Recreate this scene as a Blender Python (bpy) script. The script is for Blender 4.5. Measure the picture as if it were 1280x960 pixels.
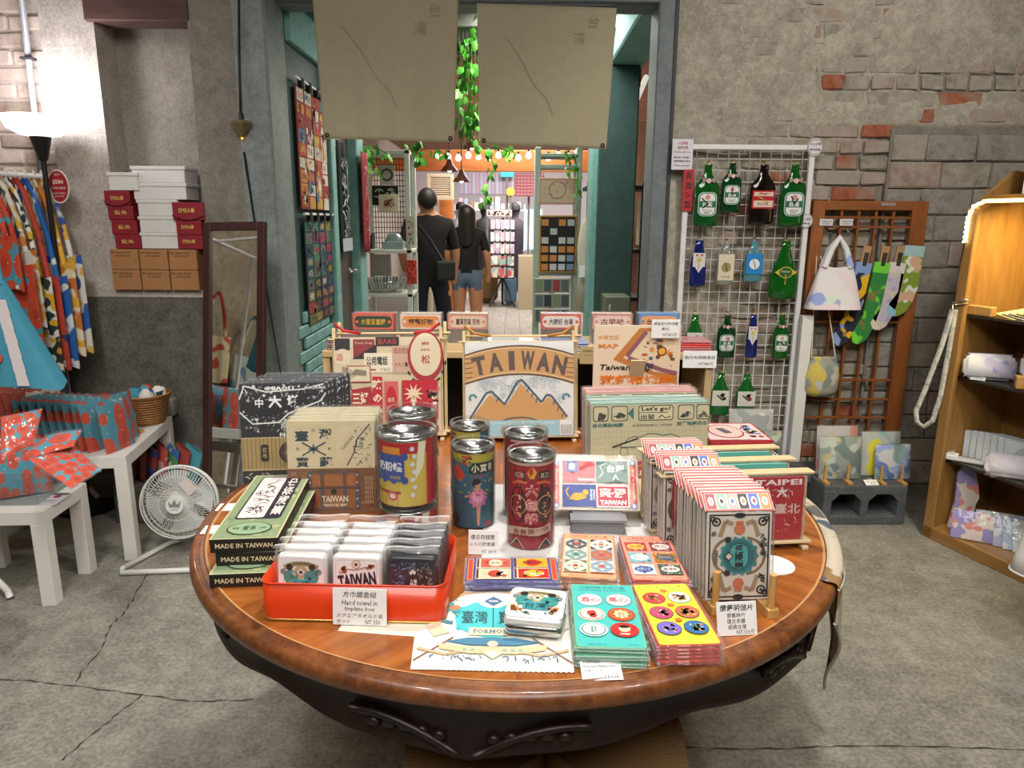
import bpy, bmesh, math, random
from math import sin, cos, pi, tan, hypot, atan2, sqrt
from mathutils import Vector, Matrix
RAD = math.radians
S = bpy.context.scene
COL = S.collection
for _o in list(S.objects):
 bpy.data.objects.remove(_o)
# ------------------------------------------------------------------ camera
FPX, PITCH, ROLL, CAMH = 900.0, RAD(12.7), RAD(0.4), 1.372
_f = Vector((0, cos(PITCH), -sin(PITCH)))
_r0, _u0 = Vector((1, 0, 0)), Vector((0, sin(PITCH), cos(PITCH)))
_r = _r0 * cos(ROLL) + _u0 * sin(ROLL)
_u = _u0 * cos(ROLL) - _r0 * sin(ROLL)
cam_d = bpy.data.cameras.new('camera')
cam_d.sensor_width = 36.0
cam_d.lens = FPX / 1280.0 * 36.0
cam_d.clip_start = 0.02
cam_d.clip_end = 80
cam = bpy.data.objects.new('camera', cam_d)
COL.objects.link(cam)
cam.matrix_world = Matrix(((_r.x, _u.x, -_f.x, 0), (_r.y, _u.y, -_f.y, 0), (_r.z, _u.z, -_f.z, CAMH), (0, 0, 0, 1)))
S.camera = cam
# ------------------------------------------------------------------ world, exposure, main lamps
S.view_settings.view_transform = 'Standard'
S.view_settings.look = 'None'
S.view_settings.exposure = 0.55
S.view_settings.gamma = 1.0
S.view_settings.use_curve_mapping = False
W = bpy.data.worlds.new('world')
S.world = W
W.use_nodes = True
W.node_tree.nodes['Background'].inputs[0].default_value = (1.0, 0.95, 0.88, 1)
W.node_tree.nodes['Background'].inputs[1].default_value = 0.35
def lamp(name, kind, loc, energy, color=(1, 0.93, 0.84), size=0.3, target=None, spot=None, blend=0.6):
 d = bpy.data.lights.new(name, kind)
 d.energy = energy
 d.color = color
 if kind == 'AREA':
  d.shape = 'DISK'
  d.size = size
 else:
  d.shadow_soft_size = size
 if spot:
  d.spot_size = RAD(spot)
  d.spot_blend = blend
 o = bpy.data.objects.new(name, d)
 COL.objects.link(o)
 o.location = loc
 if target is not None:
  o.rotation_euler = (Vector(target) - Vector(loc)).to_track_quat('-Z', 'Y').to_euler()
 return o
WARM, NEUT = (1, 0.9, 0.76), (1, 0.965, 0.925)
MT, MR = Matrix.Translation, Matrix.Rotation
lamp('track_lamp', 'SPOT', (0.15, 1.75, 3.2), 118, NEUT, 0.07, (0.05, 1.5, 0.8), 95, 0.8)
lamp('track_lamp', 'SPOT', (-0.9, 0.4, 3.2), 60, NEUT, 0.10, (-0.2, 1.5, 0.8), 100, 0.8)
lamp('track_lamp', 'SPOT', (1.2, 0.5, 3.2), 60, NEUT, 0.10, (0.5, 1.5, 0.8), 100, 0.8)
lamp('track_lamp', 'SPOT', (1.5, 1.3, 3.2), 105, NEUT, 0.15, (1.7, 3.6, 1.3), 80, 0.9)
lamp('track_lamp', 'SPOT', (-1.3, 1.0, 3.2), 70, NEUT, 0.15, (-1.8, 2.8, 0.7), 80, 0.9)
lamp('room_fill', 'AREA', (0.0, -0.6, 3.3), 75, NEUT, 2.2, (0.0, 1.2, 0.4))  # unseen broad fill light added above and behind the camera
lamp('shop_lamp', 'AREA', (-0.2, 6.6, 2.85), 48, WARM, 1.2, (-0.2, 6.6, 0))
lamp('shop_lamp', 'AREA', (0.2, 10.5, 2.85), 130, NEUT, 1.8, (0.2, 10.5, 0))
lamp('shop_lamp', 'AREA', (0.4, 14.5, 2.9), 190, (1, 0.97, 0.95), 2.0, (0.3, 16.0, 0.8))
lamp('passage_lamp', 'AREA', (0.2, 4.6, 2.6), 30, (0.93, 1.0, 0.95), 0.8, (0.2, 4.6, 0))
# ------------------------------------------------------------------ helpers: where the sight line of a photo point meets a plane of the room
def ray(u, v):
 return (_f * FPX + _r * (u - 640) - _u * (v - 480)).normalized()
def atY(u, v, Y):
 d = ray(u, v)
 return Vector((0, 0, CAMH)) + d * (Y / d.y)
def atZ(u, v, Z):
 d = ray(u, v)
 return Vector((0, 0, CAMH)) + d * ((Z - CAMH) / d.z)
def atX(u, v, X):
 d = ray(u, v)
 return Vector((0, 0, CAMH)) + d * (X / d.x)
# ------------------------------------------------------------------ materials
_MC = {}
def lin(h):
 if not isinstance(h, str):
  return tuple(h)
 h = h.lstrip('#')
 c = [int(h[i:i + 2], 16) / 255 for i in (0, 2, 4)]
 return tuple((x / 12.92 if x <= 0.04045 else ((x + 0.055) / 1.055) ** 2.4) for x in c)
def newmat(key):
 m = bpy.data.materials.new(key)
 m.use_nodes = True
 nt = m.node_tree
 b = nt.nodes['Principled BSDF']
 return m, nt, b
def N(nt, t, **kw):
 n = nt.nodes.new(t)
 for k, v in kw.items():
  if k.startswith('i_'):
   n.inputs[k[2:].replace('_', ' ')].default_value = v
  else:
   setattr(n, k, v)
 return n
def rgba(h):
 return (*lin(h), 1)
def coords(nt, scale=(1, 1, 1), kind='Object', rot=(0, 0, 0)):
 tc = N(nt, 'ShaderNodeTexCoord')
 mp = N(nt, 'ShaderNodeMapping')
 mp.inputs['Scale'].default_value = scale
 mp.inputs['Rotation'].default_value = rot
 nt.links.new(tc.outputs[kind], mp.inputs[0])
 return mp.outputs[0]
def ramp(nt, fac, stops, interp='LINEAR'):
 r = N(nt, 'ShaderNodeValToRGB')
 r.color_ramp.interpolation = interp
 e = r.color_ramp.elements
 while len(e) < len(stops):
  e.new(0.5)
 for k, (p, c) in enumerate(stops):
  e[k].position = p
  e[k].color = rgba(c) if isinstance(c, str) else (c, c, c, 1)
 nt.links.new(fac, r.inputs[0])
 return r.outputs[0]
def mixc(nt, fac, a, b, mode='MIX'):
 m = N(nt, 'ShaderNodeMix', data_type='RGBA', blend_type=mode)
 for s, v in ((0, fac), (6, a), (7, b)):
  if hasattr(v, 'is_linked') or hasattr(v, 'links'):
   nt.links.new(v, m.inputs[s])
  elif s == 0:
   m.inputs[0].default_value = v
  else:
   m.inputs[s].default_value = rgba(v) if isinstance(v, str) else (*v, 1)
 return m.outputs[2]
def bump(nt, b, h, dist=0.01, strength=0.5):
 n = N(nt, 'ShaderNodeBump')
 n.inputs['Strength'].default_value = strength
 n.inputs['Distance'].default_value = dist
 nt.links.new(h, n.inputs['Height'])
 nt.links.new(n.outputs[0], b.inputs['Normal'])
def noise(nt, vec, scale, detail=4, rough=0.6):
 n = N(nt, 'ShaderNodeTexNoise')
 n.inputs['Scale'].default_value = scale
 n.inputs['Detail'].default_value = detail
 n.inputs['Roughness'].default_value = rough
 if vec is not None:
  nt.links.new(vec, n.inputs['Vector'])
 return n.outputs['Fac']
def ink(h, rough=0.55, metal=0.0, vary=0.06, coat=0.0):
 """plain coloured surface with a little mottling"""
 key = ('ink', h, rough, metal, vary, coat)
 if key in _MC:
  return _MC[key]
 m, nt, b = newmat('ink_' + str(h).lstrip('#'))
 b.inputs['Roughness'].default_value = rough
 b.inputs['Metallic'].default_value = metal
 b.inputs['Coat Weight'].default_value = coat
 c = lin(h)
 if vary > 0:
  f = noise(nt, coords(nt), 23, 3)
  dk = tuple(x * (1 - vary * 2) for x in c)
  lt = tuple(min(1, x * (1 + vary * 2)) for x in c)
  nt.links.new(mixc(nt, f, dk, lt), b.inputs['Base Color'])
 else:
  b.inputs['Base Color'].default_value = (*c, 1)
 _MC[key] = m
 return m
def wood(c1, c2, scale=6, rough=0.45, axis='X', coat=0.0, kind='Object'):
 key = ('wood', c1, c2, scale, rough, axis, coat, kind)
 if key in _MC:
  return _MC[key]
 m, nt, b = newmat('wood')
 sc = {'X': (0.12, 1, 1), 'Y': (1, 0.12, 1), 'Z': (1, 1, 0.12)}[axis]
 v = coords(nt, tuple(s * scale for s in sc), kind)
 n1 = noise(nt, v, 3.2, 6, 0.65)
 n2 = noise(nt, v, 16, 3, 0.5)
 a = N(nt, 'ShaderNodeMath', operation='MULTIPLY_ADD')
 nt.links.new(n2, a.inputs[0]); a.inputs[1].default_value = 0.35
 nt.links.new(n1, a.inputs[2])
 nt.links.new(ramp(nt, a.outputs[0], [(0.42, c1), (0.85, c2)]), b.inputs['Base Color'])
 b.inputs['Roughness'].default_value = rough
 b.inputs['Coat Weight'].default_value = coat
 bump(nt, b, n2, 0.001, 0.3)
 _MC[key] = m
 return m
def film(alpha=0.12, rough=0.12, tint='ffffff', wrinkle=0.5, scale=26, haze=0.35):
 """clear plastic wrap: mostly see-through, glossy creases"""
 key = ('film', alpha, rough, tint, wrinkle, scale, haze)
 if key in _MC:
  return _MC[key]
 m, nt, b = newmat('clear_plastic')
 nt.nodes.remove(b)
 out = nt.nodes['Material Output']
 t = N(nt, 'ShaderNodeBsdfTransparent'); t.inputs[0].default_value = rgba(tint)
 g = N(nt, 'ShaderNodeBsdfGlossy'); g.inputs['Roughness'].default_value = rough
 d = N(nt, 'ShaderNodeBsdfDiffuse'); d.inputs[0].default_value = rgba('f2f4f2')
 mg = N(nt, 'ShaderNodeMixShader'); mg.inputs[0].default_value = haze
 nt.links.new(g.outputs[0], mg.inputs[1]); nt.links.new(d.outputs[0], mg.inputs[2])
 lw = N(nt, 'ShaderNodeLayerWeight'); lw.inputs[0].default_value = 0.12
 a = N(nt, 'ShaderNodeMath', operation='MULTIPLY_ADD')
 nt.links.new(lw.outputs['Fresnel'], a.inputs[0]); a.inputs[1].default_value = 0.45; a.inputs[2].default_value = alpha * 0.6
 a.use_clamp = True
 mx = N(nt, 'ShaderNodeMixShader')
 nt.links.new(a.outputs[0], mx.inputs[0]); nt.links.new(t.outputs[0], mx.inputs[1]); nt.links.new(mg.outputs[0], mx.inputs[2])
 nt.links.new(mx.outputs[0], out.inputs[0])
 if wrinkle:
  bp = N(nt, 'ShaderNodeBump'); bp.inputs['Strength'].default_value = wrinkle; bp.inputs['Distance'].default_value = 0.01
  nt.links.new(noise(nt, coords(nt), scale, 2), bp.inputs['Height'])
  for n in (g, d, lw):
   nt.links.new(bp.outputs[0], n.inputs['Normal'])
 _MC[key] = m
 return m
def glow(h, strength):
 key = ('glow', h, strength)
 if key in _MC:
  return _MC[key]
 m, nt, b = newmat('glow')
 b.inputs['Base Color'].default_value = rgba(h)
 b.inputs['Emission Color'].default_value = rgba(h)
 b.inputs['Emission Strength'].default_value = strength
 _MC[key] = m
 return m
def patches(cols, scale=20, rough=0.6, seed=0, kind='Object', squash=(1, 1, 1), key=None, sharp=True):
 """printed cloth or paper: patches of several colours (voronoi cells)"""
 k = ('patch', tuple(cols), scale, rough, seed, kind, squash)
 if k in _MC:
  return _MC[k]
 m, nt, b = newmat('print')
 v = coords(nt, tuple(scale * s for s in squash), kind)
 w = N(nt, 'ShaderNodeTexVoronoi', feature='F1')
 w.inputs['Scale'].default_value = 1.0
 w.inputs['Randomness'].default_value = 0.85
 o = N(nt, 'ShaderNodeVectorMath', operation='ADD'); o.inputs[1].default_value = (seed * 3.7, seed * 1.3, seed * 2.1)
 nt.links.new(v, o.inputs[0]); nt.links.new(o.outputs[0], w.inputs['Vector'])
 sp = N(nt, 'ShaderNodeSeparateColor')
 nt.links.new(w.outputs['Color'], sp.inputs[0])
 n = len(cols)
 c = ramp(nt, sp.outputs[0], [(i / n, x) for i, x in enumerate(cols)], 'CONSTANT')
 nt.links.new(c, b.inputs['Base Color'])
 b.inputs['Roughness'].default_value = rough
 _MC[k] = m
 return m
def blobs(base, spots, scale=12, thr=0.52, rough=0.8, seed=0, kind='Object', squash=(1, 1, 1)):
 """cloth with soft-edged printed blobs; spots = list of colours, each at its own noise offset"""
 k = ('blobs', base, tuple(spots), scale, thr, rough, seed, kind, squash)
 if k in _MC:
  return _MC[k]
 m, nt, b = newmat('print')
 v = coords(nt, squash, kind)
 c = None
 for i, s in enumerate(spots):
  o = N(nt, 'ShaderNodeVectorMath', operation='ADD'); o.inputs[1].default_value = (seed * 3.1 + i * 7.7, i * 4.1, seed + i * 2.9)
  nt.links.new(v, o.inputs[0])
  f = ramp(nt, noise(nt, o.outputs[0], scale, 1.0, 0.4), [(thr, 0.0), (thr + 0.03, 1.0)])
  c = mixc(nt, f, base if c is None else c, s)
 nt.links.new(c, b.inputs['Base Color'])
 b.inputs['Roughness'].default_value = rough
 _MC[k] = m
 return m
# ------------------------------------------------------------------ mesh builder
class MB:
 def __init__(self):
  self.v, self.f, self.fm, self.fs, self.mats = [], [], [], [], []
  self.T = Matrix()
 def mi(self, m):
  if m not in self.mats:
   self.mats.append(m)
  return self.mats.index(m)
 def add(self, vs, fs, m, smooth=False, T=None):
  o = len(self.v)
  t = self.T if T is None else self.T @ T
  self.v += [tuple(t @ Vector(p)) for p in vs]
  k = self.mi(m)
  for f in fs:
   self.f.append([i + o for i in f])
   self.fm.append(k)
   self.fs.append(smooth)
  return self
 def box(self, x0, x1, y0, y1, z0, z1, m, T=None):
  vs = [(x, y, z) for x in (x0, x1) for y in (y0, y1) for z in (z0, z1)]
  return self.add(vs, [(0, 1, 3, 2), (4, 6, 7, 5), (0, 4, 5, 1), (2, 3, 7, 6), (0, 2, 6, 4), (1, 5, 7, 3)], m, False, T)
 def rbox(self, x0, x1, y0, y1, z0, z1, m, r=0.003, seg=1, T=None, smooth=False):
  bm = bmesh.new()
  bmesh.ops.create_cube(bm, size=1)
  for v in bm.verts:
   v.co = Vector(((x0 + x1) / 2 + v.co.x * (x1 - x0), (y0 + y1) / 2 + v.co.y * (y1 - y0), (z0 + z1) / 2 + v.co.z * (z1 - z0)))
  r = min(r, 0.49 * min(abs(x1 - x0), abs(y1 - y0), abs(z1 - z0)))
  bmesh.ops.bevel(bm, geom=bm.edges[:], offset=r, segments=seg, affect='EDGES', profile=0.5)
  self.addbm(bm, m, smooth, T)
  return self
 def addbm(self, bm, m, smooth=False, T=None):
  bm.verts.index_update()
  self.add([v.co.copy() for v in bm.verts], [[v.index for v in f.verts] for f in bm.faces], m, smooth, T)
  bm.free()
  return self
 def lathe(self, prof, m, n=24, smooth=True, T=None, a0=0, a1=2 * pi, sx=1, sy=1):
  full = abs(a1 - a0 - 2 * pi) < 1e-6
  k = n if full else n + 1
  vs = []
  for i in range(k):
   a = a0 + (a1 - a0) * i / n
   for r, z in prof:
    vs.append((r * cos(a) * sx, r * sin(a) * sy, z))
  p = len(prof)
  fs = []
  for i in range(n):
   j = (i + 1) % k
   for q in range(p - 1):
    fs.append((i * p + q, j * p + q, j * p + q + 1, i * p + q + 1))
  return self.add(vs, fs, m, smooth, T)
 def disc(self, r, z, m, n=24, T=None, sx=1, sy=1):
  return self.add([(r * cos(2 * pi * i / n) * sx, r * sin(2 * pi * i / n) * sy, z) for i in range(n)], [list(range(n))], m, False, T)
 def cyl(self, r, z0, z1, m, n=16, T=None, r2=None, smooth=True):
  r2 = r if r2 is None else r2
  self.lathe([(r, z0), (r2, z1)], m, n, smooth, T)
  self.disc(r2, z1, m, n, T)
  self.add([(r * cos(-2 * pi * i / n), r * sin(-2 * pi * i / n), z0) for i in range(n)], [list(range(n))], m, False, T)
  return self
 def prism(self, poly, y0, y1, m, T=None, smooth=False):
  """polygon in x,z pulled along y"""
  n = len(poly)
  vs = [(x, y0, z) for x, z in poly] + [(x, y1, z) for x, z in poly]
  fs = [list(range(n)), list(range(2 * n - 1, n - 1, -1))]
  self.add(vs, fs, m, False, T)
  self.add(vs, [((i + 1) % n, i, i + n, (i + 1) % n + n) for i in range(n)], m, smooth, T)
  return self
 def slab(self, poly, z0, z1, m, T=None):
  """polygon in x,y pulled along z"""
  n = len(poly)
  vs = [(x, y, z0) for x, y in poly] + [(x, y, z1) for x, y in poly]
  return self.add(vs, [list(range(n))[::-1], list(range(n, 2 * n))] + [(i, (i + 1) % n, (i + 1) % n + n, i + n) for i in range(n)], m, False, T)
 def tube(self, pts, r, m, n=8, closed=False, T=None, smooth=True, radii=None):
  pts = [Vector(p) for p in pts]
  k = len(pts)
  vs = []
  up = None
  for i, p in enumerate(pts):
   if closed:
    d = pts[(i + 1) % k] - pts[i - 1]
   else:
    d = pts[min(i + 1, k - 1)] - pts[max(i - 1, 0)]
   d.normalize()
   if up is None:
    up = Vector((0, 0, 1)) if abs(d.z) < 0.9 else Vector((1, 0, 0))
   s = d.cross(up)
   if s.length < 1e-6:
    s = d.orthogonal()
   s.normalize()
   w = s.cross(d).normalized()
   up = w
   rr = radii[i] if radii else r
   for j in range(n):
    a = 2 * pi * j / n
    vs.append(p + s * (rr * cos(a)) + w * (rr * sin(a)))
  fs = []
  for i in range(k if closed else k - 1):
   q = (i + 1) % k
   for j in range(n):
    l = (j + 1) % n
    fs.append((i * n + j, q * n + j, q * n + l, i * n + l))
  if not closed:
   fs.append(list(range(n))[::-1])
   fs.append(list(range((k - 1) * n, k * n)))
  return self.add(vs, fs, m, smooth, T)
 def grid(self, fn, nu, nv, m, smooth=True, T=None):
  vs = [fn(i / nu, j / nv) for i in range(nu + 1) for j in range(nv + 1)]
  w = nv + 1
  return self.add(vs, [(i * w + j, (i + 1) * w + j, (i + 1) * w + j + 1, i * w + j + 1) for i in range(nu) for j in range(nv)], m, smooth, T)
 def build(self, name, parent=None, loc=None, rot=None, solid=0.0):
  me = bpy.data.meshes.new(name)
  me.from_pydata(self.v, [], self.f)
  for m in self.mats:
   me.materials.append(m)
  if self.f:
   me.polygons.foreach_set('material_index', self.fm)
   me.polygons.foreach_set('use_smooth', self.fs)
  me.update()
  o = bpy.data.objects.new(name, me)
  COL.objects.link(o)
  if parent is not None:
   o.parent = parent
  if loc is not None:
   o.location = loc
  if rot is not None:
   o.rotation_euler = rot
  if solid:
   md = o.modifiers.new('thickness', 'SOLIDIFY')
   md.thickness = solid
   md.offset = 0
  return o
def tag(o, label=None, cat=None, group=None, kind=None):
 for k, v in (('label', label), ('category', cat), ('group', group), ('kind', kind)):
  if v:
   o[k] = v
 return o
def thing(name, label, cat, loc=(0, 0, 0), rot=(0, 0, 0), group=None):
 o = bpy.data.objects.new(name, None)
 COL.objects.link(o)
 o.empty_display_size = 0.05
 o.location = loc
 o.rotation_euler = rot if hasattr(rot, '__len__') else (0, 0, rot)
 return tag(o, label, cat, group)
def struct(o, label=None):
 o['kind'] = 'structure'
 if label:
  o['label'] = label
 return o
KIDS = {}
def dup(o, loc=None, rot=None, parent=None, label=None, group=None):
 c = o.copy()
 COL.objects.link(c)
 if parent is not None:
  c.parent = parent
 if loc is not None:
  c.location = loc
 if rot is not None:
  c.rotation_euler = rot if hasattr(rot, '__len__') else (0, 0, rot)
 if label:
  c['label'] = label
 if group:
  c['group'] = group
 for ch in list(o.children):
  dup(ch, parent=c)
 return c
# ------------------------------------------------------------------ flat print: shapes and lettering laid on a face
_TXT = {}
def glyphs(s, bold=0.0, shear=0.0):
 key = (s, bold, shear)
 if key in _TXT:
  return _TXT[key]
 cu = bpy.data.curves.new('lettering', 'FONT')
 cu.body = s
 cu.size = 1.0
 cu.resolution_u = 1
 cu.offset = bold
 cu.shear = shear
 cu.fill_mode = 'FRONT'
 o = bpy.data.objects.new('lettering', cu)
 COL.objects.link(o)
 bpy.context.view_layer.update()
 me = o.evaluated_get(bpy.context.evaluated_depsgraph_get()).to_mesh()
 vs = [(v.co.x, v.co.y) for v in me.vertices]
 fs = [list(p.vertices) for p in me.polygons]
 o.to_mesh_clear()
 bpy.data.objects.remove(o)
 bpy.data.curves.remove(cu)
 if vs:
  x0, x1 = min(p[0] for p in vs), max(p[0] for p in vs)
  y0, y1 = min(p[1] for p in vs), max(p[1] for p in vs)
  w, h = max(x1 - x0, 1e-6), max(y1 - y0, 1e-6)
  vs = [((x - (x0 + x1) / 2) / h, (y - (y0 + y1) / 2) / h) for x, y in vs]
  asp = w / h
 else:
  asp = 1
 _TXT[key] = (vs, fs, asp)
 return _TXT[key]
class Art:
 """face='front': x right, y up, facing -Y.  face='top': x right, y away, facing up."""
 def __init__(self, face='front', eps=0.00025, rough=0.5, base=None):
  self.mb = MB()
  self.k = 1
  self.eps = eps
  self.face = face
  self.rough = rough
  self.wrap = None
  self.M = base
 def p(self, x, y, k):
  if self.wrap:
   return self.wrap(x, y, k * self.eps)
  q = (x, -k * self.eps, y) if self.face == 'front' else (x, y, k * self.eps)
  return self.M @ Vector(q) if self.M is not None else q
 def shape(self, pts, c, smooth=False):
  m = ink(c, self.rough, vary=0) if isinstance(c, str) else c
  self.mb.add([self.p(x, y, self.k) for x, y in pts], [list(range(len(pts)))], m)
  return self
 def up(self, n=1):
  self.k += n
  return self
 def rect(self, x, y, w, h, c, rot=0):
  """centre x,y"""
  a, b = w / 2, h / 2
  ca, sa = cos(rot), sin(rot)
  return self.shape([(x + ca * i - sa * j, y + sa * i + ca * j) for i, j in ((-a, -b), (a, -b), (a, b), (-a, b))], c)
 def rrect(self, x, y, w, h, c, r=None, seg=4, rot=0):
  r = min(w, h) * 0.15 if r is None else r
  pts = []
  for cx, cy, a0 in ((w / 2 - r, h / 2 - r, 0), (-w / 2 + r, h / 2 - r, pi / 2), (-w / 2 + r, -h / 2 + r, pi), (w / 2 - r, -h / 2 + r, 1.5 * pi)):
   for i in range(seg + 1):
    a = a0 + pi / 2 * i / seg
    pts.append((cx + r * cos(a), cy + r * sin(a)))
  ca, sa = cos(rot), sin(rot)
  return self.shape([(x + ca * i - sa * j, y + sa * i + ca * j) for i, j in pts], c)
 def disc(self, x, y, r, c, n=20, ry=None):
  ry = r if ry is None else ry
  return self.shape([(x + r * cos(2 * pi * i / n), y + ry * sin(2 * pi * i / n)) for i in range(n)], c)
 def star(self, x, y, r, c, n=12, q=0.5, a=0):
  return self.shape([(x + (r if i % 2 == 0 else r * q) * cos(a + pi * i / n), y + (r if i % 2 == 0 else r * q) * sin(a + pi * i / n)) for i in range(2 * n)], c)
 def line(self, pts, w, c):
  m = ink(c, self.rough, vary=0) if isinstance(c, str) else c
  for (x0, y0), (x1, y1) in zip(pts[:-1], pts[1:]):
   d = hypot(x1 - x0, y1 - y0) or 1e-6
   nx, ny = -(y1 - y0) / d * w / 2, (x1 - x0) / d * w / 2
   self.mb.add([self.p(x0 + nx, y0 + ny, self.k), self.p(x0 - nx, y0 - ny, self.k), self.p(x1 - nx, y1 - ny, self.k), self.p(x1 + nx, y1 + ny, self.k)], [(0, 1, 2, 3)], m)
  return self
 def frame(self, x, y, w, h, t, c):
  for a, b, ww, hh in ((0, h / 2 - t / 2, w, t), (0, -h / 2 + t / 2, w, t), (-w / 2 + t / 2, 0, t, h), (w / 2 - t / 2, 0, t, h)):
   self.rect(x + a, y + b, ww, hh, c)
  return self
 def arc(self, x, y, r, a0, a1, w, c, n=14):
  return self.line([(x + r * cos(a0 + (a1 - a0) * i / n), y + r * sin(a0 + (a1 - a0) * i / n)) for i in range(n + 1)], w, c)
 def text(self, s, x, y, h, c, w=None, rot=0, bold=0.0, shear=0.0, left=False, bend=0.0):
  """h = letter height, w = width to fit the whole string into"""
  vs, fs, asp = glyphs(s, bold, shear)
  if not vs:
   return self
  m = ink(c, self.rough, vary=0) if isinstance(c, str) else c
  sx = (w / asp) if w else h
  ca, sa = cos(rot), sin(rot)
  if left:
   x += (asp * sx) / 2
  pts = []
  for a, b in vs:
   i, j = a * sx, b * h
   if bend:
    j -= bend * i * i
   pts.append(self.p(x + ca * i - sa * j, y + sa * i + ca * j, self.k))
  self.mb.add(pts, fs, m)
  return self
 def scatter(self, n, x, y, w, h, cols, smin, smax, seed=0, kinds='rdl'):
  rn = random.Random(seed)
  for _ in range(n):
   s = rn.uniform(smin, smax)
   a, b = x + rn.uniform(-w / 2 + s / 2, w / 2 - s / 2), y + rn.uniform(-h / 2 + s / 2, h / 2 - s / 2)
   c = rn.choice(cols)
   q = rn.choice(kinds)
   if q == 'r':
    self.rect(a, b, s, s * rn.uniform(0.4, 1), c, 0)
   elif q == 'd':
    self.disc(a, b, s / 2, c, 10)
   elif q == 's':
    self.star(a, b, s / 2, c, 6)
   else:
    t = rn.uniform(0, pi)
    self.line([(a - cos(t) * s / 2, b - sin(t) * s / 2), (a, b + s * 0.2), (a + cos(t) * s / 2, b + sin(t) * s / 2)], s * 0.18, c)
  return self
 def build(self, parent, name='print', loc=None, rot=None):
  return self.mb.build(name, parent, loc, rot)
# ------------------------------------------------------------------ surfaces of the room
from mathutils import noise as mn
def m_concrete(key, c1, c2, c3, scale=1.0, rough=0.75, crack=False, bumpd=0.004):
 m, nt, b = newmat(key)
 v = coords(nt, (scale,) * 3)
 n1 = noise(nt, v, 1.6, 6, 0.62)
 n2 = noise(nt, v, 9, 5, 0.7)
 n3 = noise(nt, v, 60, 3, 0.6)
 c = ramp(nt, n1, [(0.4, c1), (0.5, c2), (0.62, c3)])
 c = mixc(nt, 0.55, c, ramp(nt, n2, [(0.4, c1), (0.51, c2), (0.62, c3)]))
 c = mixc(nt, 0.4, c, ramp(nt, n3, [(0.38, c1), (0.62, c3)]))
 if crack:
  w = N(nt, 'ShaderNodeTexVoronoi', feature='DISTANCE_TO_EDGE')
  w.inputs['Scale'].default_value = 0.42
  ad = N(nt, 'ShaderNodeVectorMath', operation='MULTIPLY_ADD')
  ns = N(nt, 'ShaderNodeTexNoise'); ns.inputs['Scale'].default_value = 3.0; ns.inputs['Detail'].default_value = 5
  nt.links.new(v, ns.inputs['Vector'])
  nt.links.new(ns.outputs['Color'], ad.inputs[0]); ad.inputs[1].default_value = (0.35,) * 3
  nt.links.new(v, ad.inputs[2])
  nt.links.new(ad.outputs[0], w.inputs['Vector'])
  k = ramp(nt, w.outputs['Distance'], [(0.0, 1.0), (0.0026, 0.0)])
  c = mixc(nt, k, c, '34322c')
 nt.links.new(c, b.inputs['Base Color'])
 b.inputs['Roughness'].default_value = rough
 b.inputs['Specular IOR Level'].default_value = 0.35
 bump(nt, b, n2, bumpd, 0.35)
 return m
M_FLOOR = m_concrete('floor_concrete', '66635a', '858277', 'a6a194', 1.3, 0.6)
M_PLASTER_L = m_concrete('left_plaster', '948b83', 'b0a8a0', 'c6bfb6', 1.3, 0.85)
M_PLASTER_D = m_concrete('dark_cement', '4c4a44', '69665e', '7c776d', 1.6, 0.85)
M_NICHE = m_concrete('niche_cement', '7a746b', '8d877d', 'a09a8f', 1.5, 0.85)
M_COLUMN = m_concrete('column_cement', '5e5b53', '7b776c', '918b7f', 2.4, 0.85, bumpd=0.008)
M_PLASTER_R = m_concrete('right_plaster', '7c7567', '9c9585', 'b9b2a1', 3.2, 0.9, bumpd=0.006)
M_MORTAR = m_concrete('mortar', '5f5b54', '79746b', '8c877c', 5.0, 0.95, bumpd=0.006)
M_JAMB = m_concrete('jamb_paint', '66706c', '7f8884', '929a95', 3.0, 0.6)
M_STEEL = m_concrete('door_post_paint', '586061', '6a7374', '7b8384', 4.0, 0.55)
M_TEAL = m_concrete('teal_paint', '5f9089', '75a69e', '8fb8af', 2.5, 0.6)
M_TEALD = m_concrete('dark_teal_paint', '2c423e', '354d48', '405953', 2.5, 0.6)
def m_brick(key, cols):
 m, nt, b = newmat(key)
 v = coords(nt, (1, 1, 1), 'Object')
 oi = N(nt, 'ShaderNodeObjectInfo')
 ad = N(nt, 'ShaderNodeVectorMath', operation='ADD')
 nt.links.new(v, ad.inputs[0])
 sc = N(nt, 'ShaderNodeVectorMath', operation='SCALE'); sc.inputs['Scale'].default_value = 50
 cb = N(nt, 'ShaderNodeCombineXYZ')
 nt.links.new(oi.outputs['Random'], cb.inputs[0]); nt.links.new(oi.outputs['Random'], cb.inputs[2])
 nt.links.new(cb.outputs[0], sc.inputs[0]); nt.links.new(sc.outputs[0], ad.inputs[1])
 n1 = noise(nt, ad.outputs[0], 22, 5, 0.7)
 n2 = noise(nt, ad.outputs[0], 5, 3, 0.5)
 base = ramp(nt, n1, [(0.3, cols[0]), (0.5, cols[1]), (0.7, cols[2])])
 c = mixc(nt, ramp(nt, n2, [(0.45, 0.0), (0.62, 0.75)]), base, cols[3])
 nt.links.new(c, b.inputs['Base Color'])
 b.inputs['Roughness'].default_value = 0.92
 bump(nt, b, n1, 0.006, 0.6)
 return m
M_BR_GREY = m_brick('grey_brick', ('71695d', '8f8778', 'a49c8c', '9d9585'))
M_BR_PINK = m_brick('dusty_brick', ('82695d', '978476', 'a5998b', '9b9284'))
M_BR_RED = m_brick('red_brick', ('74402f', '93543a', '9f664a', '968c7d'))
M_BR_WHITE = m_brick('limewashed_brick', ('ad988c', 'c4b2a6', 'd3c5ba', 'cab9ae'))
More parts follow.
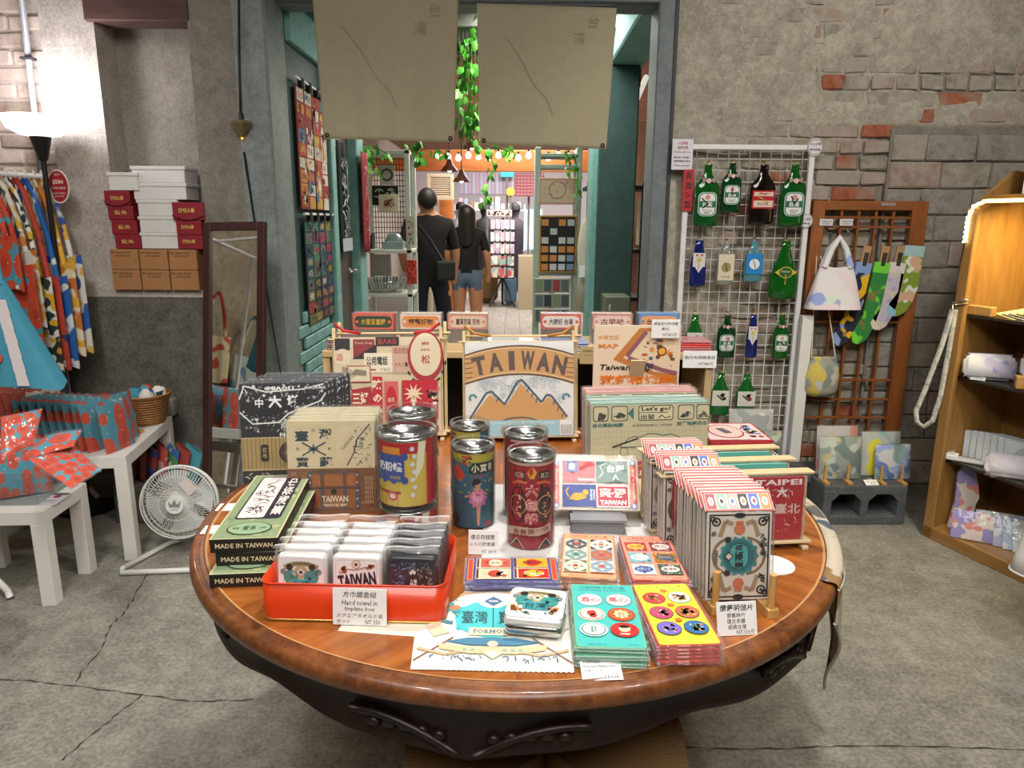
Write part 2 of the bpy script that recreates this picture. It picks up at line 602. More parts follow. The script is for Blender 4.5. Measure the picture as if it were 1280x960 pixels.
M_BR_BLOCK = m_brick('grey_block', ('6c675d', '868075', '9b9487', '8d877b'))
# floors and ceilings
WB, WL = 3.65, 3.5
fl = MB(); fl.box(-4.2, 4.2, -3.5, WB + 0.25, -0.12, 0.0, M_FLOOR)
floor = struct(fl.build('floor'))
rn = random.Random(8)
for pts in (((-40, 848), (40, 851), (90, 857), (178, 868), (240, 877), (330, 874)), ((186, 716), (166, 750), (152, 768), (137, 785), (128, 810), (88, 857)), ((178, 868), (145, 893), (120, 915), (70, 955)), ((840, 934), (960, 936), (1060, 932), (1180, 934), (1320, 938))):
 P = []
 for (a0, b0), (a1, b1) in zip(pts[:-1], pts[1:]):
  for k in range(8):
   q = atZ(a0 + (a1 - a0) * k / 8 + rn.uniform(-2, 2), b0 + (b1 - b0) * k / 8 + rn.uniform(-1, 1), 0.0006)
   P.append(q)
 ck = MB()
 for i in range(len(P) - 1):
  d = (P[i + 1] - P[i]).normalized(); n = Vector((-d.y, d.x, 0))
  w0, w1 = 0.0022 + 0.0016 * sin(i * 1.7), 0.0022 + 0.0016 * sin((i + 1) * 1.7)
  ck.add([P[i] - n * w0, P[i + 1] - n * w1, P[i + 1] + n * w1, P[i] + n * w0], [(0, 1, 2, 3)], ink('3a372f', 0.95))
 ck.build('crack', floor)
def m_planks():
 m, nt, b = newmat('plank_floor')
 v = coords(nt, (1, 1, 1))
 n = noise(nt, coords(nt, (9, 1, 1)), 2.2, 5, 0.6)
 nt.links.new(ramp(nt, n, [(0.3, '8f8982'), (0.6, 'aaa39a'), (0.8, 'bbb4aa')]), b.inputs['Base Color'])
 b.inputs['Roughness'].default_value = 0.45
 return m
M_PLANK = m_planks()
sf = MB(); sf.box(-4.2, 4.2, WB + 0.25, 18.5, -0.12, -0.006, ink('6d6862', 0.7))
shop_floor = struct(sf.build('floor_shop'))
pl = MB(); pl.rbox(-0.098, 0.098, -0.595, 0.595, -0.008, 0.0, M_PLANK, 0.003)
plank0 = pl.build('plank', shop_floor)
first = True
for i in range(11):
 for j in range(12):
  x, y = -1.0 + i * 0.2, WB + 0.95 + j * 1.2 + (i % 2) * 0.55
  if y > 17.5:
   continue
  if first:
   plank0.location = (x, y, 0); first = False
  else:
   dup(plank0, (x, y, 0))
ce = MB(); ce.box(-4.2, 4.2, -3.5, WB + 0.25, 3.5, 3.6, ink('8a867e', 0.9))
struct(ce.build('ceiling'))
ce = MB(); ce.box(-4.2, 4.2, WB + 0.25, 18.5, 3.0, 3.1, wood('7a4a26', 'a2693a', 2, 0.6, 'X'))
struct(ce.build('ceiling_shop'))
for n_, a in (('wall_left', (-2.75, -2.62, -3.5, WL)), ('wall_right', (3.1, 3.25, -3.5, WB)), ('wall_behind', (-4.2, 4.2, -3.5, -3.35))):
 w_ = MB(); w_.box(a[0], a[1], a[2], a[3], 0, 3.5, m_brick('side_wall', ('7a6c58', '978870', 'a6977e', '8b7c66')))
 struct(w_.build(n_))
# ---- left part of the back wall: cement with a niche
X = lambda u, v, Y=WL: atY(u, v, Y).x
Z = lambda v, Y=WL, u=640: atY(u, v, Y).z
xb, xn0, xn1, xc = X(64, 150), X(136, 200), X(251, 200), X(327, 200)
zs, zt, zd = Z(362, WL, 190), Z(28, WL, 190), Z(372, WL, 250)
wl = MB()
wl.box(xb, xn0, WL, WL + 0.3, zd, 3.5, M_PLASTER_L)
wl.box(xn0, xn1, WL, WL + 0.3, zt + 0.11, 3.5, M_PLASTER_L)
wl.box(xn0, xn1, WL, WL + 0.3, zd, zs, M_PLASTER_L)
wall_bl = struct(wl.build('wall_back_left'))
wn = MB(); wn.box(xn0, xn1, WL + 0.17, WL + 0.3, zs, zt + 0.11, M_NICHE)
wn.build('niche_back', wall_bl)
wd = MB(); wd.box(xb - 0.75, xn1, WL + 0.005, WL + 0.3, 0, zd, M_PLASTER_D)
wd.build('dark_cement_dado', wall_bl)
wc = MB(); wc.box(xn1, xc, WL - 0.02, WL + 0.3, 0, 3.5, M_COLUMN)
wc.build('column', wall_bl)
wo = MB(); wo.rbox(xn0 - 0.03, xn1 + 0.01, WL - 0.025, WL + 0.12, zt, zt + 0.095, wood('3a2523', '5a3d38', 5, 0.7), 0.006)
wo.build('lintel_board', wall_bl)
wk = MB(); wk.rbox(-2.6, X(330, 600) + 0.1, WL - 0.13, WL, 0, 0.11, M_PLASTER_D, 0.015)
struct(wk.build('trim_1'), 'low cement kerb along the foot of the dark wall')
# ---- bricks
def brick_obj(parent, x, y, z, w, h, m, rn, d=0.06, first={}):
 k = (round(w, 2), round(h, 2), m.name, rn.randint(0, 2))
 if k not in first:
  b = MB()
  bm = bmesh.new()
  bmesh.ops.create_cube(bm, size=1)
  for v in bm.verts:
   v.co = Vector((v.co.x * w, v.co.y * d, v.co.z * h))
  bmesh.ops.bevel(bm, geom=bm.edges[:], offset=0.006, segments=1, affect='EDGES')
  for v in bm.verts:
   v.co += Vector((rn.uniform(-1, 1), 0.6 * rn.uniform(-1, 1), rn.uniform(-1, 1))) * 0.0035
  b.addbm(bm, m)
  first[k] = b.build('brick', parent)
  first[k].location = (x, y, z)
  return first[k]
 o = first[k].copy()
 COL.objects.link(o)
 o.parent = parent
 o.location = (x, y, z)
 o.rotation_euler = (rn.uniform(-0.012, 0.012), rn.uniform(-0.01, 0.01), rn.uniform(-0.014, 0.014))
 return o
rn = random.Random(5)
wb = MB(); wb.box(-3.0, xb, WL + 0.03, WL + 0.3, 0, 3.5, m_concrete('pale_mortar', '9c8f86', 'b3a79d', 'c6bcb2', 5.0, 0.95))
wall_bw = struct(wb.build('wall_back_far_left'))
z = 1.18
row = 0
while z < 2.55:
 x = -2.72 + (row % 2) * 0.11
 while x < xb - 0.02:
  w = min(0.205, xb - x - 0.012)
  if w > 0.05 and x + w > -2.7:
   brick_obj(wall_bw, x + w / 2, WL + 0.05, z + 0.031, w, 0.06, rn.choice([M_BR_WHITE, M_BR_WHITE, M_BR_WHITE, M_BR_PINK]), rn)
  x += 0.218
 z += 0.073
 row += 1
# right part of the back wall
xr0 = atY(832, 200, WB).x
wr = MB(); wr.box(xr0, 3.4, WB, WB + 0.3, 0, 3.5, M_MORTAR)
wall_br = struct(wr.build('wall_back_right'))
rn = random.Random(11)
def px_of(p):
 d = Vector(p) - Vector((0, 0, CAMH))
 k = d.dot(_f)
 return 640 + FPX * d.dot(_r) / k, 480 - FPX * d.dot(_u) / k
xbig = atY(1112, 200, WB).x
z, row = 0.02, 0
zband0, zband1 = Z(122, WB, 1150), Z(80, WB, 1150)
ztopblock = Z(163, WB, 1150)
while z < 2.58:
 x = xr0 + 0.14 - (row % 2) * 0.09
 ch = 0.073
 while x < 2.66:
  head = rn.random() < 0.3 or (zband0 < z < zband1 and x > 1.3)
  w = 0.105 if head else 0.212
  if z < ztopblock - 0.02 and x + w > xbig - 0.02:
   w = xbig - 0.012 - x
   if w > 0.04:
    brick_obj(wall_br, x + w / 2, WB + 0.012, z + ch / 2, w, 0.06, rn.choice([M_BR_GREY, M_BR_RED, M_BR_PINK]), rn)
   break
  m = rn.choices([M_BR_GREY, M_BR_PINK, M_BR_RED], [6, 2.2, 0.75])[0]
  brick_obj(wall_br, x + w / 2, WB + 0.018 + rn.uniform(-0.003, 0.004), z + ch / 2, w, 0.065, m, rn)
  x += w + 0.012
 z += ch
 row += 1
z, row = 0.02, 0
while z < ztopblock - 0.08:
 x = xbig + (0 if row % 2 else -0.0)
 h = 0.124
 off = row % 2
 while x < 2.68:
  w = rn.choice([0.235, 0.25, 0.17]) if not (off and x == xbig) else 0.165
  brick_obj(wall_br, x + w / 2, WB + 0.017 + rn.uniform(-0.005, 0.004), z + h / 2, w, h - 0.005, rn.choices([M_BR_BLOCK, M_BR_PINK, M_BR_GREY], [6, 1, 1])[0], rn)
  x += w + 0.006
 z += h + 0.003
 row += 1
def plaster_y(x, z):
 u, v = px_of((x, WB, z))
 n = mn.fractal(Vector((x * 5.2, z * 5.2, 3.1)), 0.9, 2.0, 5)
 n2 = mn.noise(Vector((x * 1.7, z * 1.7, 9.0)))
 t = 0.0145 + 0.012 * n + 0.013 * n2
 # thick on the pier by the door, thin over the lower courses and round the bare row
 t += 0.022 * max(0, min(1, (905 - u) / 45))
 t -= 0.016 * max(0, min(1, (v - 150) / 60)) * max(0, min(1, (u - 895) / 40))
 if u > 1020:
  t -= 0.016 * max(0, 1 - abs(v - 103) / 30)
 if u > 1095 and v > 160:
  t -= 0.02
 if 1030 < u < 1120 and v > 160:
  t -= 0.008
 return max(t, -0.02)
pw = MB()
pw.grid(lambda a, b: (lambda x, z: (x, WB - plaster_y(x, z), z))(xr0 + a * (2.75 - xr0), 0.0 + b * 2.62), 130, 190, M_PLASTER_R)
o_ = pw.build('plaster_coat', wall_br)
o_['label'] = 'flaking grey plaster left on the bricks'
cr = MB()
cr.box(xbig - 0.02, xbig - 0.008, WB - 0.028, WB - 0.0, 0.0, ztopblock, M_MORTAR)
cr.build('masonry_joint', wall_br)
# ---- doorway: posts, lintel, teal passage
xj0, xj1 = X(326, 200, WB), X(357, 200, WB)
jm = MB(); jm.rbox(xj0 - 0.03, xj1, WL - 0.03, WB + 0.1, 0, 3.2, M_JAMB, 0.012)
struct(jm.build('trim_2'), 'grey green painted door jamb beside the cement column')
jr0, jr1 = X(813, 200, WB), X(831, 200, WB)
jm = MB(); jm.rbox(jr0, jr1 + 0.015, WB - 0.05, WB + 0.16, 0, 3.2, M_STEEL, 0.006)
jm.box(jr1 + 0.005, jr1 + 0.02, WB - 0.06, WB - 0.03, 0, 3.2, ink('2b2d2d', 0.6))
struct(jm.build('trim_3'), 'grey painted steel door post beside the brick wall')
zl = Z(7, WB, 640)
lt = MB(); lt.rbox(xj1 - 0.05, jr0 + 0.02, WB - 0.02, WB + 0.14, zl, zl + 0.16, M_STEEL, 0.006)
lt.rbox(xj1 - 0.05, jr0 + 0.02, WB - 0.045, WB - 0.02, zl + 0.006, zl + 0.028, M_STEEL, 0.004)
struct(lt.build('trim_4'), 'grey steel lintel rail over the doorway')
up_ = MB(); up_.box(xj1 - 0.05, jr0 + 0.02, WB, WB + 0.2, zl + 0.16, 3.5, M_PLASTER_D)
struct(up_.build('wall_over_door'))
XP = xj1 - 0.005
ty1 = 4.5
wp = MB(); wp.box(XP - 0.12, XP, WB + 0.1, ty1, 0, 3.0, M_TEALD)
wall_pass = struct(wp.build('wall_passage_left'))
rn = random.Random(3)
tb = MB(); tb.rbox(-0.012, 0.012, -0.098, 0.098, -0.03, 0.03, M_TEAL, 0.005)
t0 = None
for r_ in range(13):
 for c_ in range(4):
  loc = (XP + 0.004, WB + 0.24 + c_ * 0.205 - (r_ % 2) * 0.1, 0.05 + r_ * 0.068)
  if loc[1] > ty1 - 0.12:
   continue
  if t0 is None:
   t0 = tb.build('brick', wall_pass, loc)
  else:
   dup(t0, loc)
tf = MB(); tf.rbox(XP - 0.05, XP + 0.045, ty1 - 0.08, ty1 + 0.02, 0, 3.0, M_TEAL, 0.006)
struct(tf.build('trim_5'), 'turquoise painted door frame post in the passage')
hb = MB(); hb.rbox(XP - 0.02, XP + 0.03, WB + 0.12, ty1, Z(70, 4.1, 370), Z(70, 4.1, 370) + 0.2, M_TEAL, 0.005)
struct(hb.build('trim_6'), 'turquoise painted head rail over the banners')
# brown door in the passage wall with its handle
y0, y1 = ty1 + 0.03, 5.05
dr = MB(); dr.rbox(XP - 0.05, XP + 0.0, y0, y1, 0, 2.35, wood('3b302a', '51443c', 4, 0.5, 'Z'), 0.004)
door = struct(dr.build('door_1'), 'dark brown door with a lever handle')
h_ = MB(); hp = atX(438, 337, XP)
hz = hp.z
h_.tube([(XP, 4.93, hz), (XP + 0.05, 4.93, hz)], 0.012, ink('c9cccb', 0.25, 1.0))
h_.tube([(XP + 0.05, 4.95, hz), (XP + 0.055, 4.80, hz + 0.005)], 0.009, ink('c9cccb', 0.25, 1.0))
h_.cyl(0.025, 0, 0.008, ink('c9cccb', 0.25, 1.0), 16, MT((XP, 4.93, hz)) @ MR(pi / 2, 4, 'Y'))
h_.build('handle', door)
ps = MB(); ps.rbox(XP - 0.08, XP + 0.06, y1, y1 + 0.22, 0, 3.0, M_TEAL, 0.008)
struct(ps.build('trim_7'), 'turquoise post at the end of the passage')
# right: column, beam, joists
zc = 2.37
c0, c1 = X(752, 250, 5.0), X(794, 250, 5.0)
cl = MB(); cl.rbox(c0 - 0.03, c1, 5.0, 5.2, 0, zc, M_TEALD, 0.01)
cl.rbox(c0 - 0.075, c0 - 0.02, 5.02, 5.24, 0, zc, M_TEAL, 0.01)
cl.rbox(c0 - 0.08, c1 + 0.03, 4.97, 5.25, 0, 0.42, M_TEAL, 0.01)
struct(cl.build('wall_column'), 'dark teal square column')
bmx = MB(); bmx.rbox(c0 + 0.02, c1 + 0.03, WB + 0.16, 5.3, zc, zc + 0.25, M_TEAL, 0.01)
struct(bmx.build('trim_8'), 'pale turquoise beam running into the passage')
jt = MB(); jt.rbox(-1.2, c0 + 0.05, 0, 0.07, 0, 0.12, wood('6b6a60', '8a877a', 5, 0.7), 0.005)
j0 = None
for k in range(5):
 loc = (0, WB + 0.35 + k * 0.36, 2.52)
 if j0 is None:
  j0 = tag(jt.build('ceiling_joist', None, loc), 'pale timber joist across the passage ceiling', 'joist', 'ceiling joists in the passage')
 else:
  dup(j0, loc)
dk = MB(); dk.box(-1.3, 1.3, WB + 0.15, 5.6, 2.66, 2.7, ink('2c2420', 0.9))
struct(dk.build('ceiling_passage'))
for n_, a in (('wall_shop_left', (-2.7, -2.6, 5.3, 18.5)), ('wall_shop_right', (2.6, 2.7, 3.95, 18.5))):
 w_ = MB(); w_.box(a[0], a[1], a[2], a[3], -0.1, 3.0, ink('b9ada0', 0.8))
 struct(w_.build(n_))
w_ = MB(); w_.box(-2.6, 2.6, 18.3, 18.5, -0.1, 3.0, ink('c8c0c4', 0.8))
struct(w_.build('wall_shop_far'))
w_ = MB(); w_.box(-2.7, XP - 0.1, 5.2, 5.3, 0, 3.0, ink('a8a095', 0.8))
struct(w_.build('wall_shop_front'))
# ------------------------------------------------------------------ the round table
ZT = 0.77
TR = 0.63
TC = Vector((0.008, 1.479, 0))
def m_tabletop():
 m, nt, b = newmat('table_wood')
 v = coords(nt, (1, 1, 1))
 # wedge veneer: grain turns from one sector to the next
 sx = N(nt, 'ShaderNodeSeparateXYZ'); nt.links.new(v, sx.inputs[0])
 at = N(nt, 'ShaderNodeMath', operation='ARCTAN2'); nt.links.new(sx.outputs[1], at.inputs[0]); nt.links.new(sx.outputs[0], at.inputs[1])
 q = N(nt, 'ShaderNodeMath', operation='MULTIPLY'); nt.links.new(at.outputs[0], q.inputs[0]); q.inputs[1].default_value = 8 / (2 * pi)
 fl_ = N(nt, 'ShaderNodeMath', operation='FLOOR'); nt.links.new(q.outputs[0], fl_.inputs[0])
 ang = N(nt, 'ShaderNodeMath', operation='MULTIPLY'); nt.links.new(fl_.outputs[0], ang.inputs[0]); ang.inputs[1].default_value = 2 * pi / 8
 vr = N(nt, 'ShaderNodeVectorRotate', rotation_type='Z_AXIS'); nt.links.new(v, vr.inputs['Vector'])
 neg = N(nt, 'ShaderNodeMath', operation='MULTIPLY'); nt.links.new(ang.outputs[0], neg.inputs[0]); neg.inputs[1].default_value = -1
 nt.links.new(neg.outputs[0], vr.inputs['Angle'])
 mp = N(nt, 'ShaderNodeMapping'); mp.inputs['Scale'].default_value = (2.2, 22, 1); nt.links.new(vr.outputs[0], mp.inputs[0])
 n1 = noise(nt, mp.outputs[0], 2.0, 6, 0.6)
 n2 = noise(nt, v, 5, 4, 0.6)
 c = ramp(nt, n1, [(0.3, '7a3f17'), (0.55, 'a55f24'), (0.78, 'c07a35')])
 c = mixc(nt, ramp(nt, n2, [(0.4, 0.0), (0.75, 0.5)]), c, '6b3a1c')
 nt.links.new(c, b.inputs['Base Color'])
 b.inputs['Roughness'].default_value = 0.3
 b.inputs['Coat Weight'].default_value = 0.25
 b.inputs['Coat Roughness'].default_value = 0.15
 bump(nt, b, n1, 0.001, 0.2)
 return m
def m_rim():
 m, nt, b = newmat('rim_wood')
 v = coords(nt, (1, 1, 1))
 n1 = noise(nt, v, 9, 6, 0.7)
 n2 = noise(nt, v, 55, 4, 0.7)
 c = ramp(nt, n1, [(0.3, '4a2612'), (0.5, '74401c'), (0.72, '9a5c2c')])
 c = mixc(nt, 0.35, c, ramp(nt, n2, [(0.4, '2e170b'), (0.7, '9a6030')]))
 nt.links.new(c, b.inputs['Base Color'])
 b.inputs['Roughness'].default_value = 0.38
 b.inputs['Coat Weight'].default_value = 0.2
 bump(nt, b, n2, 0.001, 0.4)
 return m
M_RIM = m_rim()
M_APRON = wood('120806', '28140e', 8, 0.45, 'Z')
tbl = thing('round_table', 'large round antique wooden table with carved scalloped apron', 'table', (TC.x, TC.y, 0))
t = MB(); t.cyl(TR - 0.004, ZT - 0.03, ZT, m_tabletop(), 128)
t.build('tabletop', tbl)
t = MB()
prof = [(TR - 0.006, ZT + 0.0), (TR - 0.001, ZT + 0.0025), (TR + 0.004, ZT - 0.002), (TR + 0.006, ZT - 0.001)]
for i in range(9):
 a = pi * 0.62 - i / 8 * pi * 1.05
 prof.append((TR + 0.0125 + 0.0115 * cos(a), ZT - 0.0165 + 0.0155 * sin(a)))
prof += [(TR + 0.012, ZT - 0.034), (TR + 0.0, ZT - 0.037), (TR - 0.02, ZT - 0.038)]
t.lathe(prof, M_RIM, 128)
t.build('rim', tbl)
t = MB(); t.lathe([(TR - 0.0085, ZT + 0.0004), (TR - 0.0052, ZT + 0.0018), (TR - 0.004, ZT + 0.0018)], ink('b98a5a', 0.4), 128)
t.build('inlay_line', tbl)
def apron_low(a):
 """depth of the apron under the rim, scallops meeting in points"""
 d = (a + pi / 2 + 0.11) / (2 * pi) * 6
 f = d - math.floor(d)
 s = abs(2 * f - 1)            # 1 at the points, 0 between
 return 0.06 + 0.03 * s ** 2.2 - 0.012 * cos(2 * pi * f * 2) * (1 - s)
t = MB()
n = 192
vs, fs = [], []
for i in range(n):
 a = 2 * pi * i / n
 lo = apron_low(a)
 for r, z_ in ((TR - 0.012, ZT - 0.036), (TR - 0.016, ZT - 0.055), (TR - 0.012, ZT - 0.044 - lo + 0.01), (TR - 0.008, ZT - 0.044 - lo + 0.004), (TR - 0.014, ZT - 0.044 - lo), (TR - 0.035, ZT - 0.044 - lo)):
  vs.append((r * cos(a), r * sin(a), z_))
for i in range(n):
 j = (i + 1) % n
 for q in range(5):
  fs.append((i * 6 + q, j * 6 + q, j * 6 + q + 1, i * 6 + q + 1))
t.add(vs, fs, M_APRON, True)
apron = t.build('apron', tbl)
for k in range(6):
 a0 = -pi / 2 - 0.11 + k * pi / 3
 t = MB()
 for sgn in (-1, 1):
  pts = []
  for i in range(9):
   f = i / 8
   a = a0 + sgn * (0.02 + 0.26 * f)
   z_ = ZT - 0.120 + 0.058 * sin(f * pi * 0.55) * (1 - 0.25 * f)
   pts.append(((TR - 0.008) * cos(a), (TR - 0.008) * sin(a), z_))
  t.tube(pts, 0.006, M_APRON, 6)
  for i in range(5):
   f = (i + 0.8) / 6
   a = a0 + sgn * (0.03 + 0.24 * f)
   bm = bmesh.new(); bmesh.ops.create_icosphere(bm, subdivisions=1, radius=0.012)
   t.addbm(bm, M_APRON, True, MT(((TR - 0.01) * cos(a), (TR - 0.01) * sin(a), ZT - 0.098 + 0.01 * sin(f * 3))) @ MR(a, 4, 'Z') @ Matrix.Diagonal((0.5, 1.1, 0.8, 1)))
 t.build('carving', apron)
t = MB(); t.lathe([(0.05, ZT - 0.03), (0.06, 0.6), (0.09, 0.5), (0.07, 0.4), (0.1, 0.25), (0.11, 0.12)], M_APRON, 24)
t.build('pedestal', tbl)
for k in range(4):
 a = pi / 4 + k * pi / 2
 t = MB()
 t.tube([(0.07 * cos(a), 0.07 * sin(a), 0.2), (0.2 * cos(a), 0.2 * sin(a), 0.17), (0.29 * cos(a), 0.29 * sin(a), 0.06), (0.36 * cos(a), 0.36 * sin(a), 0.026)], 0.03, M_APRON, 10, radii=[0.04, 0.035, 0.028, 0.026])
 t.build('leg', tbl)
def m_burlap():
 m, nt, b = newmat('burlap')
 v = coords(nt, (1, 1, 1))
 w1 = N(nt, 'ShaderNodeTexWave'); w1.inputs['Scale'].default_value = 90; w1.inputs['Distortion'].default_value = 1.5; nt.links.new(v, w1.inputs['Vector'])
 w2 = N(nt, 'ShaderNodeTexWave', bands_direction='Z'); w2.inputs['Scale'].default_value = 90; w2.inputs['Distortion'].default_value = 1.5; nt.links.new(v, w2.inputs['Vector'])
 f = mixc(nt, 0.5, w1.outputs['Color'], w2.outputs['Color'])
 n1 = noise(nt, v, 6, 4)
 c = mixc(nt, f, '6a5030', '94764a')
 c = mixc(nt, n1, c, '7a5f3a')
 nt.links.new(c, b.inputs['Base Color'])
 b.inputs['Roughness'].default_value = 0.95
 bump(nt, b, f, 0.002, 0.6)
 return m
M_BURLAP = m_burlap()
# burlap sack over a dark stool standing under the table
sk = thing('burlap_sack', 'brown burlap sack with black stencilled letters under the round table', 'sack', (0.06, 1.02, 0))
t = MB()
hw, hd, hz_ = 0.235, 0.22, 0.5
def sackpt(u, v):
 a = u * 2 * pi
 c_, s_ = cos(a), sin(a)
 q = (abs(c_) ** 5 + abs(s_) ** 5) ** (-0.2)
 sp = 1 + 0.1 * (1 - v) + 0.03 * sin(9 * a) * (1 - v) + 0.02 * sin(17 * a + 1) * (1 - v)
 zz = 0.10 + 0.03 * sin(5 * a) + (hz_ - 0.10) * v
 return (hw * c_ * q * sp, hd * s_ * q * sp, zz)
t.grid(sackpt, 72, 10, M_BURLAP)
t.grid(lambda u, v: (lambda p: (p[0] * (1 - v), p[1] * (1 - v), p[2] + 0.012 * sin(v * 3)))(sackpt(u, 1)), 72, 4, M_BURLAP)
t.build('cloth', sk)
ar = Art('front', 0.0008, 0.9)
ar.text('C... NY 21', 0.02, 0.30, 0.055, '17130f', 0.38, bold=0.03)
ar.build(sk, 'lettering', (0, -0.262, 0.0))
for sx_ in (-1, 1):
 for sy_ in (-1, 1):
  t = MB(); t.tube([(sx_ * 0.2, sy_ * 0.19, 0.48), (sx_ * 0.245, sy_ * 0.225, 0.0)], 0.014, ink('141110', 0.5), 8)
  t.build('leg', sk)
# cloth hanging over the right edge of the table
M_CREAMCL = ink('cfc4b0', 0.9)
cl_ = thing('hanging_cloth', 'cream printed cloth draped over the right edge of the round table', 'cloth', (TC.x, TC.y, 0))
t = MB()
MCP = blobs('b8ab96', ['5d5a50', '4a5560', '8a6a42'], 15, 0.6, 0.9, 3)
def clothpt(u, v):
 a = RAD(-33 + 62 * u)
 drop = 0.02 + 0.27 * max(0.0, 1 - abs(u - 0.22) / 0.27) ** 1.1 * 1.0
 if v < 0.15:
  r = TR - 0.002 + 0.029 * (v / 0.15)
  return (r * cos(a), r * sin(a), ZT + 0.004 + 0.0 * v)
 q = (v - 0.15) / 0.85
 r = TR + 0.028 + 0.008 * sin(u * 26) * q
 return (r * cos(a), r * sin(a), ZT + 0.004 - 0.012 * min(1, q * 8) - drop * q)
t.grid(clothpt, 60, 16, MCP)
t.build('cloth', cl_, solid=0.002)
t = MB()
t.tube([clothpt(u / 60, 1.0) for u in range(61)], 0.0035, M_CREAMCL, 6)
t.tube([clothpt(u / 60, 0.2) for u in range(61)], 0.003, M_CREAMCL, 6)
t.build('hem', cl_)
# ------------------------------------------------------------------ goods on the round table
M_BAMBOO = wood('c2a878', 'dcc79b', 9, 0.5, 'Z')
M_BAMBOOX = wood('c2a878', 'dcc79b', 9, 0.5, 'X')
M_PEG = wood('a67c42', 'c79c5c', 12, 0.55, 'Z')
M_SILVER = ink('c4c6c6', 0.22, 1.0, 0.1)
M_FILM = film(0.10, 0.10)
M_FILM2 = film(0.1, 0.12, wrinkle=0.9, scale=18)
M_FILM3 = film(0.22, 0.15, wrinkle=0.9, scale=18, haze=0.65)
M_PAPER = ink('eeece6', 0.7)
CRM, BLK, RED, WHT, TEA = 'd8cba8', '26221f', 'b3252a', 'f0ede6', '4fb3b0'
RED2 = 'c92f2f'
def card_stand(name, label, loc, rotz, w, h, lines, tilt=0.25, cat='price card', group=None, color='e9e7e4', thick=0.0012):
 """small price card standing tilted back; lines = (text, x, y, height, width, bold)"""
 o = thing(name, label, cat, loc, rotz, group)
 Tm = MR(-tilt, 4, 'X')
 b = MB(); b.rbox(-w / 2, w / 2, 0, thick, 0, h, ink(color, 0.6), 0.0004, 1, Tm)
 if tilt > 0.05:
  b.box(-w * 0.15, w * 0.15, 0, thick, 0, h * 0.9, ink(color, 0.6), MT((0, h * sin(tilt) * 1.75, 0)) @ MR(tilt * 0.8, 4, 'X'))
 b.build('card', o)
 a = Art('front', 0.0004, 0.6, Tm)
 for s, x, y, hh, ww, bd in lines:
  a.text(s, x * w, y * h, hh * h, '2a2a2e', ww * w if ww else None, bold=bd, shear=0.15)
 a.build(o, 'lettering')
 return o
def look(u0, v0, u1, v1, Zp=ZT):
 """two photo points of a base edge -> middle point, yaw, length"""
 p, q = atZ(u0, v0, Zp), atZ(u1, v1, Zp)
 d = q - p
 return (p + q) / 2, atan2(d.y, d.x), d.length
# ---- the red tin tray with three rows of towel tins
mid, yaw, wl_ = look(327, 776, 556, 781)
TW, TD, TH = wl_, 0.185, 0.062
tray = thing('tin_tray', 'orange red tin tray with rounded corners full of towel tins', 'tray', (mid.x, mid.y, ZT + 0.0012), yaw)
M_REDTIN = ink('cf3a12', 0.3, 0.0, 0.03, 0.3)
def rr(w, d, r, n=6):
 out = []
 for cx, cy, a0 in ((w / 2 - r, d / 2 - r, 0), (-w / 2 + r, d / 2 - r, pi / 2), (-w / 2 + r, -d / 2 + r, pi), (w / 2 - r, -d / 2 + r, 1.5 * pi)):
  for i in range(n + 1):
   a = a0 + pi / 2 * i / n
   out.append((cx + r * cos(a), cy + r * sin(a)))
 return out
def tray_mesh(w, d, h, r, m, t_=0.002, base=0.003, taper=0.0):
 b = MB()
 o_, i_ = rr(w, d, r), rr(w - 2 * t_, d - 2 * t_, max(r - t_, 0.001))
 n_ = len(o_)
 vs = [(x, y, 0) for x, y in o_] + [(x * (1 + taper), y * (1 + taper), h) for x, y in o_] + [(x * (1 + taper), y * (1 + taper), h) for x, y in i_] + [(x, y, base) for x, y in i_]
 b.add(vs, [(i + k * n_, (i + 1) % n_ + k * n_, (i + 1) % n_ + (k + 1) * n_, i + (k + 1) * n_) for i in range(n_) for k in range(3)], m, True)
 b.add(vs, [list(range(n_))[::-1], list(range(3 * n_, 4 * n_))], m)
 return b
b = tray_mesh(TW, TD, TH, 0.018, M_REDTIN)
b.T = MT((0, TD / 2, 0))
b2 = MB(); b2.T = MT((0, TD / 2, 0))
b2.add(b.v, b.f, M_REDTIN); b2.fs = b.fs
tb_ = b2.build('tin_body', tray)
b = MB(); b.tube([(x, y + TD / 2, TH) for x, y in rr(TW, TD, 0.018)], 0.0016, M_REDTIN, 6, True)
b.build('rolled_rim', tray)
b = MB(); b.tube([(x, y + TD / 2, 0.002) for x, y in rr(TW, TD, 0.018)], 0.0018, ink('c7a25a', 0.3, 0.8), 6, True)
b.build('bottom_seam', tray)
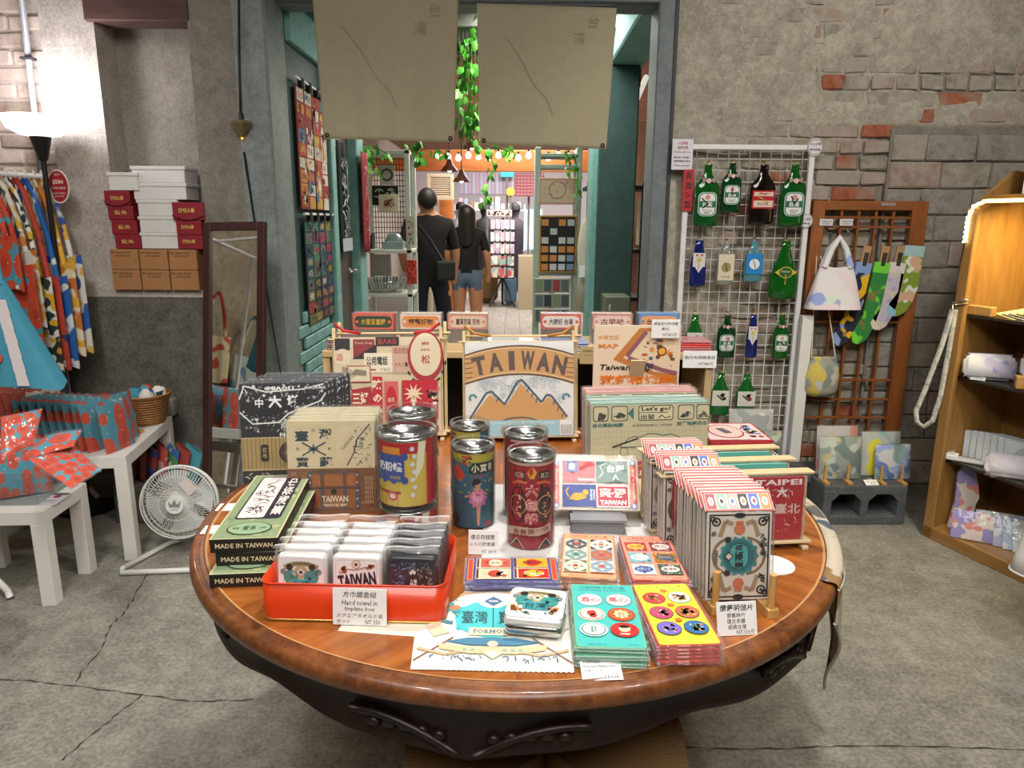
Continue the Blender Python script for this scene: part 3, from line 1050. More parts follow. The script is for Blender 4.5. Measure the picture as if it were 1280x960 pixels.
def tin_art(a, kind, s):
 """print on a square towel tin, s = half side, centred at 0,0"""
 if kind == 0:
  a.rrect(0, 0, 2 * s, 2 * s, 'ece9e6', s * 0.25).up()
  a.arc(0, -s * 0.9, s * 1.6, RAD(62), RAD(118), s * 0.22, 'a8986c').up()
  a.text('TAIWAN', 0, s * 0.7, s * 0.13, '4b3f2a', s * 0.75, bold=0.03)
  a.disc(0, s * 0.32, s * 0.3, 'b4a77e').up().rect(0, s * 0.32, s * 0.24, s * 0.24, 'f2efe8', pi / 4).up().rect(0, s * 0.32, s * 0.15, s * 0.15, '40403c', pi / 4)
  for sg in (-1, 1):
   a.disc(sg * s * 0.45, s * 0.1, s * 0.33, '3f8f8a', 9)
   a.disc(sg * s * 0.5, s * 0.55, s * 0.16, '2c2a27', 7)
   a.disc(sg * s * 0.78, s * 0.35, s * 0.13, '7a8588', 8)
   a.up(); a.scatter(16, sg * s * 0.5, s * 0.0, s * 0.7, s * 0.9, ['3f8f8a', '2f6f74', 'c9bfa0'], s * 0.06, s * 0.16, 3 + sg)
   a.scatter(12, sg * s * 0.65, -s * 0.45, s * 0.5, s * 0.5, ['b8692f', 'cf8a3c', '8f4d23'], s * 0.1, s * 0.2, 8 + sg)
  a.rect(0, -s * 0.25, s * 0.9, s * 0.5, '3f9aa0').up().text('台灣', 0, -s * 0.25, s * 0.36, '2a2f30', s * 0.75)
  a.scatter(14, 0, -s * 0.75, s * 1.5, s * 0.3, ['a8986c', '3f8f8a', 'b8692f'], s * 0.06, s * 0.15, 4)
 elif kind == 1:
  a.rrect(0, 0, 2 * s, 2 * s, 'efeae7', s * 0.25).up()
  a.rrect(0, 0, 1.82 * s, 1.82 * s, 'c9c3c4', s * 0.2).up().rrect(0, 0, 1.78 * s, 1.78 * s, 'efeae7', s * 0.19).up()
  a.disc(0, s * 0.72, s * 0.2, 'c58a72').up().disc(0, s * 0.72, s * 0.16, 'efe0d6').up().rect(0, s * 0.72, s * 0.13, s * 0.13, '5a302c', pi / 4)
  a.line([(-s * 0.75, s * 0.3), (-s * 0.4, s * 0.5), (0, s * 0.48), (s * 0.4, s * 0.6), (s * 0.75, s * 0.6)], s * 0.05, 'a98d70')
  a.up(); a.scatter(9, -s * 0.62, s * 0.5, s * 0.45, s * 0.4, ['8d4c33', 'b0694a'], s * 0.1, s * 0.2, 2)
  a.scatter(9, s * 0.6, s * 0.62, s * 0.5, s * 0.3, ['8d4c33', 'b0694a', 'd3a98c'], s * 0.1, s * 0.18, 5)
  a.up(); a.text('TAIWAN', 0.04 * s, 0.02 * s, s * 0.62, '2a2a33', s * 1.66, rot=0.14, bold=0.045)
  a.up(); a.scatter(14, s * 0.4, -s * 0.4, s * 0.7, s * 0.35, ['8d5a50', 'd9b7a0', '3a3038'], s * 0.08, s * 0.2, 6)
  a.scatter(14, -s * 0.3, -s * 0.62, s * 1.1, s * 0.4, ['b0694a', '2a2a33', 'd9b7a0'], s * 0.08, s * 0.22, 16)
 else:
  a.rrect(0, 0, 2 * s, 2 * s, '20242c', s * 0.25).up()
  a.rrect(-s * 0.1, s * 0.1, 1.65 * s, 1.6 * s, '1c2230', s * 0.2).up()
  a.scatter(90, -s * 0.35, s * 0.2, s * 1.15, s * 1.4, ['7fa3cf', '5f83b5', '93b3da'], s * 0.05, s * 0.15, 1, 'l')
  a.scatter(70, s * 0.5, s * 0.2, s * 0.85, s * 1.4, ['c9cbb8', '9fb0a6'], s * 0.05, s * 0.14, 2, 'l')
  a.up(); a.shape([(-s * 0.45, -s * 0.3), (-s * 0.1, s * 0.45), (s * 0.05, s * 0.55), (s * 0.2, s * 0.45), (s * 0.5, -s * 0.3)], '15161a')
  a.up(); a.shape([(-s * 0.12, s * 0.4), (s * 0.05, s * 0.55), (s * 0.2, s * 0.43), (s * 0.12, s * 0.3), (s * 0.04, s * 0.38), (-s * 0.04, s * 0.28)], 'd8dad6')
  a.text('台灣', s * 0.08, -s * 0.18, s * 0.6, 'e4e4de', s * 0.3, bold=0.02)
  a.disc(s * 0.55, s * 0.05, s * 0.17, '121316', 9)
  a.scatter(26, 0, -s * 0.6, s * 1.5, s * 0.4, ['c9c0b5', '8a3a3a', '7a6aa0', '33373f'], s * 0.06, s * 0.15, 9)
 return a
TS = 0.0398
M_TINEDGE = ink('e4e1de', 0.3, 0.2)
colx = (-0.0875, -0.0005, 0.0865)
tin_lab = ('white towel tin with teal crest', 'white towel tin with curly TAIWAN lettering', 'black towel tin with blue leaves')
for c_ in range(3):
 first_ = None
 for r_ in range(5):
  lx, ly, lz = colx[c_] + r_ * 0.0006, 0.03 + r_ * 0.0295, 0.014
  pos = MT((mid.x, mid.y, ZT)) @ MR(yaw, 4, 'Z') @ Vector((lx, ly, lz))
  rt = (-0.10, 0, yaw + (0.02 if r_ % 2 else -0.01))
  lb = tin_lab[c_] + (', front of its row in the red tray' if r_ == 0 else ', behind the front one of its row')
  if first_ is None:
   o = thing('towel_tin', lb, 'tin', pos, rt, 'towel tins in the red tray')
   k = MB(); k.rbox(-TS, TS, 0, 0.021, 0, 2 * TS, M_TINEDGE if c_ < 2 else ink('2a2c30', 0.35, 0.4), 0.009, 3, smooth=True)
   k.build('tin', o)
   a = Art('front', 0.0003, 0.35)
   a.k = 1
   tin_art(a, c_, TS * 0.9)
   a.build(o, 'print', (0, 0, TS))
   k = MB()
   k.rbox(-TS - 0.0025, TS + 0.0025, -0.002, 0.0235, -0.001, 2 * TS + 0.008, M_FILM, 0.006, 2)
   k.grid(lambda u, v: (-TS - 0.002 + (2 * TS + 0.004) * u, 0.018 - 0.024 * v + 0.003 * sin(9 * u), 2 * TS + 0.0085 + 0.005 * sin(v * 2.6 + u)), 12, 4, M_FILM3)
   k.build('plastic_bag', o)
   first_ = o
  else:
   o = dup(first_, pos, rt, label=lb)
o = card_stand('price_card', 'white price card for the hand towels leaning on the red tin tray', tuple(atZ(455, 778, ZT) + Vector((-0.004, -0.012, 0.002))), yaw - 0.03, 0.083, 0.058,
   [('方巾鐵盒組', 0, 0.84, 0.16, 0.62, 0.0), ('Hand towel in', 0, 0.62, 0.14, 0.66, 0), ('tinplate box', 0, 0.44, 0.15, 0.56, 0), ('スクエアタオルと缶', 0, 0.27, 0.11, 0.86, 0), ('セット', -0.3, 0.1, 0.11, 0.24, 0), ('NT 350', 0.24, 0.1, 0.12, 0.28, 0)], 0.12)
# cream sheet under the tray
b = MB(); b.box(-0.11, 0.11, -0.05, 0.05, 0, 0.0008, ink('ddd5c2', 0.8))
p = atZ(520, 782, ZT)
tag(b.build('paper_sheet', None, (p.x, p.y + 0.02, ZT), (0, 0, -0.12)), 'cream paper sheet lying under the front of the red tray', 'paper')
# ---- printed towel with frayed hem
q = [atZ(*c, ZT) for c in ((513, 838), (718, 842), (709, 734), (526, 731))]
ctr = (q[0] + q[1] + q[2] + q[3]) / 4
tw = thing('towel', 'off-white cotton towel printed with a blue TAIWAN and FORMOSA crest', 'towel', (ctr.x, ctr.y, ZT))
M_TOWEL = ink('e4e0d4', 0.95, 0, 0.08)
BL = [p - ctr for p in q]
def tp(u, v, k=0):
 u = max(u, 0.36 * max(0, (v - 0.33) / 0.67))
 a = BL[0].lerp(BL[1], u); b_ = BL[3].lerp(BL[2], u)
 p = a.lerp(b_, v)
 fray = 0.0016 * sin(u * 190) * (1 if v < 0.01 else 0)
 return (p.x, p.y + fray, 0.0016 + 0.0003 * sin(u * 7 + v * 5) + k)
b = MB(); b.grid(lambda u, v: (lambda c: tp(c + (1 - c) * u, v))(0.36 * max(0, (v - 0.33) / 0.67)), 60, 30, M_TOWEL)
b.build('cloth', tw, solid=0.0016)
a = Art('top', 0.0002, 0.95)
a.wrap = lambda x, y, k: tp(x / 2 + 0.5, y / 2 + 0.5, 0.0012 + k)
a.arc(0, 0.0, 0.86, RAD(50), RAD(128), 0.16, 'c3a884').up().text('TAIWAN', -0.06, 0.86, 0.13, '5b3f33', 0.62, bold=0.03)
a.rect(0, 0.1, 0.95, 0.55, '3fb2b8').up()
a.disc(0, 0.1, 0.5, '4fbcc0', 18, 0.44).up()
a.disc(0, 0.52, 0.2, 'e4dcc6', 16, 0.17).up().rect(0, 0.52, 0.18, 0.18, '4d6f93', pi / 4).up().rect(0, 0.52, 0.12, 0.03, 'e4dcc6')
a.rect(0, 0.1, 0.012, 0.5, '2c4a5c')
a.text('臺灣', -0.24, 0.12, 0.3, '35393b', 0.34).text('寶島', 0.24, 0.12, 0.3, '35393b', 0.34)
for sg in (-1, 1):
 a.shape([(sg * 0.55, -0.25), (sg * 0.75, 0.1), (sg * 0.95, 0.15), (sg * 0.8, -0.1), (sg * 0.98, -0.1), (sg * 0.75, -0.35)], 'd6c2a6')
 a.up(); a.arc(sg * 0.52, 0.2, 0.22, RAD(-90), RAD(90) if sg > 0 else RAD(-270), 0.07, '4d7f93')
 a.scatter(14, sg * 0.62, 0.35, 0.4, 0.5, ['3fa6ac', 'c3885a', '4d6f93', 'd6c2a6'], 0.05, 0.16, 4 + sg)
 a.line([(sg * 0.25, -0.62), (sg * 0.6, -0.72), (sg * 0.95, -0.6)], 0.05, 'c3a884')
 a.scatter(16, sg * 0.5, -0.78, 0.8, 0.2, ['3f6480', '52788f'], 0.04, 0.1, 14 + sg, 'l')
 a.line([(sg * 0.5, -0.35), (sg * 0.98, -0.85)], 0.02, '8a5f4c')
a.rect(0, -0.22, 0.62, 0.17, 'd9ccb0').up().text('FORMOSA', 0, -0.22, 0.1, '6a7f86', 0.5, bold=0.03)
a.shape([(-0.6, -0.45), (-0.3, -0.36), (0.3, -0.36), (0.6, -0.45), (0.3, -0.52), (-0.3, -0.52)], '4d7f9a').up()
a.shape([(-0.7, -0.5), (-0.3, -0.56), (0.3, -0.56), (0.7, -0.5), (0.66, -0.62), (0.3, -0.7), (-0.3, -0.7), (-0.66, -0.62)], 'd0bb94').up()
for x_ in (-0.35, -0.25, -0.15, 0.15, 0.25, 0.35):
 a.disc(x_, -0.63, 0.03, '8fa7a0', 10)
a.rect(0, -0.7, 0.16, 0.16, 'cfc6b0', pi / 4).up().rect(0, -0.7, 0.08, 0.08, 'e9e3d3', pi / 4).disc(0, -0.5, 0.07, 'd9b9a6', 10)
a.build(tw, 'print')
# ---- tin lying on the towel
p0, p1 = atZ(629, 796, ZT + 0.004), atZ(702, 803, ZT + 0.004)
yw = atan2((p1 - p0).y, (p1 - p0).x)
c_ = (p0 + p1) / 2
o = thing('towel_tin', 'silver towel tin with a crest lid lying on the printed towel', 'tin', (c_.x, c_.y, ZT + 0.0062), yw)
w_ = (p1 - p0).length
b = MB(); b.rbox(-w_ / 2 + 0.001, w_ / 2 - 0.001, 0, 0.092, 0, 0.02, M_SILVER, 0.008, 3, smooth=True)
b.build('tin', o)
b = MB(); b.rbox(-w_ / 2, w_ / 2, -0.001, 0.093, 0.0165, 0.031, ink('d9dadb', 0.3, 0.4), 0.006, 3, smooth=True)
ld = b.build('lid', o)
a = Art('top', 0.0003, 0.35)
tin_art(a, 0, 0.043)
a.build(ld, 'print', (0, 0.046, 0.031))
# ---- stacks of magnet cards
def magnet_card(name, label, art_fn, edge, w, d, group, thick=0.0055):
 o = thing(name, label, 'magnet set', (0, 0, 0), 0, group)
 b = MB(); b.slab(rr(w, d, 0.006, 4), 0, thick * 0.55, ink(edge, 0.5))
 b.build('card', o)
 if art_fn:
  a = Art('top', 0.0002, 0.35)
  art_fn(a, w, d)
  a.build(o, 'print', (0, 0, thick * 0.55))
 b = MB(); b.rbox(-w / 2 - 0.004, w / 2 + 0.004, -d / 2 - 0.004, d / 2 + 0.004, -0.0003, thick * 0.85, M_FILM, 0.0015, 1)
 b.build('plastic_bag', o)
 return o
def art_head(a, w, d, bg, edge, txt):
 a.slabbed = True
 a.rrect(0, 0, w, d, edge, 0.006).up().rrect(0, 0, w - 0.004, d - 0.004, bg, 0.005).up()
 a.text('收集時髦 永無止盡', 0, d * 0.44, d * 0.04, txt, w * 0.72)
 for i in range(14):
  a.rect(-w * 0.36 + i * w * 0.055, d * 0.39, w * 0.03, d * 0.018, txt)
 a.text('懷舊 台灣小物', -w * 0.2, -d * 0.46, d * 0.022, txt, w * 0.28)
 a.text('MAGNET', w * 0.3, -d * 0.46, d * 0.022, txt, w * 0.16)
def art_teal(a, w, d):
 art_head(a, w, d, '45bdb4', '6fbf8c', '1f7f8a')
 for i, (x, y, kind) in enumerate([(-1, 1, 0), (1, 1, 1), (-1, 0, 2), (1, 0, 3), (-1, -1, 4), (1, -1, 5)]):
  cx, cy, r = x * w * 0.225, y * d * 0.245 - d * 0.02, w * 0.21
  ry = d * 0.105
  if kind < 2:
   a.disc(cx, cy, r, '2f6f7a', 28, ry).up().disc(cx, cy, r * 0.93, 'f3efe9', 28, ry * 0.93).up()
   a.text('酒心' if kind == 0 else '蒸心', cx, cy, ry * 0.8, 'c2343f', r * 1.5, bold=0.02)
   a.text('台灣可樂', cx, cy + ry * 0.66, ry * 0.2, '3a6f78', r * 0.8)
   a.text('新發售', cx, cy - ry * 0.66, ry * 0.2, '3a6f78', r * 0.7)
  elif kind == 2:
   a.disc(cx, cy, r, 'e5d3b4', 28, ry).up().disc(cx, cy, r * 0.86, '3d4a44', 28, ry * 0.86).up().disc(cx, cy, r * 0.8, 'efe6d2', 28, ry * 0.8).up()
   a.disc(cx, cy + ry * 0.12, r * 0.36, 'cf3b30', 10, ry * 0.42).disc(cx + r * 0.1, cy - ry * 0.3, r * 0.3, 'd2453a', 9, ry * 0.3)
  elif kind == 3:
   a.disc(cx, cy, r, 'b5402c', 28, ry).up().disc(cx, cy, r * 0.86, 'd8653c', 28, ry * 0.86).up().star(cx, cy, r * 0.6, 'ecd9a4', 8, 0.75).up()
   a.text('台', cx, cy, ry * 0.8, '5c4526', r * 0.5)
   for t_ in (0.4, 2.7, 3.6, 5.8):
    a.disc(cx + r * 0.66 * cos(t_), cy + ry * 0.6 * sin(t_), r * 0.1, '4f6b42', 7)
  elif kind == 4:
   a.disc(cx, cy, r, 'bfe0d4', 28, ry).up().disc(cx, cy, r * 0.85, '31524e', 28, ry * 0.85).up().disc(cx, cy, r * 0.78, 'cfe6dc', 28, ry * 0.78).up().text('臺灣', cx, cy, ry * 0.9, '31605a', r * 0.4)
  else:
   a.disc(cx, cy, r, 'd22f2a', 28, ry).up().disc(cx, cy + ry * 0.1, r * 0.42, 'f0c7a0', 16, ry * 0.45).up().disc(cx, cy + ry * 0.4, r * 0.38, '3a1d14', 14, ry * 0.22).text('SWEET', cx, cy - ry * 0.65, ry * 0.2, 'f6efe4', r * 0.7, bold=0.04)
def art_yellow(a, w, d):
 art_head(a, w, d, 'f2e534', 'd6503a', '7aa36a')
 pal = [['d2382e', 'f0a33a', 'f2ead8', '3a6fb0'], ['f4ecd4', 'd25a48', 'e8b53c', '7a4a32'], ['c24a6a', '3aa37a', 'f2ead8', '3a4a8c'], ['d2684a', '7a8a3a', 'f0c06a', '5a3a2a'], ['7a6ac0', '3a8ac0', 'e0a0b8', 'f2ead8'], ['3a6aa8', '5aa05a', 'e88a3a', '9ac0d8']]
 i = 0
 for y in (1, 0, -1):
  for x in (-1, 1):
   cx, cy, r, ry = x * w * 0.22, y * d * 0.255 - d * 0.015, w * 0.2, d * 0.105
   a.disc(cx, cy, r, '4a5a3a', 26, ry).up().disc(cx, cy, r * 0.93, pal[i][0], 26, ry * 0.93).up()
   a.scatter(26, cx, cy, r * 1.25, ry * 1.25, pal[i], r * 0.16, r * 0.46, i)
   i += 1
  a.disc(0.0 + w * 0.0, y * d * 0.255 + d * 0.105, w * 0.06, 'd2622c', 14, d * 0.027).up().text('台灣', 0, y * d * 0.255 + d * 0.105, d * 0.02, 'f2e534', w * 0.07)
def art_tiles(a, w, d):
 art_head(a, w, d, 'eca97c', 'b3704a', 'a0482c')
 pal = [('45525a', 'e9dfc4', 'c23a34'), ('ebe3d0', '5a3a4a', 'd86a4a'), ('7f9a94', 'e9e3d0', '3a7a6a'), ('b56a4a', '8d97a8', 'd2403a'), ('e6ddc4', '6a7a4a', 'c83c34'), ('8a9fae', 'e9dfd0', 'd2504a')]
 i = 0
 for y in (1, 0, -1):
  for x in (-1, 1):
   cx, cy, ww, hh = x * w * 0.235, y * d * 0.265 - d * 0.03, w * 0.4, d * 0.225
   c0, c1_, c2_ = pal[i]
   a.rect(cx, cy, ww + 0.002, hh + 0.002, 'f2e9d8').up().rect(cx, cy, ww, hh, c0).up()
   for sx in (-1, 1):
    for sy in (-1, 1):
     a.shape([(cx + sx * ww * 0.5, cy + sy * hh * 0.5), (cx + sx * ww * 0.2, cy + sy * hh * 0.5), (cx + sx * ww * 0.5, cy + sy * hh * 0.2)][::(1 if sx * sy < 0 else -1)], c1_)
   a.star(cx, cy, ww * 0.4, c1_, 4, 0.55).up().star(cx, cy, ww * 0.28, c0, 8, 0.7).up().disc(cx, cy, ww * 0.13, c2_, 12)
   i += 1
def art_brands(a, w, d):
 art_head(a, w, d, 'eea085', 'cf3a2c', 'b04a30')
 pal = [('b62c3a', 'f0c23a', '金鹿'), ('8f2a34', 'e9e0d2', '黑松'), ('7fb0bd', 'f0ead8', '蘆筍汁'), ('e8a52c', '2f5f8a', '明星花露水'), ('dbe2ea', '3a4f8c', '白雪公主'), ('45604f', 'f0dcd4', '臺灣茶')]
 i = 0
 for y in (1, 0, -1):
  for x in (-1, 1):
   cx, cy, ww, hh = x * w * 0.235, y * d * 0.265 - d * 0.03, w * 0.4, d * 0.215
   c0, c1_, s_ = pal[i]
   a.rect(cx, cy, ww, hh, c0).up().disc(cx, cy, ww * 0.42, c1_, 18, hh * 0.3).up().text(s_, cx, cy, hh * 0.28, c0, ww * 0.6)
   a.scatter(10, cx, cy + hh * 0.38, ww * 0.9, hh * 0.2, [c1_, 'f0e6d8', 'b62c3a'], ww * 0.05, ww * 0.12, i)
   a.scatter(10, cx, cy - hh * 0.38, ww * 0.9, hh * 0.2, [c1_, 'f0e6d8', '3a4f8c'], ww * 0.05, ww * 0.12, i + 9)
   i += 1
def art_match(a, w, d):
 a.rrect(0, 0, w, d, '4d4a8c', 0.003).up()
 for s in (-1, 1):
  a.rect(s * w * 0.455, 0, w * 0.06, d * 0.9, 'e9a23c').up().rect(s * w * 0.455, 0, w * 0.045, d * 0.84, 'cf3a2c').up()
 pal = [('c2543c', 'ecdcb8', '寶島香煙'), ('e0a52c', 'c0302a', '長壽火柴'), ('c9bfa0', 'b8402c', '自由之花'), ('c72e26', 'e9b23a', '鳳凰牌')]
 i = 0
 for y in (1, -1):
  for x in (-1, 1):
   cx, cy, ww, hh = x * w * 0.205, y * d * 0.235, w * 0.38, d * 0.42
   a.rect(cx, cy, ww, hh, 'ecdcb8').up().rect(cx + ww * 0.06, cy, ww * 0.86, hh * 0.88, pal[i][0]).up()
   a.rect(cx - ww * 0.45, cy, ww * 0.07, hh * 0.9, '5a3a3a')
   a.disc(cx + ww * 0.06, cy, ww * 0.22, pal[i][1], 14, hh * 0.34).up()
   if i in (0, 1):
    a.text(pal[i][2], cx + ww * 0.06, cy, hh * 0.3, pal[i][0] if i == 0 else '5a3520', ww * 0.6)
   else:
    a.scatter(12, cx + ww * 0.06, cy, ww * 0.7, hh * 0.7, [pal[i][1], '2c2420', 'f0e6cc'], ww * 0.06, ww * 0.16, i)
   i += 1
def stack(top_label, under_label, fn, edge, quad, n, group, th=0.0058, jit=0.002, seed=0, name='magnet_set'):
 """quad: photo points of the top face: near-left, near-right, far-right, far-left"""
 ztop = ZT + n * th
 P = [atZ(*c, ztop) for c in quad]
 c_ = (P[0] + P[1] + P[2] + P[3]) / 4
 e1, e2 = (P[1] - P[0] + P[2] - P[3]) / 2, (P[3] - P[0] + P[2] - P[1]) / 2
 w, d = e1.length, e2.length
 yw = atan2(e2.y, e2.x) - pi / 2
 rn = random.Random(seed)
 o = magnet_card(name, top_label, fn, edge, w, d, None, th)
 o.location = (c_.x, c_.y, ZT + (n - 1) * th + 0.0004)
 o.rotation_euler = (0, 0, yw)
 pl_ = magnet_card(name, under_label, None, edge, w, d, group, th)
 for k in range(n - 1):
  loc = (c_.x + rn.uniform(-jit, jit), c_.y + rn.uniform(-jit, jit), ZT + k * th + 0.0004)
  if k == 0:
   pl_.location = loc; pl_.rotation_euler = (0, 0, yw)
  else:
   dup(pl_, loc, (0, 0, yw + rn.uniform(-0.02, 0.02)))
 return c_, yw, w, d
stack('teal card of six round retro magnets, topmost of its stack', 'wrapped card in the stack under the teal magnet card', art_teal, '5fae86', ((722, 809), (808, 807), (790, 729), (713, 730)), 6, 'teal magnet cards', seed=1)
stack('yellow card of six round floral magnets, topmost of its stack', 'wrapped card in the stack under the yellow magnet card', art_yellow, 'd8584a', ((824, 808), (903, 801), (857, 727), (791, 730)), 6, 'yellow magnet cards', seed=2)
stack('orange card of six patterned tile magnets, topmost of its stack', 'wrapped card under the orange tile magnet card', art_tiles, 'b3704a', ((700, 719), (772, 724), (768, 668), (704, 665)), 5, 'tile magnet cards', 0.006, 0.004, 3)
stack('red edged card of six old label magnets, topmost of its stack', 'wrapped card under the red edged label magnet card', art_brands, 'cf3a2c', ((791, 722), (862, 726), (838, 670), (772, 668)), 5, 'label magnet cards', 0.006, 0.003, 4)
stack('purple sheet of four matchbox label magnets, topmost of its stack', 'wrapped sheet under the purple matchbox magnet sheet', art_match, '4d4a8c', ((582, 727), (699, 724), (695, 694), (584, 697)), 4, 'matchbox magnet sheets', 0.006, 0.003, 5)
card_stand('price_card', 'small white price card of the wooden magnets lying by the table rim', tuple(atZ(754, 851, ZT) + Vector((0, 0, 0.001))), 0.06, 0.056, 0.036,
  [('木質磁鐵組', -0.22, 0.8, 0.13, 0.44, 0), ('Wooden Magnet Set', -0.05, 0.6, 0.1, 0.8, 0), ('木製マグネット', -0.12, 0.42, 0.1, 0.6, 0), ('150元', 0.24, 0.12, 0.18, 0.36, 0.01)], 1.25)
# ---- money tins in clear tubes
def can(label, loc, rz, r, h, art_fn, base, group='money tins in clear tubes', seam=True):
 o = thing('money_tin', label, 'money tin', loc, rz, group)
 b = MB(); b.cyl(r * 0.93, 0.004, h - 0.0095, ink(base, 0.35), 40)
 b.build('can', o)
 b = MB()
 b.lathe([(r * 0.93, h - 0.008), (r * 0.95, h - 0.004), (r * 0.93, h - 0.001), (r * 0.86, h - 0.002), (r * 0.84, h - 0.006), (r * 0.5, h - 0.005), (r * 0.48, h - 0.007), (0.0005, h - 0.007)], M_SILVER, 40)
 lid = b.build('lid', o)
 b = MB()
 b.tube([(r * (0.1 + 0.3 * cos(t_ / 16 * 2 * pi)), -r * 0.3 + r * 0.17 * sin(t_ / 16 * 2 * pi), h - 0.0035) for t_ in range(16)], 0.0018, M_SILVER, 6, True)
 b.box(-0.004, 0.012, -r * 0.18, r * 0.15, h - 0.0055, h - 0.003, M_SILVER)
 b.build('pull_ring', lid)
 a = Art('front', 0.0003, 0.35)
 a.wrap = lambda x, y, k: ((r * 0.93 + k) * sin(x / r), -(r * 0.93 + k) * cos(x / r), y)
 art_fn(a, r, h)
 a.build(o, 'print')
 b = MB()
 b.lathe([(r, -0.0), (r, h + 0.004), (r * 0.985, h + 0.006), (r * 0.93, h + 0.006)], M_TUBE, 40)
 b.lathe([(r * 1.006, h - 0.004), (r * 1.012, h + 0.002), (r * 0.99, h + 0.007), (r * 0.93, h + 0.007)], M_TUBE, 40)
 b.build('clear_tube', o)
 return o
M_TUBE = film(0.07, 0.06, 'f4f6f5', 0.0)
def wr(a, x0, x1, y, w_, h_, c, n=10):
 """wide rectangle cut in strips so that it follows the can"""
 for i in range(n):
  xa, xb_ = x0 + (x1 - x0) * i / n, x0 + (x1 - x0) * (i + 1) / n
  a.rect((xa + xb_) / 2, y, xb_ - xa + 1e-5, h_, c)
def art_bread(a, r, h):
 wr(a, -r * 1.4, r * 1.4, h * 0.83, 0, h * 0.24, 'b8222a', 16)
 wr(a, -r * 1.4, -r * 0.1, h * 0.5, 0, h * 0.5, 'c8a93c'); wr(a, -r * 0.2, r * 0.95, h * 0.42, 0, h * 0.74, 'd2b34a')
 wr(a, -r * 1.4, r * 0.95, h * 0.12, 0, h * 0.18, 'd2b34a')
 a.up(); wr(a, -r * 1.3, -r * 0.05, h * 0.58, 0, h * 0.34, '3c4f96')
 for i in range(7):
  a.disc(-r * 1.25 + i * r * 0.2, h * 0.75 - (i % 2) * 0.004, r * 0.13, '3c4f96', 10)
  a.disc(-r * 1.25 + i * r * 0.2, h * 0.41 + (i % 2) * 0.004, r * 0.13, '3c4f96', 10)
 a.up(); a.text('奶粉錢', -r * 0.62, h * 0.6, h * 0.14, 'ece8e4', r * 1.0, bold=0.03)
 a.text('存錢筒', -r * 0.4, h * 0.45, h * 0.05, 'e0b23a', r * 0.4)
 wr(a, -r * 0.9, -r * 0.2, h * 0.83, 0, h * 0.1, 'd98a2c', 4)
 a.disc(-r * 0.5, h * 0.18, r * 0.2, 'cf5a50', 14, h * 0.07).up().disc(-r * 0.5, h * 0.18, r * 0.12, 'f0d0c0', 12, h * 0.035)
 for i in range(7):
  a.star(r * 0.22 + (i % 2) * 0.004, h * (0.86 - i * 0.11), r * 0.1, 'd8dbe8', 6, 0.6)
 a.shape([(r * 0.45, h * 0.95), (r * 0.75, h * 0.95), (r * 0.62, h * 0.6), (r * 0.3, h * 0.4)], 'e6dfc4')
 wr(a, r * 0.75, r * 1.0, h * 0.5, 0, h * 0.95, 'b8222a', 4)
 a.text('奶粉', r * 1.2, h * 0.8, h * 0.2, '6a5a3c', r * 0.22)
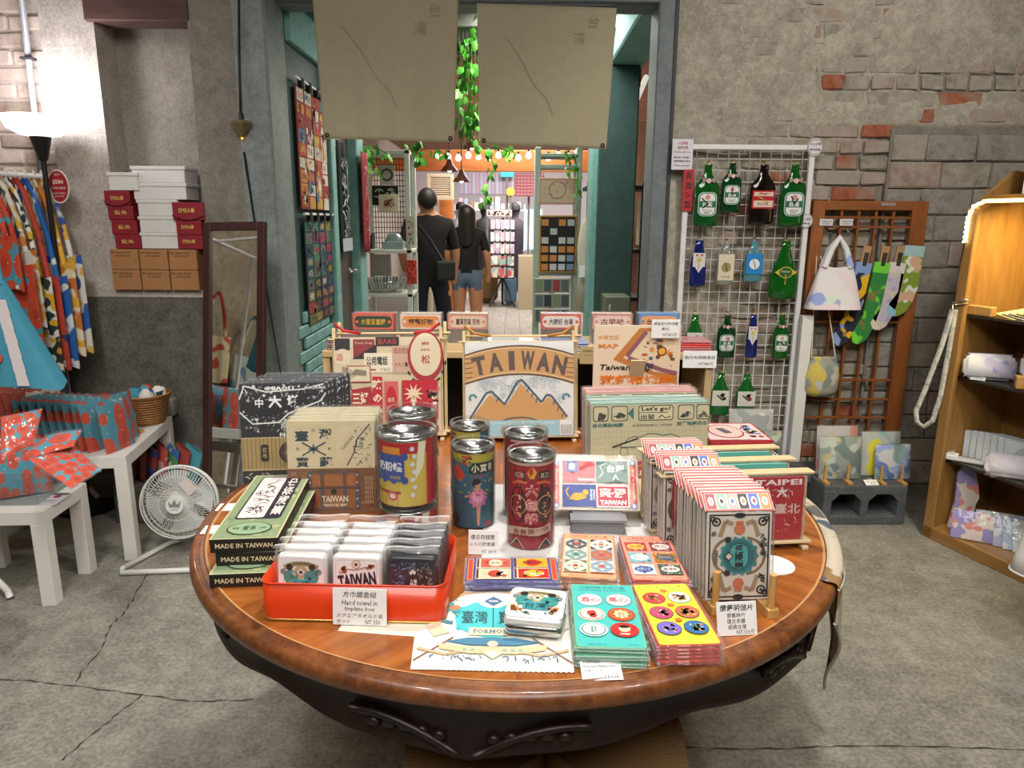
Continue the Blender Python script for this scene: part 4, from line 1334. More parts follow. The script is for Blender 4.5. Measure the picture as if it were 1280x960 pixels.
def art_ballet(a, r, h):
 wr(a, -r * 1.45, r * 1.45, h * 0.46, 0, h * 0.88, '35647a', 20)
 a.up(); wr(a, -r * 1.3, r * 1.3, h * 0.9, 0, h * 0.1, 'b7a83c', 12)
 a.up(); wr(a, -r * 0.2, r * 1.3, h * 0.78, 0, h * 0.13, '262a1f', 8)
 a.scatter(30, -r * 0.6, h * 0.88, r * 1.2, h * 0.16, ['6a8a3c', 'd0b43c', 'c23a34', '2a3a44'], r * 0.1, r * 0.22, 2)
 a.up(); a.text('小', r * 0.1, h * 0.78, h * 0.1, 'e8e2cc', bold=0.03).text('寶', r * 0.5, h * 0.78, h * 0.1, 'e8e2cc', bold=0.03).text('箱', r * 0.95, h * 0.78, h * 0.1, 'e8e2cc', bold=0.03)
 a.shape([(-r * 1.1, h * 0.78), (-r * 0.7, h * 0.8), (-r * 0.35, h * 0.68), (-r * 0.75, h * 0.6), (-r * 1.05, h * 0.66)], 'c8402c')
 a.text('THE BOX', r * 0.3, h * 0.68, h * 0.035, 'c23a4a', r * 0.9)
 rn = random.Random(4)
 for i in range(22):
  a.disc(rn.uniform(-r * 1.1, r * 1.2), rn.uniform(h * 0.45, h * 0.64), r * 0.045, 'c9b840', 8)
 a.up()
 skin = 'd99a72'
 cx = r * 0.2
 a.disc(cx, h * 0.585, r * 0.16, skin, 14).up().disc(cx - r * 0.04, h * 0.615, r * 0.19, '1d1a20', 14, h * 0.04).disc(cx - r * 0.18, h * 0.585, r * 0.09, '1d1a20', 10)
 a.shape([(cx - r * 0.1, h * 0.38), (cx + r * 0.12, h * 0.38), (cx + r * 0.14, h * 0.54), (cx - r * 0.06, h * 0.54)], skin)
 a.line([(cx - r * 0.05, h * 0.52), (cx - r * 0.35, h * 0.44), (cx - r * 0.6, h * 0.42)], r * 0.09, skin)
 a.line([(cx + r * 0.1, h * 0.52), (cx + r * 0.35, h * 0.46), (cx + r * 0.5, h * 0.44)], r * 0.09, skin)
 a.shape([(cx - r * 0.07, h * 0.38), (cx + r * 0.06, h * 0.38), (cx + r * 0.08, h * 0.05), (cx - r * 0.02, h * 0.05)], skin)
 a.shape([(cx + r * 0.0, h * 0.38), (cx + r * 0.16, h * 0.38), (cx + r * 0.1, h * 0.1), (cx + r * 0.03, h * 0.1)], 'cf8f68')
 a.up(); a.star(cx + r * 0.02, h * 0.4, r * 0.48, 'd077a4', 9, 0.75).up().star(cx, h * 0.42, r * 0.33, 'e2a0c0', 8, 0.7)
 a.rect(cx + r * 0.02, h * 0.47, r * 0.24, h * 0.07, 'c25a8a')
 a.disc(r * 0.75, h * 0.06, r * 0.16, 'c23a4a', 8).disc(-r * 1.0, h * 0.12, r * 0.3, '2a3038', 12)
def art_bun(a, r, h):
 wr(a, -r * 1.5, r * 1.5, h * 0.46, 0, h * 0.9, 'a3232c', 20)
 a.up(); wr(a, -r * 1.4, r * 1.4, h * 0.945, 0, h * 0.025, 'c9a59c', 14)
 a.disc(0, h * 0.55, r * 0.62, '2c2428', 22, h * 0.28).up()
 for sg in (-1, 1):
  a.disc(sg * r * 0.62, h * 0.5, r * 0.42, '33262a', 18, h * 0.2).up().arc(sg * r * 0.62, h * 0.5, r * 0.4, 0, 2 * pi, r * 0.05, 'c9885a')
  a.scatter(16, sg * r * 0.66, h * 0.5, r * 0.5, h * 0.3, ['c9a48a', '8a3a34', 'd9c8b0'], r * 0.06, r * 0.14, 3 + sg)
  a.rect(sg * r * 0.55, h * 0.83, r * 0.5, h * 0.09, '2a2024').up().text('紅灣' if sg < 0 else '真正', sg * r * 0.55, h * 0.83, h * 0.06, 'd9c8a8', r * 0.42)
  a.line([(sg * r * 0.2, h * 0.75), (sg * r * 0.6, h * 0.76), (sg * r * 0.9, h * 0.72)], r * 0.09, 'd9704a')
  a.shape([(sg * r * 0.3, h * 0.02), (sg * r * 0.65, h * 0.13), (sg * r * 1.0, h * 0.02)][::sg], '2a2024').up()
  a.line([(sg * r * 0.3, h * 0.02), (sg * r * 0.65, h * 0.13), (sg * r * 1.0, h * 0.02)], r * 0.04, 'd9c8b8')
 a.shape([(-r * 0.08, h * 0.8), (-r * 0.2, h * 0.86), (-r * 0.02, h * 0.95), (r * 0.2, h * 0.87), (r * 0.08, h * 0.8)], 'e0a83a').up()
 a.shape([(-r * 0.06, h * 0.82), (-r * 0.14, h * 0.88), (r * 0.0, h * 0.96), (r * 0.05, h * 0.86)], 'c22f26')
 for i, s_ in enumerate('大包錢'):
  yy = h * (0.67 - i * 0.155)
  a.up(); a.text(s_, 0, yy, h * 0.135, 'd8cbc4', bold=0.05); a.up(); a.text(s_, 0, yy, h * 0.125, 'b8323a', bold=0.005)
 a.up()
 for i in range(8):
  x0 = -r * 0.95 + i * r * 0.24
  a.rect(x0, h * (0.2 + 0.012 * sin(i * 0.9) + 0.006 * i), r * 0.25, h * 0.09, 'b39a86', 0.1)
 a.up(); a.text('青春第一快', 0, h * 0.225, h * 0.06, '7a2a2c', r * 1.5, rot=0.1)
p = atZ(663, 676, ZT)
can('red money tin with 大包 characters in a clear tube standing before its twin', (p.x, p.y, ZT + 0.0006), 0.0, 0.0465, 0.178, art_bun, '8f1f28')
p = atZ(656, 640, ZT)
can('red money tin in a clear tube behind the 大包 tin', (p.x, p.y, ZT + 0.0006), 0.6, 0.0465, 0.178, art_bun, '8f1f28')
p = atZ(592, 652, ZT)
can('blue money tin with a pink ballerina in a clear tube', (p.x, p.y, ZT + 0.0006), 0.05, 0.0445, 0.165, art_ballet, '2f5a6e')
p = atZ(588, 618, ZT)
can('blue money tin in a clear tube behind the ballerina tin', (p.x, p.y, ZT + 0.0006), -0.7, 0.0445, 0.165, art_ballet, '2f5a6e')
pA = atZ(512, 690, ZT)
can('red and yellow milk powder money tin under another one', (pA.x, pA.y, ZT + 0.0006), 0.2, 0.0545, 0.098, art_bread, 'a82028')
can('red and yellow milk powder money tin stacked on top in front', (pA.x, pA.y, ZT + 0.1066), 0.1, 0.0545, 0.128, art_bread, 'a82028')
p = atZ(518, 642, ZT)
can('red money tin standing behind the milk powder tins', (p.x, p.y, ZT + 0.0006), 1.4, 0.0515, 0.1, art_bread, 'a82028')
can('dark red money tin stacked behind the milk powder tin', (p.x, p.y, ZT + 0.1086), 2.2, 0.0515, 0.115, art_bun, '7a1f26')
card_stand('price_card', 'white price card of the money tins standing by the silver bags', tuple(atZ(604, 694, ZT) + Vector((0, 0, 0.0006))), -0.05, 0.056, 0.046,
  [('復古存錢筒', -0.02, 0.72, 0.2, 0.8, 0), ('レトロ貯金箱', -0.02, 0.44, 0.17, 0.82, 0), ('NT 280元', 0.2, 0.14, 0.16, 0.5, 0)], 0.2)
# ------------------------------------------------------------------ taller goods on the round table
# green boxes lettered MADE IN TAIWAN
zt_ = ZT + 0.077
A_, B_ = atZ(261, 674, zt_), atZ(320, 594, zt_)
C_ = atZ(352, 673, zt_)
dv = B_ - A_
L_, byaw = dv.length, atan2(dv.y, dv.x) - pi / 2
bw = 0.113
def green_box(label, loc, rz):
 o = thing('boxed_tea_towel', label, 'box', loc, rz, 'MADE IN TAIWAN boxes')
 b = MB(); b.rbox(0, bw, 0, L_, 0, 0.0245, ink('1d1a17', 0.5), 0.001)
 b.build('box', o)
 a = Art('top', 0.0003, 0.4)
 w, d = bw, L_
 a.rect(w / 2, d / 2, w, d, 'c2bf94').up().rect(w / 2, d / 2, w - 0.006, d - 0.006, '86966f').up()
 a.scatter(60, w / 2, d / 2, w * 0.94, d * 0.96, ['75886a', 'a8ae80'], 0.006, 0.018, 4, 'dl')
 a.up(); a.rrect(w * 0.52, d * 0.61, w * 0.72, d * 0.7, '2f2730', 0.008).up()
 a.rrect(w * 0.40, d * 0.61, w * 0.42, d * 0.67, 'd9cfca', 0.006).up()
 a.scatter(50, w * 0.40, d * 0.61, w * 0.36, d * 0.62, ['5a4a55', '8a7a80', '3a3038'], 0.005, 0.018, 7, 'l')
 a.text('臺灣茶巾', w * 0.76, d * 0.61, w * 0.17, 'd9cfca', d * 0.6, rot=pi / 2, bold=0.02)
 a.disc(w * 0.5, d * 0.125, w * 0.34, '3f4a35', 26, d * 0.085).up().disc(w * 0.5, d * 0.125, w * 0.315, '8fa883', 26, d * 0.078).up()
 a.text('寶島', w * 0.5, d * 0.125, d * 0.06, '3f4a35', w * 0.2).text('精選', w * 0.3, d * 0.125, d * 0.025, '3f4a35', w * 0.1).text('好物', w * 0.7, d * 0.125, d * 0.025, '3f4a35', w * 0.1)
 a.build(o, 'lid_print', (0, 0, 0.0245))
 a = Art('front', 0.0004, 0.5)
 a.text('MADE IN TAIWAN', bw * 0.5, 0.0123, 0.0085, 'd9c8a0', bw * 0.84, bold=0.02)
 a.build(o, 'lettering')
 return o
gb = green_box('green box lettered MADE IN TAIWAN, topmost of its stack', (A_.x, A_.y, ZT + 0.0512), byaw)
o = dup(gb, (A_.x + 0.007, A_.y + 0.003, ZT + 0.0258), byaw - 0.02, label='box lettered MADE IN TAIWAN in the middle of its stack')
o = dup(gb, (A_.x + 0.006, A_.y - 0.026, ZT + 0.0004), byaw + 0.01, label='box lettered MADE IN TAIWAN at the bottom of its stack')
for (u, v, s) in ((273, 662, 0), (290, 634, 1)):
 p = atZ(u, v, ZT)
 b = MB(); b.box(-0.03, 0.03, -0.02, 0.02, 0, 0.0008, M_PAPER)
 tag(b.build('price_card', None, (p.x, p.y, ZT + 0.0002), (0, 0, byaw)), ('blank white card sticking out near the bottom green box', 'blank white card tucked under the far end of the green boxes')[s], 'price card')
def pack_row(name, n, labels, base, w, h, t_, art_fn, tilt, gap, edge, group, shift=0.0, paper='d8cba8', jit=0.002, seed=1, artb=None, film_=None, z0=None):
 """row of wrapped flat packs standing one behind the other"""
 mid, yaw, _ = base
 rn = random.Random(seed)
 o0 = None
 fx, fy = -sin(yaw), cos(yaw)
 for k in range(n):
  loc = (mid.x + fx * gap * k + cos(yaw) * shift * k + rn.uniform(-jit, jit), mid.y + fy * gap * k + sin(yaw) * shift * k, (ZT + 0.0006 if z0 is None else z0) + h * 0.012 * 0)
  rt = (-tilt, rn.uniform(-0.012, 0.012) if k else 0, yaw + rn.uniform(-0.015, 0.015) * (k > 0))
  if o0 is None:
   o0 = thing(name, labels[0], 'map pack', loc, rt, group)
   b = MB(); b.rbox(-w / 2, w / 2, 0, t_ * 0.8, 0, h, ink(edge, 0.7), 0.002)
   b.build('folded_cloth', o0)
   a = Art('front', 0.0003, 0.5)
   art_fn(a, w, h)
   a.build(o0, 'print')
   b = MB(); b.rbox(-w / 2 - 0.003, w / 2 + 0.003, -0.0035, t_ * 0.9, -0.0004, h + 0.004, film_ or M_FILM, 0.002, 1)
   b.build('plastic_bag', o0)
  else:
   dup(o0, loc, rt, label=labels[min(k, len(labels) - 1)])
 return o0
def art_treasure(a, w, h):
 a.rect(0, h * 0.5, w, h, 'd3c59f').up()
 for (x, y, s_) in ((-0.33, 0.84, '臺'), (-0.06, 0.86, '灣'), (-0.33, 0.56, '寶'), (-0.06, 0.56, '藏')):
  a.text(s_, x * w, y * h, h * 0.11, '2e3d4b', w * 0.15, bold=0.03)
 a.line([(-0.33 * w, 0.77 * h), (-0.2 * w, 0.7 * h), (-0.06 * w, 0.77 * h)], 0.003, '2e3d4b').line([(-0.33 * w, 0.63 * h), (-0.2 * w, 0.7 * h), (-0.06 * w, 0.63 * h)], 0.003, '2e3d4b')
 a.star(-0.2 * w, 0.7 * h, w * 0.07, '51697a', 4, 0.35)
 a.text('TAIWAN', 0.19 * w, 0.76 * h, h * 0.035, '5a5a50', w * 0.2, rot=0.9).text('西', -0.38 * w, 0.7 * h, h * 0.03, '3a4a55').text('東', -0.02 * w, 0.7 * h, h * 0.03, '3a4a55').text('北', -0.2 * w, 0.9 * h, h * 0.04, '3a4a55')
 a.scatter(60, 0.36 * w, 0.72 * h, w * 0.24, h * 0.46, ['4a4f50', '6a6f6a', '37424c'], w * 0.02, w * 0.05, 5, 'l')
 a.line([(0.45 * w, 0.96 * h), (0.3 * w, 0.8 * h), (0.26 * w, 0.65 * h), (0.18 * w, 0.52 * h)], 0.0025, '37424c')
 a.up(); a.rect(0, h * 0.245, w, h * 0.49, '7a5230').up()
 a.scatter(60, 0, h * 0.245, w * 0.98, h * 0.47, ['8a5f3a', '6d4727', '94683f'], w * 0.03, w * 0.09, 6, 'r')
 a.up(); cx, cy = 0.02 * w, h * 0.25
 a.rrect(cx, cy, w * 0.62, h * 0.42, '57504e', 0.008).up().rrect(cx, cy, w * 0.55, h * 0.38, '8f5c34', 0.006).up()
 a.rect(cx, cy + h * 0.1, w * 0.55, h * 0.13, 'a3683c').rect(cx, cy + h * 0.035, w * 0.6, h * 0.03, '4d4a4c')
 for x in (-0.27, -0.13, 0.13, 0.27):
  a.rect(cx + x * w, cy, w * 0.045, h * 0.42, '55505a')
 a.up();
 for x in (-0.27, 0.27):
  for y in (-0.17, -0.09, 0.0, 0.09, 0.17):
   a.disc(cx + x * w, cy + y * h, w * 0.011, 'c9c3b4', 8)
 a.disc(cx, cy - h * 0.01, w * 0.035, '2c2a2c', 8).disc(-0.19 * w, cy - h * 0.09, w * 0.05, '9a4a34', 10)
 a.text('TAIWAN', cx + w * 0.01, cy - h * 0.09, h * 0.07, 'e4d6b4', w * 0.3, bold=0.03).text('TREASURE MAP', cx + w * 0.01, cy - h * 0.155, h * 0.03, 'e4d6b4', w * 0.28, bold=0.03)
 a.rect(-0.43 * w, 0.05 * h, w * 0.06, h * 0.055, 'd8d0c0')
 for i in range(4):
  a.text('臺灣寶藏地圖', 0.39 * w + i * 0.025 * w, 0.25 * h, 0.014 * h, 'd9c29a', h * 0.3, rot=pi / 2)
bs = look(363, 643, 471, 641)
W1 = bs[2]
pack_row('treasure_map_pack', 9, ['cream and brown treasure chest map pack, front of its row', 'folded treasure map pack in the row behind the chest pack'], bs, W1, 0.198, 0.012, art_treasure, 0.10, 0.0135, 'cfc29e', 'treasure map packs', 0.0)
def art_black(a, w, h):
 a.rect(0, h * 0.5, w, h, '25272b').up()
 a.rect(0, h * 0.29, w, h * 0.34, 'a8925e').up()
 for i in range(22):
  a.rect(-w / 2 + (i + 0.5) * w / 22, h * 0.29, w * 0.006, h * 0.34, '6f5c34')
 a.rect(0, h * 0.455, w, h * 0.012, 'cbb98a').rect(0, h * 0.13, w, h * 0.012, 'cbb98a')
 a.up(); a.rrect(-w * 0.24, h * 0.3, w * 0.09, h * 0.17, '2a211d', 0.004).up().text('花\n布', -w * 0.24, h * 0.3, h * 0.11, 'cbb98a', w * 0.05)
 a.disc(w * 0.12, h * 0.3, w * 0.2, '2a2424', 24, h * 0.13).up().disc(w * 0.12, h * 0.3, w * 0.18, '4a3a36', 24, h * 0.115).up().text('臺灣古道', w * 0.12, h * 0.3, h * 0.05, 'cbb98a', w * 0.26)
 a.scatter(300, 0, h * 0.75, w * 0.98, h * 0.5, ['d9d9d6', 'aeb2b4'], w * 0.012, w * 0.04, 3, 'dll')
 a.scatter(30, 0, h * 0.06, w * 0.98, h * 0.1, ['d9d9d6'], w * 0.02, w * 0.06, 4, 'l')
 a.up(); a.shape([(-w * 0.48, h * 0.8), (w * 0.4, h * 0.92), (w * 0.1, h * 0.76), (-w * 0.1, h * 0.68), (-w * 0.4, h * 0.7)], '1c1d20').up()
 a.line([(-w * 0.5, h * 0.85), (-w * 0.44, h * 0.985), (-w * 0.2, h * 0.92), (w * 0.2, h * 0.94), (w * 0.46, h * 0.99)], w * 0.016, 'e6e6e2')
 a.line([(-w * 0.5, h * 0.72), (-w * 0.36, h * 0.6), (-w * 0.06, h * 0.61), (w * 0.05, h * 0.7), (w * 0.42, h * 0.82), (w * 0.48, h * 0.9)], w * 0.016, 'e6e6e2')
 a.text('MIAOLI', -w * 0.03, h * 0.955, h * 0.042, 'f0f0ec', w * 0.3, bold=0.05).text('TAICHUNG', w * 0.36, h * 0.955, h * 0.03, 'f0f0ec', w * 0.24, bold=0.03)
 a.text('中', -w * 0.28, h * 0.81, h * 0.09, 'f0f0ec', bold=0.03).text('大', -w * 0.1, h * 0.82, h * 0.13, 'f0f0ec', bold=0.04).text('墩', w * 0.11, h * 0.82, h * 0.13, 'f0f0ec', bold=0.04)
 a.text('南', 0.0, h * 0.58, h * 0.08, 'f0f0ec').text('なんとう', w * 0.08, h * 0.53, h * 0.03, 'f0f0ec', w * 0.2).text('NANTOU', w * 0.12, h * 0.485, h * 0.04, 'f0f0ec', w * 0.36, bold=0.04)
bs = look(305, 604, 414, 600)
pack_row('black_map_pack', 8, ['black and white Taichung map pack, front of its row', 'black map pack in the row behind the Taichung pack'], bs, bs[2], 0.232, 0.014, art_black, 0.12, 0.0155, '2c2d30', 'black map packs', 0.006, film_=M_FILM)
def art_letsgo(a, w, h, main='2f6f68', top='7fb5ab'):
 a.rect(0, h * 0.5, w, h, 'c4bb98').up()
 a.rect(0, h * 0.99, w, h * 0.02, top)
 for (x, ww) in ((-0.42, 0.13), (-0.26, 0.14), (0.31, 0.14), (0.46, 0.12)):
  a.rrect(x * w, h * 0.86, ww * w, h * 0.2, '2d2f2c', 0.006).up().rrect(x * w, h * 0.86, ww * w - 0.004, h * 0.2 - 0.004, 'ccc39f', 0.005)
  a.up(); a.scatter(14, x * w, h * 0.83, ww * w * 0.8, h * 0.11, ['3a403c', '56605a'], w * 0.015, w * 0.04, int(x * 50) + 60, 'rl'); a.k -= 2
 a.shape([(-0.19 * w, 0.86 * h), (-0.14 * w, 0.94 * h), (-0.14 * w, 0.78 * h)][::-1], main)
 a.rrect(0.05 * w, h * 0.86, 0.3 * w, h * 0.2, '2d2f2c', 0.006).up().rrect(0.05 * w, h * 0.86, 0.3 * w - 0.004, h * 0.2 - 0.004, 'd6cca6', 0.005).up()
 a.text("Let's go!", 0.05 * w, h * 0.91, h * 0.075, '1f211f', 0.25 * w, bold=0.03).rect(0.03 * w, h * 0.865, 0.25 * w, 0.0015, '1f211f').text('出發', -0.02 * w, h * 0.81, h * 0.065, '1f211f', 0.12 * w, bold=0.02)
 a.line([(0.07 * w, 0.79 * h), (0.1 * w, 0.83 * h), (0.13 * w, 0.79 * h), (0.18 * w, 0.81 * h)], 0.002, '1f211f')
 a.text('台北景點地圖', -0.36 * w, h * 0.71, h * 0.055, main, 0.26 * w, bold=0.03).text('旅遊地圖方巾', 0.36 * w, h * 0.71, h * 0.055, main, 0.26 * w, bold=0.03).text('台灣各地好風光一起出發', 0.02 * w, h * 0.7, h * 0.03, '5a605a', 0.34 * w)
 for i in range(30):
  for j in range(5):
   a.rect(-0.48 * w + i * 0.033 * w, h * (0.62 - j * 0.075), 0.0018, 0.0018, '8d8668')
 a.up(); cloud = [(0.0 + 0.3 * w * cos(t_ / 14 * pi) * -1 + 0.05 * w, h * (0.42 + 0.16 * sin(t_ / 14 * pi) + 0.018 * sin(t_ * 2.2))) for t_ in range(15)]
 a.shape([(x, y) for x, y in cloud][::-1], 'c9c09d').up().line(cloud + [cloud[0]], 0.0018, '30443f')
 a.line([(-0.32 * w, h * 0.42), (-0.22 * w, h * 0.47), (-0.1 * w, h * 0.53)], 0.004, '2b2d2b').disc(-0.22 * w, h * 0.36, w * 0.035, '4a5a54', 12).up().disc(-0.22 * w, h * 0.36, w * 0.03, 'c4bb98', 12)
 a.scatter(14, 0.36 * w, h * 0.3, w * 0.2, h * 0.1, ['3a403c', '56605a'], w * 0.012, w * 0.04, 8, 'l')
 a.up(); a.rect(0, h * 0.115, w, h * 0.23, 'b81f4e').up()
 a.text('Taiwan Map', -0.08 * w, h * 0.17, h * 0.07, 'e0a93a', 0.36 * w, shear=0.25, bold=0.02).text('旅行布地圖', 0.12 * w, h * 0.075, h * 0.075, 'ede4dc', 0.42 * w, bold=0.03).text('中英文版', 0.26 * w, h * 0.18, h * 0.04, 'e0a93a', 0.14 * w)
 a.disc(-0.34 * w, h * 0.11, w * 0.05, 'dfa032', 14).disc(0.41 * w, h * 0.15, w * 0.03, '9a8a4a', 12)
# wooden base board the travel packs stand on, with two pegs
bs = look(739, 607, 883, 602)
bb = thing('pack_stand', 'low pale wooden board with two round pegs holding the travel map packs', 'display stand', (bs[0].x, bs[0].y, ZT), bs[1])
b = MB(); b.rbox(-bs[2] / 2 - 0.01, bs[2] / 2 + 0.0, -0.1, 0.17, 0, 0.014, M_BAMBOOX, 0.002)
b.build('base_board', bb)
for x in (-0.05, 0.072):
 b = MB(); b.cyl(0.0065, 0.0142, 0.055, M_PEG, 12, MT((x, -0.013, 0)))
 b.build('peg', bb)
pack_row('travel_map_pack', 5, ["cream and green Let's go travel map pack, front of its row", "green edged travel map pack in the row behind the Let's go pack"], bs, bs[2], 0.18, 0.012, art_letsgo, 0.11, 0.016, 'cfd8c8', 'green travel map packs', 0.0, z0=ZT + 0.0146)
far = (bs[0] + Vector((-0.004, 0.088, 0)), bs[1], bs[2])
pack_row('travel_map_pack', 4, ['pink edged travel map pack behind the green ones, front of the pink row', 'pink edged travel map pack at the back of its row'], far, bs[2] * 0.99, 0.186, 0.012, lambda a, w, h: art_letsgo(a, w, h, 'b0505a', 'd99a98'), 0.11, 0.017, 'e0b3ac', 'pink travel map packs', 0.0, seed=4, z0=ZT + 0.0146)
def art_map(a, w, h):
 a.rect(0, h * 0.5, w, h, 'e2cdb0').up()
 a.shape([(-0.28 * w, 0.6 * h), (0.02 * w, 0.97 * h), (0.46 * w, 0.97 * h), (0.49 * w, 0.3 * h)], 'c07a3c').up()
 a.shape([(-0.16 * w, 0.62 * h), (0.08 * w, 0.93 * h), (0.48 * w, 0.93 * h), (0.49 * w, 0.42 * h), (0.2 * w, 0.46 * h)], 'ddc8a6').up()
 a.line([(-0.12 * w, 0.64 * h), (0.1 * w, 0.93 * h)], w * 0.05, '8a5a62').line([(-0.1 * w, 0.62 * h), (0.3 * w, 0.48 * h), (0.48 * w, 0.44 * h)], w * 0.05, '8a5a62')
 a.scatter(22, 0.25 * w, 0.68 * h, 0.4 * w, 0.36 * h, ['6a4a3a', 'd98a3a', '4a5a8a', 'b0503a'], 0.02 * w, 0.07 * w, 3)
 a.disc(0.29 * w, 0.7 * h, w * 0.06, '7a3a2a', 10).up().disc(0.29 * w, 0.7 * h, w * 0.042, 'e0a43a', 10)
 a.text('中英文版', -0.34 * w, 0.86 * h, 0.05 * h, 'd98a3a', 0.24 * w).text('MAP', -0.34 * w, 0.76 * h, 0.05 * h, 'd98a3a', 0.24 * w, bold=0.03)
 a.text('Taiwan Map', -0.12 * w, 0.5 * h, 0.09 * h, '1f1c1c', 0.62 * w, shear=0.25, bold=0.02)
 a.text('遊戲布地圖', 0, 0.36 * h, 0.12 * h, 'e07a1c', 0.86 * w, bold=0.04)
p = atY(795, 470, 1.93)
mb_ = thing('map_board', 'cream Taiwan Map sales board standing behind the travel map packs', 'sign', (p.x, 1.93, ZT + 0.001), 0.02)
mw = atY(849, 440, 1.93).x - atY(740, 440, 1.93).x
mh = atY(795, 404, 1.98).z - ZT
b = MB(); b.rbox(-mw / 2, mw / 2, 0, 0.006, 0, mh, ink('d8d0c2', 0.6), 0.001)
b.build('board', mb_)
b = MB(); b.box(-0.02, 0.02, 0.0, 0.004, 0, mh * 0.8, ink('c9b48c', 0.7), MT((0, 0.09, 0)) @ MR(0.45, 4, 'X'))
b.build('prop', mb_)
a = Art('front', 0.0004)
a.M = MT((0, 0, mh - 0.235))
art_map(a, mw * 0.98, 0.235)
a.build(mb_, 'print')
p = atY(832, 423, 1.91)
card_stand('price_card', 'white price card at the corner of the cream Taiwan Map board', (p.x, 1.915, p.z), 0.03, 0.076, 0.05,
  [('環島旅行布地圖', 0, 0.78, 0.17, 0.86, 0), ('黃/紅', 0, 0.5, 0.16, 0.3, 0), ('NT450元', 0.16, 0.18, 0.18, 0.52, 0)], 0.0)
# ---- bamboo racks with boards
def rack(label, base, h, boards, strap, tilt=0.16, bars=(0.9,), group='bamboo board racks', gap=0.03, name='bamboo_rack', frames=2):
 mid, yaw, w = base
 o = thing(name, label, 'rack', (mid.x, mid.y, ZT + 0.0005), yaw, group)
 for k in range(frames):
  Tm = MT((0.012 * k, gap * k, 0)) @ MR(-tilt, 4, 'X')
  for s in (-1, 1):
   b = MB(); b.rbox(s * w / 2 - 0.0045, s * w / 2 + 0.0045, 0.0, 0.022, 0.003, h * (1.0 if k == 0 else 1.04), M_BAMBOO, 0.001, 1, Tm)
   b.build('upright', o)
  for f in bars:
   b = MB(); b.rbox(-w / 2 - 0.016, w / 2 + 0.016, -0.004, 0.024, h * f - 0.002, h * f + 0.003, M_BAMBOOX, 0.001, 1, Tm @ MT((0, -0.001, 0.012 * k)))
   b.build('cross_bar', o)
  b = MB(); b.rbox(-w / 2 - 0.012, w / 2 + 0.012, -0.016, 0.03, 0.012, 0.018, M_BAMBOOX, 0.001, 1, Tm)
  b.build('bottom_bar', o)
 for s in (-1, 1):
  b = MB(); b.rbox(s * w / 2 - 0.006, s * w / 2 + 0.006, -0.018, 0.11 if frames > 1 else 0.045, 0.0, 0.008, M_BAMBOOX, 0.001)
  b.build('foot', o)
 if strap:
  m = ink(strap, 0.6)
  for s in (-1, 1):
   b = MB(); b.tube([(s * (w / 2 - 0.002), 0.06, h * 1.02), (s * (w / 2 - 0.03), 0.045, h * 0.965), (s * (w / 2 - 0.075), 0.04, h * 0.945)], 0.004, m, 6)
   b.build('strap', o)
 return o
def board(name, label, base, z0, w, h, art_fn, edge, tilt=0.16, dy=-0.006, group=None, t_=0.011, cat='mat', film_=True):
 mid, yaw, _ = base
 off = MR(yaw, 4, 'Z') @ Vector((0, dy, 0))
 o = thing(name, label, cat, (mid.x + off.x, mid.y + off.y, ZT + z0), (-tilt, 0, yaw), group)
 b = MB(); b.rbox(-w / 2, w / 2, 0, t_, 0, h, ink(edge, 0.6), 0.0015)
 b.build('board', o)
 a = Art('front', 0.0004, 0.45)
 art_fn(a, w, h)
 a.build(o, 'print')
 if film_:
  b = MB(); b.rbox(-w / 2 - 0.002, w / 2 + 0.002, -0.005, t_ + 0.001, -0.0005, h + 0.002, M_FILM, 0.001, 1)
  b.build('plastic_wrap', o)
 return o
